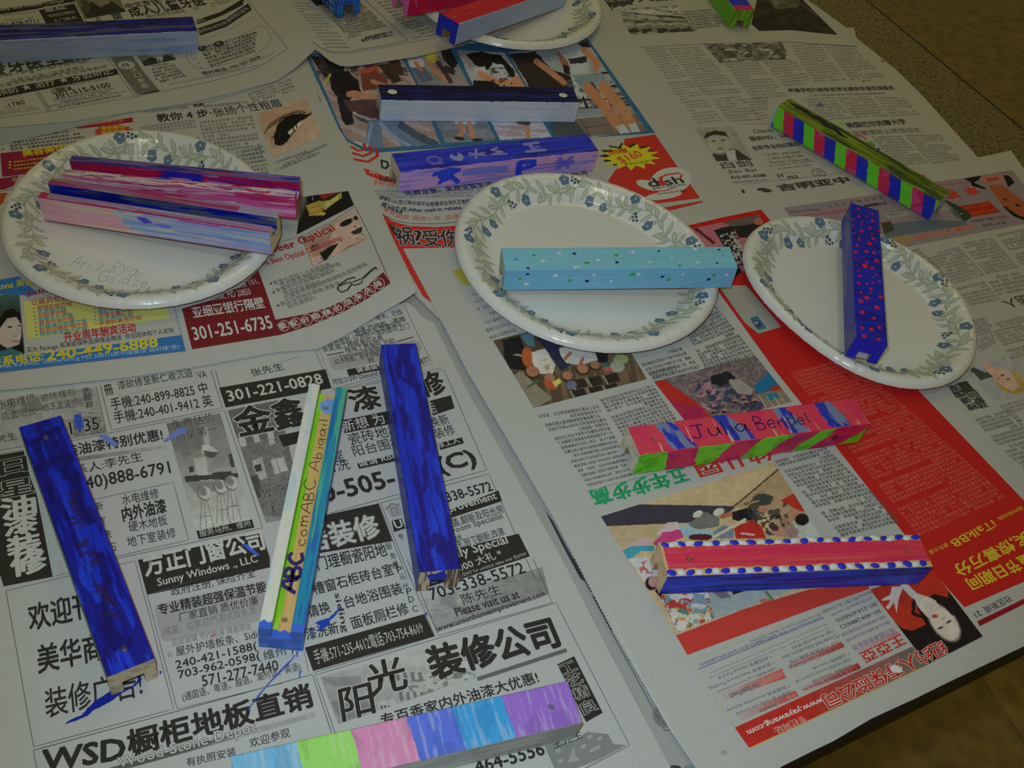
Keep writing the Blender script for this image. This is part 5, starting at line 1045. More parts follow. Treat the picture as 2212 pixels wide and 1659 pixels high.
Q([(690, 400), (1080, 322), (1105, 425), (715, 502)], K, 2); T('新想 为', [(712, 495), (1045, 425)], 92, P_, b=.01, lev=4); Q([(1395, 245), (1562, 200), (1592, 302), (1420, 362)], K, 2); T('后', [(1410, 350), (1460, 338)], 90, P_, lev=4)
T('瓷砖地板', [(765, 602), (1180, 510)], 98, K); T('阳台围栏', [(798, 692), (1190, 605)], 92, K); T('换新', [(1410, 462), (1562, 425)], 88, K); T('装修', [(1452, 548), (1608, 505)], 88, K); T('室', [(650, 732), (722, 715)], 92, K); T('清洗', [(560, 830), (768, 788)], 92, K); 
Q([(815, 742), (1100, 675), (1120, 725), (832, 786)], K, 2); T('诚请 Rockville', [(835, 775), (1290, 670)], 58, P_, b=.01, lev=4); Q([(1455, 585), (1650, 535), (1668, 582), (1480, 635)], K, 2); T('装修工人', [(1400, 642), (1642, 578)], 52, P_, b=.01, lev=4)
T('240-505-', [(330, 1110), (1130, 918)], 142, K, b=.04); T('(C)', [(1498, 852), (1790, 775)], 165, K, b=.05)
Q([(540, 1160), (985, 1062), (1098, 1362), (500, 1460)], K, 2); T('居装修', [(420, 1460), (1012, 1325)], 195, P_, b=.03, lev=4, out=G, outw=.04)
T('门理橱瓷阳地', [(512, 1600), (1062, 1478)], 112, K, b=.01)
for s, x, y in (('服', 1052, 1435), ('务', 1085, 1510), ('维', 1102, 1590)): T(s, [(x, y), (x + 48, y - 10)], 54, K)
LN([(985, 1050), (1215, 1659)], 4, K); LN([(1005, 1058), (1240, 1659)], 4, K); LN([(1005, 1058), (1865, 825), (2230, 1659)], 4, K)
Q([(1035, 1090), (1150, 1055), (1180, 1150), (1090, 1175)], LG, 2); LN([(1045, 1110), (1090, 1062), (1150, 1080)], 12, G, 3); LN([(1085, 1100), (1105, 1160), (1140, 1150), (1125, 1095), (1085, 1100)], 9, G, 3); Q([(1090, 1200), (1170, 1180), (1200, 1260), (1110, 1290)], K, 2); T('U', [(1125, 1265), (1185, 1250)], 64, P_, b=.04, lev=4); T('专', [(1150, 1355), (1195, 1345)], 50, K)
T('703-338-5572', [(1360, 1098), (1902, 958)], 80, K, b=.015); Q([(1540, 1118), (1942, 958), (1970, 1042), (1570, 1175)], K, 2); T('Improvement', [(1470, 1180), (1942, 1040)], 78, P_, b=.02, lev=4)
T('加盖,翻新及阳光房', [(1530, 1270), (1990, 1135)], 72, K, it=.05); T('Sunroom Specialist', [(1490, 1345), (1990, 1190)], 62, K, it=.06); T('敬做', [(1590, 1370), (1660, 1350)], 48, K); T('洗,厨卫翻新,改建', [(1620, 1430), (2002, 1312)], 72, K)
Q([(1600, 1425), (2102, 1302), (2192, 1482), (1640, 1665)], K, 2); T('Friendly Special', [(1380, 1590), (2030, 1400)], 100, P_, b=.015, it=.05, lev=4); T('$1000 大礼 *', [(1560, 1640), (1982, 1490)], 76, P_, b=.01, lev=4); T('or 12/31/2007 for contract value over $20000', [(1540, 1690), (2170, 1478)], 34, P_, lev=4, res=1)
at(550, 1209); Q([(1370, 180), (1660, 95), (1665, 130), (1370, 225)], K, 2); T('offer valid to 12/31', [(1300, 225), (1660, 120)], 34, P_, lev=4)
at(550, 400)
Q([(590, 1372), (960, 1290), (1270, 1235), (1310, 1250), (1335, 1300), (1300, 1350), (640, 1475), (600, 1440)], LG)
for s, a, b_, h in (('柚木、橡木、巴西', (840, 1110), (1182, 1030), 44), ('桃木,竹地板、黑檀', (800, 1185), (1208, 1085), 46), ('货源充足,质量保证', (812, 1210), (1180, 1120), 46), ('服务周到, 订货后一周内即可上门', (590, 1288), (1240, 1145), 50), ('安装,做工精细,最好品质', (552, 1335), (1030, 1240), 48), ('楼梯工费每阶 元起', (730, 1340), (1125, 1258), 44), ('红木地板、桩木地板', (648, 1432), (1000, 1362), 44), ('竞', (905, 1420), (960, 1410), 40)): T(s, [a, b_], h, K)
T('Laminate(含底垫', [(692, 1392), (1010, 1330)], 50, K); LN([(575, 1357), (712, 1330)], 9, K); LN([(1130, 1248), (1265, 1210)], 9, K); Q([(733, 1470), (985, 1424), (995, 1475), (750, 1522)], K, 2); T('诚请装修', [(818, 1497), (1040, 1455)], 54, P_, b=.02, lev=4)
T('地址:213W Diamond Ave', [(632, 1592), (1060, 1505)], 52, K); T('20877', [(1290, 1442), (1402, 1410)], 50, K)
LN([(480, 1310), (612, 1622), (1418, 1424), (1192, 960)], 3, K); LN([(512, 1305), (632, 1610)], 2, K); LN([(190, 1415), (365, 1365)], 4, C(90, 120, 160))
CUR[0].build()
# ---- middle left: colour page with beauty and eyewear advertisements
sheet('newspaper', 'colour newspaper page with eye photograph and dark red eyewear advertisement, under the pencilled plate',
      [(-160, 300), (0, 268), (300, 205), (600, 135), (655, 112), (672, 165), (691, 217), (745, 298), (786, 400), (835, 495), (900, 630), (878, 645), (821, 677), (740, 728), (685, 754), (600, 760), (447, 788), (298, 812), (108, 833), (0, 843), (-160, 868)], .0038,
      bumps=[bump(905, 625, .0075, .022), bump(700, 190, .001, .02)])
ref(150, 147, 136); K = C(42, 40, 34); G = C(88, 84, 74); W_ = C(165, 162, 150); MR = C(98, 26, 26); RD = C(160, 40, 38); YL = C(175, 158, 40); BL = C(44, 94, 140)
at(0, 0)
T('教你 4 步·', [(1262, 975), (1695, 928)], 66, K, b=.03); T('张扬个性粗眉', [(1720, 932), (2250, 852)], 74, K); T('眉颜', [(1543, 856), (1628, 842)], 24, K, b=.02); T('你可能觉得眉形之上的造型,', [(1150, 905), (1510, 862)], 24, G); T('如何打造完美眉形请看下文', [(1620, 862), (1975, 825)], 24, G)
BODY((1120, 1030), (1560, 968), (1140, 1100), (1580, 1038), 4, 15, G); BODY((1590, 990), (2018, 942), (1760, 1600), (2190, 1540), 21, 14, G); BODY((1600, 1150), (1620, 1148), (1605, 1200), (1630, 1195), 2, 2, G)
Q([(1515, 1112), (1585, 1095), (1610, 1130), (1560, 1128)], C(100, 94, 80))
BODY((1980, 760), (2330, 640), (2020, 820), (2360, 720), 4, 13, G)
Q([(590, 1020), (760, 985), (1056, 935), (1062, 972), (850, 1000), (640, 1025)], C(130, 30, 48)); T('美容美体沙龙', [(720, 1000), (985, 970)], 40, C(170, 140, 110))
Q(star(908, 1052, 165, 66, 18, .8), C(165, 50, 28), 2)
for i, s in enumerate(('最新推出', '美容美体', '优惠礼品')): T(s, [(812 - i * 4, 1042 + i * 34), (998 + i * 8, 1022 + i * 34)], 30, YL, b=.02, lev=4)
BODY((75, 1130), (605, 1048), (85, 1200), (720, 1128), 4, 19, K, bold=.01)
Q([(3, 1222), (400, 1178), (700, 1140), (700, 1180), (420, 1290), (215, 1385), (18, 1410)], C(118, 26, 48)); T('美容美体服务', [(188, 1252), (700, 1178)], 58, YL, b=.05)
for i in range(3): BODY((110, 1300 + i * 30), (440, 1255 + i * 30), (110, 1301 + i * 30), (440, 1256 + i * 30), 1, 13, YL, bold=.03); EL(80, 1292 + i * 24, 10, 7, YL, 3)
Q([(-40, 1430), (150, 1398), (110, 1480), (30, 1510), (-40, 1512)], C(118, 26, 48)); T('欢', [(100, 1455), (145, 1448)], 40, C(170, 150, 120)); LN([(0, 1525), (110, 1505)], 4, K); Q([(-40, 1545), (60, 1535), (20, 1620), (-40, 1660)], C(150, 60, 30)); Q([(20, 1180), (40, 1185), (15, 1195)], C(150, 40, 36))
at(550, 0)
def eye(p):
    p.grade((60, 950), (420, 1150), C(172, 146, 126), 0, .8); p.poly([(70, 1060), (110, 990), (200, 930), (310, 890), (420, 870), (330, 905), (220, 955), (130, 1020)], C(92, 66, 46), wob=(5, 20), a=.8); p.stroke([(80, 1060), (130, 990), (230, 925), (330, 888)], 16, C(100, 74, 54), a=.7)
    q = [(150, 1090), (180, 1000), (240, 935), (320, 908), (445, 910), (380, 950), (320, 1040), (260, 1130), (200, 1165), (160, 1150)]
    p.poly(q, C(20, 18, 12), wob=(6, 16)); p.noise(9, 70, C(34, 28, 20), .5, .6, .8, seed=3, ang=28, mask=p.inside([(q_[0] + (q_[0] - 290) * .16, q_[1] + (q_[1] - 1030) * .16) for q_ in q])); p.stroke([(445, 908), (380, 950), (270, 1078)], 16, C(30, 24, 18)); p.poly([(262, 1060), (300, 1020), (380, 955), (360, 1000), (280, 1078)], C(180, 176, 164), wob=(4, 14)); p.stroke([(300, 1000), (312, 1040)], 12, C(24, 20, 16)); p.stroke([(330, 990), (336, 1016)], 10, C(24, 20, 16))
PH((14, 912), (408, 778), (542, 1080), (145, 1257), C(158, 128, 104), eye, res=1.0)
for s, a, b_, h in (('1.你先用笔沿眉眉根', (160, 1312), (432, 1215), 26), ('STEP.4 将白色眉粉轻轻描', (235, 1330), (580, 1158), 28), ('5.浮掉和眉毛纹理整齐', (178, 1368), (530, 1225), 26)): T(s, [a, b_], h, G)
T('底', [(195, 1485), (272, 1465)], 60, K); BODY((-100, 1225), (85, 1180), (-60, 1420), (130, 1390), 7, 7, G)
at(550, 400)
def scent(p):
    p.grade((350, 80), (440, 120), C(140, 136, 124), .8, 0); p.poly([(410, 100), (500, 75), (505, 135), (425, 150)], C(16, 16, 14)); p.poly([(408, 165), (520, 120), (545, 205), (520, 245), (440, 245)], C(150, 118, 52)); p.poly([(428, 165), (500, 145), (510, 200), (445, 212)], C(170, 136, 62))
    for k in range(4): p.stroke([(440 + k * 18, 170 - k * 4), (446 + k * 18, 190 - k * 4)], 5, C(70, 50, 26))
    p.poly([(508, 70), (590, 10), (690, 15), (660, 70), (540, 120)], C(110, 36, 20), wob=(5, 20)); p.stroke([(550, 60), (640, 30)], 12, C(170, 100, 50)); p.poly([(525, 130), (600, 120), (690, 55), (695, 100), (560, 200), (530, 180)], C(142, 132, 62)); p.poly([(560, 150), (660, 90), (670, 110), (570, 185)], C(165, 156, 92)); p.stroke([(460, 90), (466, 120)], 4, C(180, 176, 165)); p.stroke([(430, 245), (560, 220)], 6, C(165, 140, 80)); p.ell(540, 230, 24, 14, C(170, 150, 60))
PH((370, 95), (745, 48), (792, 160), (335, 395), C(24, 22, 19), scent)
LN([(195, 458), (400, 395), (620, 290), (800, 172)], 4, C(80, 70, 66)); LN([(800, 172), (920, 400), (1078, 782)], 5, MR); LN([(160, 520), (360, 465)], 2, G); LN([(200, 560), (380, 520)], 2, G)
def shades(p):
    p.noise(50, 40, C(150, 126, 96), .48, .6, .7, seed=4); p.poly([(640, 300), (800, 215), (890, 430), (760, 480), (640, 560), (560, 600)], C(172, 142, 122), wob=(8, 40)); p.ell(730, 300, 58, 24, C(28, 24, 22), ang=-25); p.ell(815, 260, 30, 18, C(34, 28, 26), ang=-20); p.poly([(760, 380), (830, 340), (870, 330), (850, 380), (790, 400)], C(46, 42, 38), wob=(6, 20)); p.noise(16, 8, C(96, 92, 84), .5, .6, .8, seed=9, mask=p.inside([(800, 420), (880, 370), (890, 430), (800, 480)])); p.poly([(375, 420), (450, 400), (480, 440), (400, 460)], C(34, 28, 26)); p.stroke([(640, 320), (560, 400)], 30, C(160, 130, 80), a=.7)
    p.poly([(480, 450), (560, 420), (640, 480), (560, 540), (500, 520)], C(140, 108, 92)); p.poly([(520, 540), (600, 490), (675, 460), (600, 560), (560, 615)], C(26, 24, 22)); p.ell(480, 500, 40, 26, C(40, 34, 38), ang=-20); p.ell(500, 590, 40, 20, C(70, 52, 60)); p.poly([(440, 580), (520, 560), (540, 600), (470, 648)], C(168, 136, 122)); p.ell(800, 330, 14, 9, C(150, 70, 60))
PH((372, 425), (800, 212), (892, 430), (462, 652), C(140, 112, 84), shades)
T('Pioneer Optical', [(-20, 575), (190, 548), (350, 508), (520, 440), (665, 372)], 84, C(130, 30, 36), b=.045, lev=5, out=W_, outw=.04); T('The Best Optical Craftsmanship', [(45, 668), (230, 618), (400, 572), (560, 510), (715, 448)], 62, C(150, 40, 36), b=.02, lev=5, out=W_, outw=.02)
at(0, 0, 1)
Q([(393, 667), (445, 652), (523, 617), (558, 584), (578, 640), (595, 691), (658, 679), (702, 667), (748, 648), (789, 622), (828, 588), (843, 612), (794, 645), (740, 675), (672, 703), (604, 724), (415, 755)], MR)
at(0, 400)
T('Dr, Suite 101,', [(1790, 858), (2072, 790)], 56, W_); T('Rockville, MD 20850', [(1640, 938), (2005, 880)], 62, W_); T('亚细亚银行隔壁', [(1545, 1064), (2115, 978)], 92, W_, b=.03); T('301-251-6735', [(1550, 1238), (2178, 1140)], 106, W_, b=.03)
at(550, 400)
for ch, (x, y) in zip('要配好眼镜必须来先锋', ((235, 1122), (328, 1100), (418, 1073), (505, 1045), (590, 1013), (675, 975), (757, 933), (840, 889), (920, 840), (992, 786))):
    EL(x, y, 44, 44, W_, 2, n=28); EL(x, y, 39, 39, MR, 3, n=28); T(ch, [(x - 26, y + 34), (x + 32, y + 12)], 52, W_, b=.02, lev=4)
for s, a, b_, h in (('享誉大华府二十年老字号', (160, 800), (612, 645), 40), ('技术精湛,精配近镜度眼镜', (215, 815), (692, 640), 40), ('专售新科技超薄轻弹镜片,', (182, 862), (662, 690), 40), ('渐进式无框欧元', (238, 880), (545, 785), 40), ('代理世界各国名牌眼镜框及造型眼镜', (250, 915), (905, 640), 40), ('本店设有特价眼镜,请查询', (215, 968), (690, 795), 42), ('验光请预约', (272, 985), (490, 912), 40)): T(s, [a, b_], h, G)
for x, y in ((130, 785), (152, 855), (188, 960)): Q(star(x, y, 13, 13, 5, .42, -.3), K, 3)
LN([(660, 830), (690, 855), (735, 840), (770, 795), (765, 775), (720, 785), (665, 810), (660, 830)], 13, K, 4); LN([(770, 790), (800, 800), (850, 780), (870, 740), (780, 775)], 13, K, 4); LN([(868, 740), (920, 690), (965, 655), (972, 672)], 20, K, 4); LN([(670, 800), (740, 750), (800, 735), (795, 745)], 14, K, 4)
at(0, 400)
Q([(-40, 760), (150, 728), (300, 860), (250, 880), (-40, 870)], BL); T('Anna 美容', [(-40, 845), (270, 795)], 62, YL, b=.03, it=.06); T('Julie', [(212, 895), (410, 862)], 46, C(150, 36, 56), b=.02, it=.05)
LN([(1385, 960), (1478, 1322)], 5, C(70, 100, 130)); LN([(155, 865), (200, 1350)], 3, C(90, 90, 80))
def model(p):
    p.grade((60, 880), (80, 1100), C(26, 30, 26), 0, 1); p.poly([(-20, 1100), (40, 1000), (100, 980), (160, 1020), (165, 1100), (120, 1060), (50, 1120), (0, 1180)], C(20, 18, 16)); p.poly([(0, 1140), (60, 1060), (130, 1050), (170, 1110), (170, 1210), (150, 1270), (60, 1300), (-10, 1260)], C(160, 146, 134)); p.ell(80, 1132, 22, 7, K); p.ell(152, 1120, 14, 6, K); p.ell(120, 1245, 38, 8, C(160, 90, 84)); p.ell(130, 1200, 14, 8, C(140, 118, 108)); p.poly([(-20, 1330), (80, 1300), (195, 1260), (200, 1380), (-20, 1400)], C(52, 92, 92)); p.poly([(90, 1300), (190, 1255), (195, 1340), (140, 1320)], C(18, 18, 18))
PH((-20, 880), (150, 862), (196, 1352), (-20, 1392), C(60, 82, 76), model)
Q([(190, 930), (400, 900), (1340, 990), (1352, 1060), (800, 1140), (240, 1228), (215, 1200)], C(168, 164, 88))
PK = C(160, 64, 78); CY = C(60, 112, 140)
T('让最具有魅力', [(250, 962), (600, 915)], 52, PK, b=.01)
for i, (s, w_) in enumerate((('基础护肤疗程', 280), ('抗衰脂疗程', 230), ('抗敏感疗程', 232), ('收缩毛孔疗程', 275), ('瘦身纤体疗程', 282), ('舒缓减压按摩疗程', 378), ('肌肤问题护理疗程', 385), ('特效保湿锁水疗程', 380))):
    x, y = 298 + i * 3, 997 + i * 30; c = PK if i % 2 == 0 else CY; T(s, [(x, y), (x + w_, y - w_ * .135)], 33, c, b=.015); Q(star(x - 26, y - 14, 12, 10, 5, .45, -.3), c, 3)
for i, (s, w_) in enumerate((('精油按摩疗程', 270), ('瘦脸丰胸疗程', 260), ('保健毛囊疗程', 270), ('各式美容化妆', 275), ('去皱抗衰老疗程', 340))):
    x, y = 782 + i * 2, 998 + i * 30; c = PK if i % 2 == 0 else CY; T(s, [(x, y), (x + w_, y - w_ * .135)], 33, c, b=.015); Q(star(x - 26, y - 14, 12, 10, 5, .45, -.3), c, 3)
T('开业周年酬宾活动', [(515, 1254), (1088, 1168)], 78, C(160, 36, 34), b=.03); T('买大 Package 有高级保养品保健品赠送  欢迎团体和个人定购', [(215, 1345), (1388, 1182)], 50, K)
Q([(-60, 1392), (700, 1296), (1448, 1194), (1476, 1322), (700, 1408), (-60, 1498)], BL); T('联系电话:', [(-85, 1462), (350, 1398)], 78, YL, b=.05); T('240-449-6888', [(372, 1400), (1258, 1288)], 76, YL, b=.05, it=.03); T('S. Frederick Rd #602, Gaithersburg MD 20877(原中国餐馆"品轩楼"旁)', [(-180, 1492), (1432, 1312)], 44, C(150, 160, 160))
LN([(-40, 1500), (700, 1410), (1478, 1322)], 4, C(120, 60, 80))
CUR[0].build()
# ---- top left: dentist advertisements
sheet('newspaper', 'newspaper edge showing only as a thin bluish margin below the dentist page',
      [(-170, 340), (0, 312), (108, 288), (271, 245), (461, 218), (598, 177), (660, 130), (640, 60), (200, 150), (-170, 200)], .0044, paper=(.46, .50, .53))
CUR[0].build()
sheet('newspaper', 'yellowed newspaper page of dentist advertisements under the large navy and white stick',
      [(-200, -60), (540, -60), (580, 0), (632, 55), (681, 107), (640, 145), (598, 174), (500, 200), (407, 222), (271, 243), (163, 261), (0, 275), (-200, 320)], .0050, bumps=[bump(684, 104, .0058, .03)])
ref(138, 128, 102); K = C(38, 34, 22); G = C(86, 78, 56); P_ = C(140, 130, 104); LG = C(108, 100, 76)
at(0, 0)
Q([(-20, 75), (250, 40), (570, -20), (600, 10), (300, 70), (-20, 118)], K); T('Facility and Health Center', [(-60, 108), (525, 25)], 34, P_, b=.01, lev=4)
Q([(308, 82), (590, 30), (672, 182), (372, 196)], K); T('急症', [(365, 102), (535, 72)], 56, P_, b=.03, lev=4); T('有急症无须预约', [(395, 142), (600, 108)], 28, P_, lev=4); T('上门服务', [(430, 182), (620, 152)], 28, P_, lev=4)
T('301-838-9711', [(-5, 218), (312, 184)], 34, K); BODY((20, 130), (290, 100), (40, 170), (270, 148), 2, 12, G)
LN([(550, 0), (672, 192)], 3, K); LN([(578, 0), (700, 190)], 3, K)
def suit(p):
    p.poly([(640, 60), (720, 20), (870, 0), (1010, 90), (690, 150)], C(42, 38, 24)); p.poly([(740, -20), (860, -30), (880, 20), (800, 60), (750, 30)], C(100, 92, 68)); p.poly([(640, 0), (700, 10), (720, 90), (680, 120)], C(60, 54, 36), wob=(10, 30))
PH((585, -20), (950, -20), (1002, 92), (680, 152), C(92, 84, 60), suit)
T('中文专线: 240', [(1012, 72), (1420, 5)], 48, K, b=.01); T('成人儿童牙医', [(1055, 140), (1650, 38)], 92, K, b=.03); T('王', [(765, 168), (812, 162)], 40, K); T('蕾', [(900, 160), (985, 150)], 60, K); T('博士医师专业服务', [(1175, 145), (1485, 98)], 28, G); T('持人', [(1552, 82), (1600, 70)], 30, G); BODY((1680, 20), (1860, -30), (1690, 60), (1850, 10), 3, 9, G)
Q([(1568, 160), (1760, 95), (1945, -15), (1935, 40), (1760, 128), (1570, 196)], K); T('新店开张', [(1575, 192), (1640, 165)], 34, P_, lev=4); Q([(1575, 228), (1800, 150), (1975, 28), (2005, 80), (1800, 215), (1592, 284)], K); T('医师出诊时间,请电预约挂号', [(1590, 270), (1790, 205), (1990, 75)], 40, P_, lev=4, res=1)
LN([(1600, 320), (1800, 250), (2030, 130)], 2, G); LN([(1700, 215), (1900, 120)], 4, G)
LN([(1960, -10), (2120, 180), (2292, 388), (2020, 555), (1640, 660), (1070, 772)], 3, K)
LN([(1480, 430), (1500, 490), (1560, 545), (1650, 545), (2000, 460), (2140, 360), (2160, 300), (2120, 220), (2080, 205), (1900, 290)], 3, G)
EL(1608, 386, 36, 19, K, 2, -8); EL(1742, 350, 42, 22, K, 2, -8); T('本', [(1598, 396), (1622, 392)], 24, P_, lev=4); T('海', [(1728, 362), (1758, 356)], 26, P_, lev=4)
BODY((1600, 400), (2060, 268), (1685, 535), (2040, 412), 6, 14, C(60, 54, 38), bold=.015); T('预约电话: 703-207-0009', [(1618, 602), (1840, 556), (2085, 462)], 34, K, b=.012); T('Serving American Hispanic Persian Korean', [(1640, 612), (1900, 555), (2185, 425)], 16, G, res=1); T('www.yourdentalcenteronline.com', [(1350, 680), (1750, 605), (2060, 528)], 18, G)
for i in range(4): EL(1528 + i * 26, 432 + i * 36, 6, 6, G, 2)
def doc(p):
    p.poly([(1120, 500), (1200, 455), (1330, 440), (1400, 470), (1420, 500), (1160, 540)], C(44, 40, 26)); p.ell(1240, 430, 66, 30, C(118, 110, 84)); p.poly([(1240, 460), (1300, 452), (1290, 500), (1270, 510)], C(140, 132, 106)); p.stroke([(1270, 480), (1276, 500)], 16, C(60, 54, 38))
PH((1085, 432), (1368, 410), (1402, 474), (1150, 528), C(90, 82, 60), doc)
BODY((1205, 535), (1385, 508), (1255, 668), (1485, 608), 6, 9, C(60, 54, 38), bold=.015)
Q([(880, 450), (1040, 428), (1150, 580), (1268, 722), (1100, 755), (985, 610)], C(84, 78, 58)); Q([(1180, 735), (1268, 718), (1270, 728), (1110, 758)], K, 2); Q(star(1005, 520, 74, 36, 12, .8), P_, 2); T('特', [(980, 545), (1040, 536)], 40, K, lev=4)
for s, x, y in (('中', 900, 458), ('文', 1050, 578), ('口', 1080, 622), ('腔', 1110, 664), ('医', 1140, 705)): T(s, [(x, y), (x + 52, y - 8)], 36, P_, b=.02, lev=4)
LN([(848, 450), (1072, 772)], 3, K); LN([(872, 448), (1100, 775)], 3, K)
T('专牙医全家福', [(-60, 608), (770, 462)], 104, C(52, 48, 34), b=.05); T('James Tong DMD MS PhD', [(-70, 640), (705, 505)], 44, C(60, 54, 38), it=.03); T('马里兰大学儿童牙医博士', [(95, 665), (685, 548)], 34, G); T('马里兰大学医院研正专业指导教师', [(-10, 700), (858, 545)], 32, G)
Q([(-20, 716), (450, 632), (930, 548), (945, 592), (450, 694), (-20, 785)], K); T('预防 ★ 治疗 ★ 牙齿矫正', [(-10, 768), (902, 588)], 56, P_, b=.01, lev=4)
T('-1780', [(45, 862), (205, 828)], 36, K); BODY((0, 885), (210, 848), (0, 920), (320, 870), 3, 16, G); BODY((20, 790), (180, 765), (20, 815), (190, 790), 2, 10, LG)
LN([(285, 732), (385, 882)], 4, K); LN([(305, 728), (402, 878)], 4, K); Q([(395, 712), (540, 680), (568, 720), (420, 752)], LG); Q([(440, 708), (500, 695), (525, 722), (460, 738)], C(70, 64, 46), 2); Q([(540, 700), (560, 690), (570, 715), (550, 722)], K, 2); T('HIGH POINT', [(560, 688), (870, 640)], 26, LG)
T('301-515-5100', [(448, 782), (888, 692)], 42, K, b=.01); T('23206 Brewers Tavern Way', [(432, 812), (920, 715)], 30, G); T('Clarksburg, MD 20871', [(492, 828), (892, 745)], 30, G); T('between Gaithersburg and Rockville, I-270 Exit 18', [(398, 858), (1002, 740)], 22, G, res=1); T('www.highpointdental.com', [(468, 868), (972, 772)], 26, K)
LN([(-20, 945), (500, 872), (1066, 772)], 3, K)
CUR[0].build()
# ---- top middle: yellowed page with a curled corner
sheet('newspaper', 'yellowed newspaper page of boxed text columns with curled corner, under the farthest plate',
      [(530, -70), (552, -10), (602, 48), (652, 98), (680, 106), (692, 114), (712, 131), (735, 142), (757, 143), (800, 138), (900, 122), (1000, 97), (1100, 60), (1180, -10), (1190, -70)], .0036, bumps=[bump(748, 92, .0040, .036)])
ref(132, 120, 90); K = C(44, 38, 22); G = C(84, 74, 50)
at(640, 0, 360 / 2212)
BODY((-60, 40), (190, 60), (400, 640), (705, 640), 15, 12, G, bold=.02); BODY((310, 90), (860, 40), (700, 515), (1245, 385), 14, 13, G, bold=.02); BODY((930, 520), (1290, 440), (880, 560), (1300, 480), 2, 10, K, bold=.03)
LN([(880, -30), (1180, 250), (1482, 540), (1100, 620), (700, 690), (480, 688), (330, 640), (220, 560)], 8, C(70, 62, 38)); LN([(1850, 500), (1100, 648), (700, 712), (500, 712), (340, 660)], 6, C(92, 82, 58))
BODY((1040, 10), (1230, -20), (1330, 260), (1560, 210), 7, 9, G, bold=.03); BODY((1330, 290), (1560, 240), (1720, 500), (1900, 450), 7, 9, G, bold=.03); T('作者单位', [(1560, 520), (1680, 492)], 26, G)
Q([(170, -20), (330, -20), (385, 66), (268, 80)], C(30, 26, 16))
CUR[0].build()
# ================================================================== paper plates
_pz = lambda x, y, z: z + wave(np.array([x]), np.array([y]))[0]
P1 = Plate('flower-rimmed paper plate holding two sticks, with pencilled names on it', -.2461, .4792, .0043, .0827, (-.0009, -.001, .0011, -.0002), rot=.4, seed=1)
P2 = Plate('flower-rimmed paper plate under the pale blue dotted stick', .0278, .5401, .0041, .0870, (.002, -.0014, .0005, .0011), rot=.15, seed=2)
P3 = Plate('bent oval flower-rimmed paper plate under the navy stick with red dots', .2150, .5685, .0039, .0785, (.0014, -.0065, -.0013, .0017), rot=.9, seed=3)
P4 = Plate('flower-rimmed paper plate under the red-topped white stick', -.083, .851, .0046, .0837, rot=.3, seed=4)
for p_ in (P2, P3, P4): p_.build()
ref(150, 147, 136); P1.write('Ari & RYan', (148, 574), (306, 602), 27, C(134, 132, 140), b=.04, it=.03); P1.write('Goidze', (207, 606), (318, 622), 24, C(138, 135, 142), b=.05)
P1.build()

# ================================================================== the painted sticks
def wet(seed, col, lo=.5, hi=.62, a=.8, sx=26, sy=2.2):
    return lambda p: p.noise(sx, sy, col, lo, hi, a, seed=seed)
ref(150, 146, 134)
# navy and white with a white dot at each end
WH = C(200, 203, 203); NV = C(15, 18, 66)
def paint(p):
    p.C[:] = WH; p.noise(40, 2.0, C(150, 160, 172), .5, .65, .6, seed=2)
    e = .5 * (fbm(p.X / 5, p.X * 0, 5) - .5); top = (p.Y > -.1 + e) & (p.Y < SW_ + .2); p.mixm(top, NV); p.noise(50, 2.2, C(10, 10, 36), .46, .6, .9, seed=7, mask=top & (p.Y > 1.5)); p.noise(30, 1.5, C(34, 38, 120), .6, .7, .6, seed=9, mask=top)
    p.ell(140, -3, 5, 1.5, C(140, 148, 160), a=.5)
s = Stick('navy blue stick with white sides and a white paint dot at either end', (-.1394, .6452, .3972, .0034, .0034), paint, 1.003, end0=solid(WH, C(150, 158, 168)), end1=solid(WH), holes=None)
s.dome(9.5, 11, 3.6, 3.0, .5, C(186, 190, 172)); s.dome(140, 9.5, 3.4, 2.9, .5, C(186, 190, 172)); s.build()
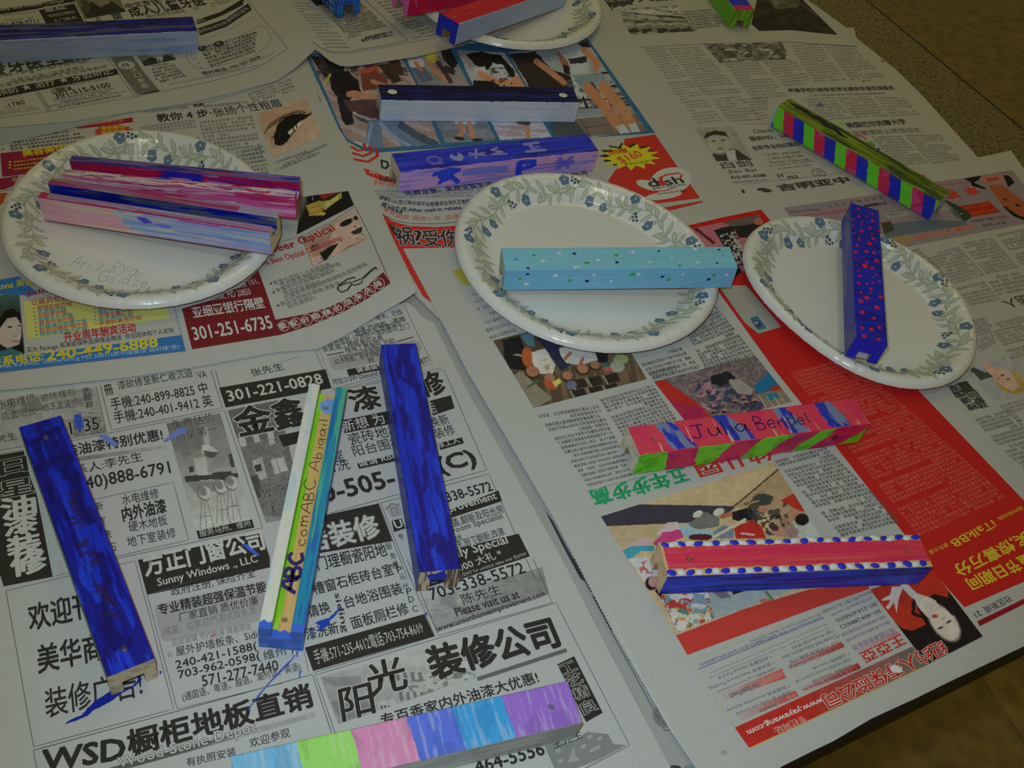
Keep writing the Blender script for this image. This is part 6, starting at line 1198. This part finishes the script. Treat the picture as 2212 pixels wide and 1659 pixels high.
# violet blue with pale squiggles
ref(145, 140, 124)
BLU = C(34, 42, 150); LAV = C(154, 118, 156)
def paint(p):
    p.C[:] = LAV; p.noise(36, 1.8, C(180, 124, 146), .45, .6, .9, seed=3); p.noise(30, 1.5, C(110, 112, 190), .52, .64, .8, seed=5); p.poly([(118, -17.5), (140, -17.5), (140, -2), (126, -5)], C(140, 128, 150), a=.4, wob=(3, 12))
    e = .9 * (fbm(p.X / 6, p.X * 0, 8) - .5); top = (p.Y > -.3 + e) & (p.Y < SW_ + 1); p.mixm(top, BLU); p.noise(34, 2.4, C(24, 28, 100), .5, .62, .8, seed=6, mask=top); p.noise(30, 2, C(60, 68, 168), .58, .7, .6, seed=16, mask=top)
    for a in (-9, -7.2, -5.2): p.stroke([(46, a), (66, a + .6), (79, a - .4)], 2.4, C(96, 112, 180), a=.8, wob=(.8, 6))
    for q in ([(25, -6), (34, -3), (43, -4)], [(34, -3), (30, -13), (38, -9), (43, -14)], [(29, -8), (36, -7), (40, -5)]): p.stroke(q, 3.6, C(36, 60, 168), wob=(1, 4))
    p.stroke([(88, -4), (89, -14)], 5, C(32, 56, 168), wob=(.8, 4)); p.stroke([(89, -3), (99, -4), (100, -7), (91, -9)], 4, C(32, 56, 168), wob=(.8, 4)); p.stroke([(94, -4), (93, -9)], 2, C(60, 84, 190))
    for q in ([(120, -4), (128, -12)], [(129, -4), (119, -12)], [(118, -7), (131, -8)]): p.stroke(q, 3.4, C(86, 84, 172), wob=(1, 4), a=.9)
    WS = C(118, 112, 164)
    t = np.linspace(0, 6.3, 20); p.stroke(list(zip(27 + 4.5 * np.cos(t), 8.5 + 4 * np.sin(t))), 1.8, C(90, 84, 150)); p.stroke([(24, 4), (32, 4)], 1.5, C(90, 84, 150)); p.ell(44, 9.5, 5, 4.4, C(140, 138, 178), wob=(1, 5)); p.ell(43.6, 12.6, 2.2, 2.6, BLU)
    p.stroke([(54, 12), (64, 8)], 2, WS); p.stroke([(60, 15), (57, 6)], 2, WS); p.stroke([(53, 9), (65, 11)], 1.6, WS); p.stroke([(76, 15), (71, 13), (78, 10), (70, 8), (80, 7)], 2, C(126, 120, 170))
    for x in (96,): p.stroke([(x + 1, 15.5), (x + 12, 16)], 2.6, WS); p.stroke([(x, 7), (x + 14, 7)], 3, WS); p.stroke([(x + 5, 15), (x + 6, 8)], 3, WS); p.ell(x + 9, 11, 3, 2, C(80, 80, 160))
Stick('violet blue stick with pale squiggles on top and a mauve side, behind the centre plate', (-.1065, .5700, .5515, .0034, .0034), paint, .996, end0=solid(C(160, 146, 124)), end1=solid(C(170, 160, 110)), holes=None).build()
# pale blue with speckles, on the centre plate
ref(152, 148, 136)
def paint(p):
    p.C[:] = C(118, 180, 206); p.noise(46, 1.7, C(126, 188, 210), .5, .62, .8, seed=4); top = (p.Y > 0) & (p.Y < SW_); p.mixm(top, C(122, 182, 192)); p.noise(46, 1.8, C(106, 168, 184), .5, .64, .5, seed=6, mask=top)
    p.noise(60, .9, C(160, 196, 206), .68, .76, .6, seed=9)
s = Stick('pale blue stick speckled with white, green and navy dots, lying across the centre plate', (-.0198, .4927, .305, .0091, .0176), paint, 1.006, end0=solid(C(120, 150, 150), C(170, 180, 170)), end1=solid(C(110, 160, 190)), holes=None)
CW, CG, CN = C(205, 205, 196), C(46, 140, 50), C(18, 30, 110)
def c_pos(X, Y):
    x = 1080 + X * KZ; y = 400 + Y * KZ; u = (x - 1086) / (1583 - 1086) * 151
    tb, tf, bb = 532.5 - (x - 1081) * .0115, 579 - (x - 1090) * .0112, 630 - (x - 1087) * .028
    return u, ((tf - y) / (tf - tb) * SW_ if y < tf else -(y - tf) / (bb - tf) * SH_)
for X, Y, c, a in ((262, 547, CG, 1.4), (465, 530, CW, 1.4), (583, 532, CN, 1.4), (327, 590, CW, 1.4), (198, 648, CN, 1.2), (120, 580, C(90, 150, 200), 1.6), (662, 605, CG, 1.8), (755, 580, CW, 1.4), (899, 600, CN, 1.4), (910, 545, CG, 1.5), (1048, 515, CW, 1.5), (1260, 510, CN, 1.0), (1160, 597, CW, 1.1), (1388, 626, CG, 1.2), (1545, 598, CW, 1.2), (1698, 604, CN, 1.0), (1560, 490, CW, 1.8), (1755, 496, CN, 1.1), (1765, 545, C(90, 150, 205), 1.2), (565, 638, CW, 1.6), (597, 634, CW, 1.2), (1350, 558, CW, .9), (200, 700, CN, 1.2), (143, 740, CG, 1.3), (202, 790, CW, 1.8), (416, 712, CW, 1.8), (537, 752, CG, 1.5), (672, 758, CN, 1.5), (718, 703, CW, 1.2), (866, 760, CW, 1.2), (1022, 698, CG, 2.0), (1070, 698, CW, 1.5), (1265, 716, CN, 1.3), (1323, 740, CG, 1.6), (1425, 698, CW, 1.1), (1680, 700, CG, 1.5), (1648, 735, CN, 1.5), (1785, 698, CW, 1.3), (598, 715, C(130, 190, 215), 1.0)):
    u, t = c_pos(X, Y); s.dome(u, t, a * .95, a * .78, .25, c, ang=(X * 7) % 60 - 20)
s.build()
# red and blue blocks with green and magenta side
ref(142, 140, 130)
PK = C(216, 64, 82); BLU = C(30, 40, 138); GB = C(96, 104, 124); GN = C(92, 160, 32); MG = C(168, 32, 68)
def paint(p):
    p.C[:] = PK; p.noise(8, 12, C(186, 40, 78), .48, .62, .8, seed=3); top = (p.Y > 0) & (p.Y < SW_ + 3)
    for a, b, sk in ((15.5, 33, 5), (50, 71, 9), (91, 106, 5), (119, 135, 4)):
        q = [(a + sk * .2, 21), (b - sk, 21), (b + sk * .4, 0), (a + sk, 0)]; m = p.inside(q, (2, 6)) & top; p.mixm(m, BLU); p.noise(5, 18, GB, .5, .58, .9, seed=int(a), mask=m, ang=12)
    p.noise(2, 26, C(196, 160, 120), .71, .76, .8, seed=9, mask=top)
    sd = p.Y < -.2 + .8 * (fbm(p.X / 4, p.X * 0, 6) - .5)
    p.mixm(sd, GN); p.noise(9, 5, C(66, 136, 16), .48, .6, .8, seed=5, mask=sd)
    for a, b, sk in ((19, 37, -2), (54, 72, 5), (91, 108, 8), (120, 143, 9)): m = p.inside([(a + sk, 1), (b + sk, 1), (b - sk, -18), (a - sk, -18)], (2, 6)) & sd; p.mixm(m, MG); p.noise(9, 5, C(140, 22, 70), .5, .62, .8, seed=int(b), mask=m)
    p.ell(128, -9, 2.5, 2, C(70, 20, 40), wob=(.6, 2))
s = Stick('short red and blue striped stick with handwriting on top and a green and magenta side', (.0773, .3757, .4599, .0044, .0044), paint, .990, end0=solid(C(172, 164, 138), C(140, 130, 104)), holes=(12, 12))
s.hand('Julia', 34, 73, 6.5, 9.0, .75, C(30, 20, 66), 3); s.hand('Bendel', 76, 112, 6.0, 9.0, .75, C(30, 20, 66), 5); s.build()
# red face edged with white and blue dots
def paint(p):
    p.C[:] = C(22, 44, 150); p.noise(40, 2.0, C(14, 22, 84), .52, .64, .8, seed=3); p.noise(40, 1.6, C(44, 66, 170), .58, .68, .6, seed=13); top = (p.Y > -.3) & (p.Y < SW_ + 1); p.mixm(top, C(188, 150, 96))
    e = 1.5 * (fbm(p.X / 5, p.X * 0, 6) - .5); m = (p.Y > 3.6 + e) & (p.Y < 17.4 + e) & (p.X > 1.5); p.mixm(m, C(214, 64, 74)); p.noise(50, 2.2, C(184, 36, 70), .48, .6, .9, seed=7, mask=m); p.noise(50, 1.4, C(224, 92, 104), .62, .7, .7, seed=17, mask=m)
    p.ell(14, 9.5, 2.6, 1.6, C(120, 46, 40), wob=(1, 2), a=.7)
s = Stick('red stick edged with rows of white and blue paint dots', (.0984, .3029, .3143, .0044, .0044), paint, .987, end0=solid(C(176, 150, 112), C(140, 112, 78)), holes=(14, 10))
rg = random.Random(4)
DW, DB = C(208, 212, 204), C(28, 40, 150)
u = 3; k = 0
while u < 147:
    s.dome(u, 18.6 + rg.uniform(-.4, .4), rg.uniform(2.2, 3.4), rg.uniform(1.3, 1.7), .7, DW if k % 2 else DB, ang=rg.uniform(-25, 25)); u += rg.uniform(4.3, 5.4); k += 1
u = 2.5; k = 0
while u < 147:
    s.dome(u, 1.8 + rg.uniform(-.2, .5), rg.uniform(2.0, 2.9), rg.uniform(1.5, 2.1), .8, DW if k % 2 else DB, ang=rg.uniform(-30, 30)); u += rg.uniform(4.1, 5.2); k += 1
s.build()
# blue with dark marker writing, left
ref(158, 162, 158)
BL = C(20, 40, 168); IN = C(18, 16, 112)
def blotch(seed):
    def f(p):
        p.C[:] = BL; p.noise(50, 4, C(30, 60, 190), .5, .66, .7, seed=seed); p.noise(26, 3.4, IN, .55, .6, .85, seed=seed + 1); p.noise(12, 2.0, C(24, 12, 96), .63, .67, .7, seed=seed + 2)
    return f
def paint(p):
    blotch(31)(p); D_ = C(16, 14, 92)
    for q, w_ in (([(140, 4), (138, 10), (137, 16)], 4), ([(120, 3), (122, 10), (119, 18)], 5), ([(137, 7), (126, 6), (110, 8)], 4), ([(137, 14), (124, 15)], 3), ([(60, 6), (46, 7), (34, 12), (26, 13), (12, 10)], 3), ([(26, 13), (13, 14), (10, 9), (14, 6)], 2.5), ([(18, 15), (11, 14)], 2.5), ([(108, 4), (92, 6), (80, 4)], 4), ([(108, 16), (100, 17), (86, 14)], 3)): p.stroke(q, w_, D_, a=.85, wob=(1.5, 5))
    rr = random.Random(8)
    for j in range(26):
        x = 100 - j * 2.9
        if j in (8, 9, 16, 17, 18): continue
        y0 = 8 + rr.uniform(-2, 1.5); p.stroke([(x, y0), (x - rr.uniform(-1, 2), y0 + rr.uniform(2.5, 5.5)), (x - rr.uniform(1, 3), y0 + rr.uniform(-1, 3))], .9, C(44, 20, 44), a=.85)
    sd = p.Y < -.4; p.mixm(sd, C(150, 26, 96)); p.noise(20, 3, C(120, 20, 120), .5, .6, .8, seed=3, mask=sd); sd = p.Y > SW_ + .4; p.mixm(sd, C(96, 130, 30)); p.noise(20, 3, C(70, 110, 20), .5, .6, .8, seed=4, mask=sd)
Stick('deep blue stick with dark scribbled writing, by the big blue smear on the newspaper', (-.1228, .1992, 2.2727, .0026, .0026), paint, .987, end0=solid(C(172, 162, 138), C(138, 124, 98)), end1=solid(BL), holes=(10, 11), slot=(9.6, 8.0)).build()
def wend(p):
    p.C[:] = C(178, 162, 140); p.noise(.9, 14, C(70, 56, 44), .48, .56, .9, seed=6); p.poly([(6, 9), (14, 8), (16, 14), (9, 17)], BL, wob=(2, 4))
def paint(p):
    blotch(41)(p); sd = p.Y < -.3; D_ = C(24, 16, 104)
    for q, w_ in (([(136, 7), (138, 12), (128, 13), (120, 9)], 3), ([(104, 15), (96, 14), (88, 15)], 2), ([(100, 5), (84, 4), (74, 5)], 3), ([(66, 8), (52, 9), (46, 12)], 3), ([(22, 14), (14, 13), (20, 9), (10, 9)], 3), ([(18, 6), (6, 7)], 4), ([(16, 3), (5, 4)], 2), ([(120, 3), (112, 4)], 3)): p.stroke(q, w_, D_, a=.85, wob=(1.6, 5))
    p.mixm(p.Y > SW_ + .4, C(40, 54, 150)); p.noise(20, 3, C(54, 70, 146), .5, .62, .6, seed=9, mask=p.Y > SW_ + .4)
Stick('deep blue stick with raw striped wood showing at its near end', (-.0029, .2797, 1.9532, .0030, .0030), paint, 1.004, end0=wend, end1=solid(BL), holes=None, slot=(8.2, 8.6)).build()
# slot side up: white and teal ribs, bare wood between with lettering
TE = C(30, 122, 152); WHT = C(206, 206, 200); TAN = C(190, 156, 98); GRN = C(112, 172, 34)
a_ = (SW_ - 8.8) / 2; sd_ = 7.6
def inner(p):
    X, t = p.X, p.Y; p.C[:] = TAN; p.noise(60, 1.2, C(172, 138, 84), .5, .64, .7, seed=3)
    m = t > a_ + sd_ + 8.8 + sd_ - .3; p.mixm(m, WHT); p.noise(20, 2, C(180, 194, 160), .62, .7, .6, seed=4, mask=m); p.noise(24, 2, C(150, 180, 196), .6, .7, .6, seed=14, mask=m)
    m = (t > a_ + sd_ + 8.8 - 2.4 + 1.2 * (fbm(X / 14, X * 0, 4) - .5)) & (t < a_ + sd_ + 8.8 + sd_); p.mixm(m, GRN); p.noise(30, 3, C(140, 190, 60), .5, .62, .7, seed=6, mask=m)
    m = (t < a_ + .2); p.mixm(m, TE); p.noise(26, 2, C(28, 92, 158), .5, .6, .9, seed=7, mask=m); p.noise(30, 2, C(70, 160, 120), .6, .68, .8, seed=17, mask=m)
    m = (t >= a_ + .2) & (t < a_ + sd_ + .5); p.mixm(m, C(40, 132, 130)); p.noise(26, 3, C(96, 160, 70), .52, .62, .8, seed=8, mask=m)
    e = 2.5 * np.abs(((t / 4.2) % 1) - .5); m = X < 3.4 + e; p.mixm(m, C(52, 92, 188)); p.ell(141, 13 + 4, 6, 4, C(110, 150, 210), wob=(2, 4))
def paint(p):
    p.C[:] = C(38, 44, 140); p.noise(30, 3, C(60, 80, 160), .5, .62, .8, seed=5); m = p.Y > SW_; p.mixm(m, C(206, 80, 140)); p.noise(26, 3, C(190, 196, 190), .46, .56, .9, seed=6, mask=m); p.mixm(p.X < 4, C(52, 92, 188))
def eb(p): p.C[:] = C(54, 92, 176); p.noise(6, 3, C(70, 110, 196), .5, .64, .8, seed=3)
s = Stick('slot-up stick with white and teal ribs and lettered bare wood between', (-.0651, .2274, 1.7197, .0027, .0027), paint, .9915, flip=True, inner=inner, end0=eb, end1=solid(TE, WHT), holes=(10, 9), slot=(8.8, 7.6))
s.hand('ABC', 24, 48, a_ + 1.4, 6.6, 1.7, C(48, 36, 96), 2, lev=3); s.hand('comABC', 50, 92, a_ + 1.8, 5.4, .42, C(66, 56, 40), 4); s.hand('Abigail', 96, 132, a_ + 1.6, 5.0, .42, C(84, 72, 50), 6); s.build()
# six colour blocks, nearest the camera
ref(160, 164, 160)
def paint(p):
    cols = (C(112, 176, 212), C(140, 200, 98), C(208, 136, 178), C(80, 104, 198), C(58, 152, 212), C(136, 98, 186)); ed = (0, 27.5, 50.5, 75, 95.5, 118.5, 151)
    for i in range(6): m = (p.X >= ed[i] - .05 * p.Y + .5 + 1.0 * (fbm(p.Y / 3, p.X * 0, i) - .5)); p.mixm(m, cols[i]); p.noise(1.3, 16, C(196, 200, 190), .6, .72, .26, seed=20 + i, mask=m); p.noise(5, 14, cols[i] * .75, .55, .66, .6, seed=40 + i, mask=m)
    sd = (p.Y < -.3) | (p.Y > SW_ + .3); p.mixm(sd, C(150, 156, 156)); p.noise(30, 2.4, C(126, 132, 136), .5, .64, .8, seed=3, mask=sd)
Stick('stick painted in six pastel blocks from pale blue to purple, nearest the camera', (-.0673, .1481, .4775, .0030, .0030), paint, 1.0, end1=solid(C(150, 156, 156)), holes=(10, 11)).build()
# dark green with a striped side, far right
ref(112, 104, 78)
def paint(p):
    p.C[:] = C(58, 66, 8); p.noise(30, 3, C(82, 88, 16), .48, .62, .9, seed=3); top = (p.Y > 0) & (p.Y < SW_); p.poly([(4, 14), (30, 12), (56, 8), (60, 12), (40, 18), (8, 18)], C(16, 18, 14), wob=(3, 8)); p.noise(26, 3, C(18, 20, 16), .58, .66, .8, seed=8, mask=top & (p.X > 40)); p.noise(14, 3, C(26, 40, 10), .55, .62, .8, seed=10, mask=p.X > 100)
    sd = p.Y < -.3 + 1.2 * (fbm(p.X / 3, p.X * 0, 4) - .5); k = np.floor((p.X + .35 * (p.Y + 9) + 1.6 * (fbm(p.Y / 4, p.X / 30, 2) - .5)) / 9.85); c3 = (C(72, 140, 20), C(174, 34, 52), C(20, 26, 92))
    for i in range(3): m = sd & (k % 3 == i); p.mixm(m, c3[i]); p.noise(6, 8, (C(96, 160, 40), C(196, 70, 110), C(34, 44, 140))[i], .54, .64, .7, seed=50 + i, mask=m)
    p.mixm((p.X < 1.5) & (p.Y < 0), C(150, 165, 160))
Stick('mossy green stick with a green, pink and navy striped side, near the bare table', (.1532, .7663, -.5635, .0029, .0036), paint, .984, end0=solid(C(60, 66, 14)), end1=solid(C(150, 148, 138), C(110, 106, 92)), holes=(9, 10)).build()
# navy with red dots on the oval plate
ref(140, 138, 124)
def paint(p):
    p.C[:] = C(22, 28, 134); p.noise(3, 18, C(14, 16, 100), .5, .62, .7, seed=4, ang=8); m = p.Y > SW_ + .2; p.mixm(m, C(36, 42, 130)); p.noise(36, 3, C(78, 80, 110), .52, .62, .8, seed=6, mask=m)
def slotl(p): p.C[:] = C(26, 32, 146)
s = Stick('navy blue stick covered in red paint dots, propped across the bent oval plate', (.2195, .4990, 1.5479, .0171, .0167), paint, .930, end0=slotl, end1=solid(C(20, 26, 110)), holes=None, slot=(8.0, 6.6))
RDD = C(186, 26, 62)
for X, Y, a in ((905, 205, 2.0), (980, 215, .9), (1012, 258, 1.6), (905, 290, 2.1), (965, 292, 1.0), (858, 330, 1.4), (1016, 335, 2.2), (936, 350, 1.2), (925, 372, 1.2), (858, 390, 1.6), (988, 388, 1.0), (992, 412, 2.0), (1060, 432, 1.5), (926, 442, 2.4), (866, 470, 1.7), (1006, 472, 1.7), (910, 490, .9), (1018, 516, 2.2), (905, 524, 1.7), (1034, 540, .9), (988, 562, 3.0), (888, 582, 2.2), (962, 636, 2.6), (1020, 645, 2.3), (874, 645, 2.4), (1064, 634, .9), (936, 688, 1.0), (905, 688, .8), (872, 698, 1.3), (1042, 715, 2.8), (962, 728, 1.8), (946, 758, 3.6), (1004, 776, 2.2), (876, 752, 1.0), (890, 798, 1.4), (958, 808, .8), (905, 838, 2.0), (1036, 830, 1.4), (1008, 850, 1.0), (892, 892, 2.2), (958, 898, 1.5), (1006, 895, 1.5), (1062, 882, 1.5), (990, 938, 1.9), (908, 958, 1.5), (986, 964, 1.2), (954, 998, 2.8), (1066, 994, 2.6), (906, 1020, 3.0), (1036, 1066, 3.0), (914, 1094, 2.6), (1006, 1134, 2.0), (908, 1190, 2.0), (984, 1200, 2.4), (1050, 1192, 2.2), (924, 1242, 2.4), (1040, 1260, 2.2)):
    l = (Y - 140) / (1240 - 140); xl = 845 + 10 * l; xr = 1060 + 50 * l; yo = (X - xl) / (xr - xl); yy = Y - 70 * yo * (1 - .2 * l)
    # perspective along the stick: nearer parts show longer
    q = np.clip((yy - 140) / 1100, .005, .985); uu = (1 - q / (q + (1 - q) * 1.0 * 1.27) * 1.0) * s.L
    s.dome(uu, np.clip(SW_ * (1 - yo), 1.2, SW_ - 1.2), a * .64, a * .64, .55, RDD)
s.mb.add([(1.2, s.W / 2 - 3.6, .8), (1.2, s.W / 2 + 3.6, .8), (1.2, s.W / 2 + 3.2, 6.2), (1.2, s.W / 2 - 3.2, 6.2)], C(140, 142, 140), quads=[(0, 1, 2, 3)])
s.build()
# far left: blue over white
ref(140, 130, 104)
def paint(p):
    p.C[:] = C(158, 162, 168); p.noise(40, 3, C(120, 136, 168), .5, .64, .8, seed=4); p.noise(40, 2, C(176, 176, 174), .55, .65, .8, seed=14); e = 1.2 * (fbm(p.X / 8, p.X * 0, 6) - .5); top = (p.Y > .2 + e) & (p.Y < SW_ + 1); p.mixm(top, C(20, 24, 88)); p.noise(34, 2.6, C(70, 68, 62), .5, .62, .8, seed=7, mask=top); p.noise(26, 2.6, C(10, 10, 46), .56, .64, .9, seed=9, mask=top); p.noise(18, 1.4, C(60, 40, 110), .64, .7, .7, seed=19, mask=top)
Stick('dark blue stick with a brushed white side, on the dentist page', (-.4148, .5953, .5433, .0053, .0053), paint, 1.0, end1=solid(C(160, 160, 158)), holes=None).build()
# on the far plate: red over white
ref(132, 124, 100)
def paint(p):
    p.C[:] = C(150, 154, 156); p.noise(40, 3, C(134, 140, 146), .5, .64, .8, seed=5); e = 1.6 * (fbm(p.X / 6, p.X * 0, 3) - .5); top = (p.Y > .5 + e) & (p.Y < SW_ + 1); p.mixm(top, C(178, 20, 40)); p.noise(34, 2.6, C(196, 46, 40), .52, .62, .9, seed=7, mask=top); p.noise(26, 2.6, C(140, 10, 44), .58, .66, .8, seed=9, mask=top); p.ell(6, 10, 1, .8, C(180, 140, 90))
Stick('red-topped stick with white sides and a navy blue slotted end, on the farthest plate', (-.1059, .7406, 1.0604, .0211, .0061), paint, .999, end0=solid(C(24, 28, 112)), holes=None, slot=(8.4, 8)).build()
def paint(p):
    p.C[:] = C(166, 12, 44); p.noise(30, 4, C(140, 14, 50), .5, .62, .8, seed=4); p.mixm(p.Y > .2, C(170, 40, 70)); p.stroke([(6, -4), (9, -10)], 1.2, C(176, 80, 100))
Stick('crimson stick with a pink slotted end, leaning on the farthest plate', (-.1505, .7659, .9040, .0201, .0074), paint, .998, end0=solid(C(178, 84, 120)), end1=solid(C(160, 30, 60)), holes=None, slot=(8.6, 8)).build()
def paint(p):
    p.C[:] = C(22, 54, 128); p.noise(12, 4, C(24, 112, 110), .5, .6, .9, seed=4); p.noise(8, 3, C(20, 26, 96), .56, .64, .8, seed=6); p.noise(3, 3, C(130, 120, 70), .68, .72, .8, seed=8)
def ob(p): p.C[:] = C(24, 66, 128); p.noise(5, 5, C(20, 96, 130), .5, .6, .8, seed=3); p.noise(2.2, 2.2, C(90, 110, 140), .66, .72, .8, seed=5)
Stick('turquoise and blue stick standing out past the top edge, beside the boxed text columns', (-.1911, .7745, 2.3472, .0088, .0080), paint, 1.0, end0=ob, end1=ob, holes=None, slot=(9.5, 9)).build()
ref(112, 104, 78)
def paint(p):
    p.C[:] = C(62, 110, 20); p.noise(20, 3, C(84, 96, 20), .5, .62, .8, seed=4); top = (p.Y > 0) & (p.Y < SW_); k = np.floor((p.X + 4) / 12.0)
    for i, c in enumerate((C(184, 28, 72), C(24, 30, 96), C(70, 130, 20))): p.mixm(top & (k % 3 == i), c)
def pe(p): p.C[:] = C(78, 108, 18); p.noise(1.0, 14, C(52, 66, 10), .5, .58, .8, seed=3, ang=12)
Stick('green stick with a pink and navy striped top, on the page with the dark photograph', (.1323, .9183, 2.0109, .0024, .0024), paint, 1.0, end0=pe, end1=pe, holes=None, slot=(7.5, 7)).build()
# two slot-up sticks lying on the pencilled plate
ref(166, 160, 150)
a_ = (SW_ - 8.6) / 2; sd_ = 7.6
def inner(p):
    X, t = p.X, p.Y; MV = C(148, 110, 146); p.C[:] = MV; p.noise(40, 1.4, C(158, 150, 150), .52, .66, .7, seed=3)
    fr = t < a_ + .2; p.mixm(fr & (t < 1.0 + 2.4 * (fbm(X / 9, X * 0, 4) - .4)), C(152, 40, 92)); p.mixm(fr & (X < 5) & (t > 1), C(176, 40, 90))
    md = (t > a_ + .2) & (t < a_ + 2 * sd_ + 8.6 - .4); p.mixm(md, C(20, 36, 150)); p.noise(30, 2.4, C(86, 88, 100), .52, .62, .8, seed=6, mask=md & (X > 25)); p.noise(24, 1.6, C(112, 108, 80), .62, .7, .7, seed=8, mask=md); p.noise(36, 3, C(14, 24, 112), .56, .66, .8, seed=9, mask=md)
    bk = t >= a_ + 2 * sd_ + 8.6 - .4; p.mixm(bk, C(146, 92, 132)); p.noise(34, 1.6, C(152, 46, 88), .5, .58, .9, seed=11, mask=bk); p.noise(40, 1.8, C(140, 126, 110), .55, .64, .9, seed=12, mask=bk); p.mixm(bk & (X > 118), C(150, 132, 156)); p.mixm((X > 138) & (t > a_) & (fbm(X / 2, t / 2, 5) > .62), C(190, 180, 150))
def paint(p):
    f = p.Y < 0; p.C[:] = C(208, 150, 158); p.mixm(p.Y > SW_, C(120, 60, 130)); p.noise(30, 2.2, C(198, 160, 174), .5, .64, .7, seed=5)
    m = f & (p.X > 52 - .9 * (p.Y + 9) + 16 * (fbm(p.Y / 4, p.X / 30, 3) - .5)); p.mixm(m, C(138, 152, 192)); p.noise(30, 1.6, C(160, 146, 180), .5, .62, .8, seed=7, mask=m); p.noise(26, 1.2, C(176, 174, 160), .56, .66, .8, seed=9, mask=m); p.noise(30, 1.6, C(106, 126, 180), .56, .66, .7, seed=19, mask=m)
    p.poly([(8, -1), (50, -2.6), (66, -.4), (60, -3.2), (40, -4.6), (16, -3)], C(190, 176, 130), wob=(1, 6), a=.8); p.poly([(20, -15.6), (60, -15), (64, -17.2), (24, -17.2)], C(196, 176, 140), wob=(1, 8), a=.7); p.poly([(60, -3.4), (66, -3), (70, -6), (64, -8)], C(70, 62, 180), wob=(1, 4)); p.ell(76, -7, 5, 1.6, C(110, 120, 200), wob=(1, 4)); p.poly([(84, -.2), (112, -.4), (110, -1.6), (88, -1.4)], C(176, 60, 140), wob=(.6, 6)); p.mixm(f & (p.Y < -17.0), C(120, 30, 60))
Stick('slot-up stick with pink and lavender front and blue groove, front one on the pencilled plate', (-.3011, .4595, .0395, .0062, .0178), paint, .945, flip=True, inner=inner, end0=solid(C(196, 160, 180)), end1=solid(C(190, 172, 132), C(150, 132, 96)), holes=None, slot=(8.6, 7.6)).build()
def inner(p):
    X, t = p.X, p.Y; p.C[:] = C(186, 130, 160)
    fr = t < a_ + .2; p.noise(22, 1.6, C(170, 32, 80), .5, .58, .9, seed=3, mask=fr); p.noise(26, 1.4, C(196, 178, 180), .52, .6, .9, seed=4, mask=fr); p.noise(18, 2, C(130, 120, 110), .6, .68, .8, seed=5, mask=fr & (X < 80)); p.noise(20, 1.6, C(70, 70, 170), .66, .72, .8, seed=15, mask=fr)
    md = (t > a_ + .2) & (t < a_ + 2 * sd_ + 8.6 - .6); p.mixm(md, C(166, 18, 66)); p.noise(20, 3, C(120, 14, 80), .5, .6, .8, seed=6, mask=md); p.poly([(46, 16), (60, 20), (80, 22), (84, 29), (58, 29)], C(30, 34, 150), wob=(2, 8)); p.noise(22, 2, C(190, 130, 170), .62, .68, .8, seed=8, mask=md); p.noise(26, 2, C(50, 40, 140), .62, .68, .8, seed=18, mask=md & (X > 85))
    rr = random.Random(3)
    for k in range(26):
        x0 = rr.uniform(8, 132); y0 = rr.uniform(.4, a_ - .2); c = (C(214, 200, 196), C(206, 160, 186), C(168, 28, 72), C(206, 190, 190))[k % 4]; p.stroke([(x0, y0), (x0 + rr.uniform(5, 9), y0 + rr.uniform(-1.5, 1.5)), (x0 + rr.uniform(12, 20), y0 + rr.uniform(-2, 1))], rr.uniform(.6, 1.5), c, wob=(1, 5))
    p.mixm(md & (t < a_ + sd_ + 8.6 + .6 + 2 * (fbm(X / 10, X * 0, 9) - .5)), C(180, 150, 180))
    bk = t >= a_ + 2 * sd_ + 8.6 - .6; p.mixm(bk, C(50, 42, 120)); p.noise(30, 1.8, C(112, 84, 124), .48, .58, .9, seed=11, mask=bk); p.noise(24, 2, C(168, 26, 66), .56, .62, .9, seed=12, mask=bk & (X > 70)); p.noise(30, 1.6, C(110, 96, 170), .62, .7, .8, seed=13, mask=bk)
def paint(p):
    p.C[:] = C(196, 84, 138); p.noise(26, 2, C(206, 150, 176), .48, .6, .9, seed=5); p.noise(22, 1.6, C(172, 40, 84), .56, .62, .9, seed=7); p.noise(26, 1.4, C(210, 196, 192), .58, .64, .9, seed=8, mask=p.X < 105); p.mixm((p.Y > SW_), C(60, 40, 110)); p.mixm((p.Y < 0) & (p.Y < -16.4), C(150, 20, 70))
def e1(p): p.C[:] = C(150, 20, 70); p.noise(5, 5, C(90, 60, 130), .52, .6, .9, seed=3); p.noise(4, 4, C(180, 80, 130), .58, .64, .9, seed=4)
Stick('slot-up stick with messy magenta, white and blue paint, rear one on the pencilled plate', (-.2962, .4815, .1411, .0088, .0186), paint, .9445, flip=True, inner=inner, end0=solid(C(190, 150, 180)), end1=e1, holes=None, slot=(8.6, 7.6)).build()
bpy.data.objects.remove(_fo); bpy.data.curves.remove(_font)
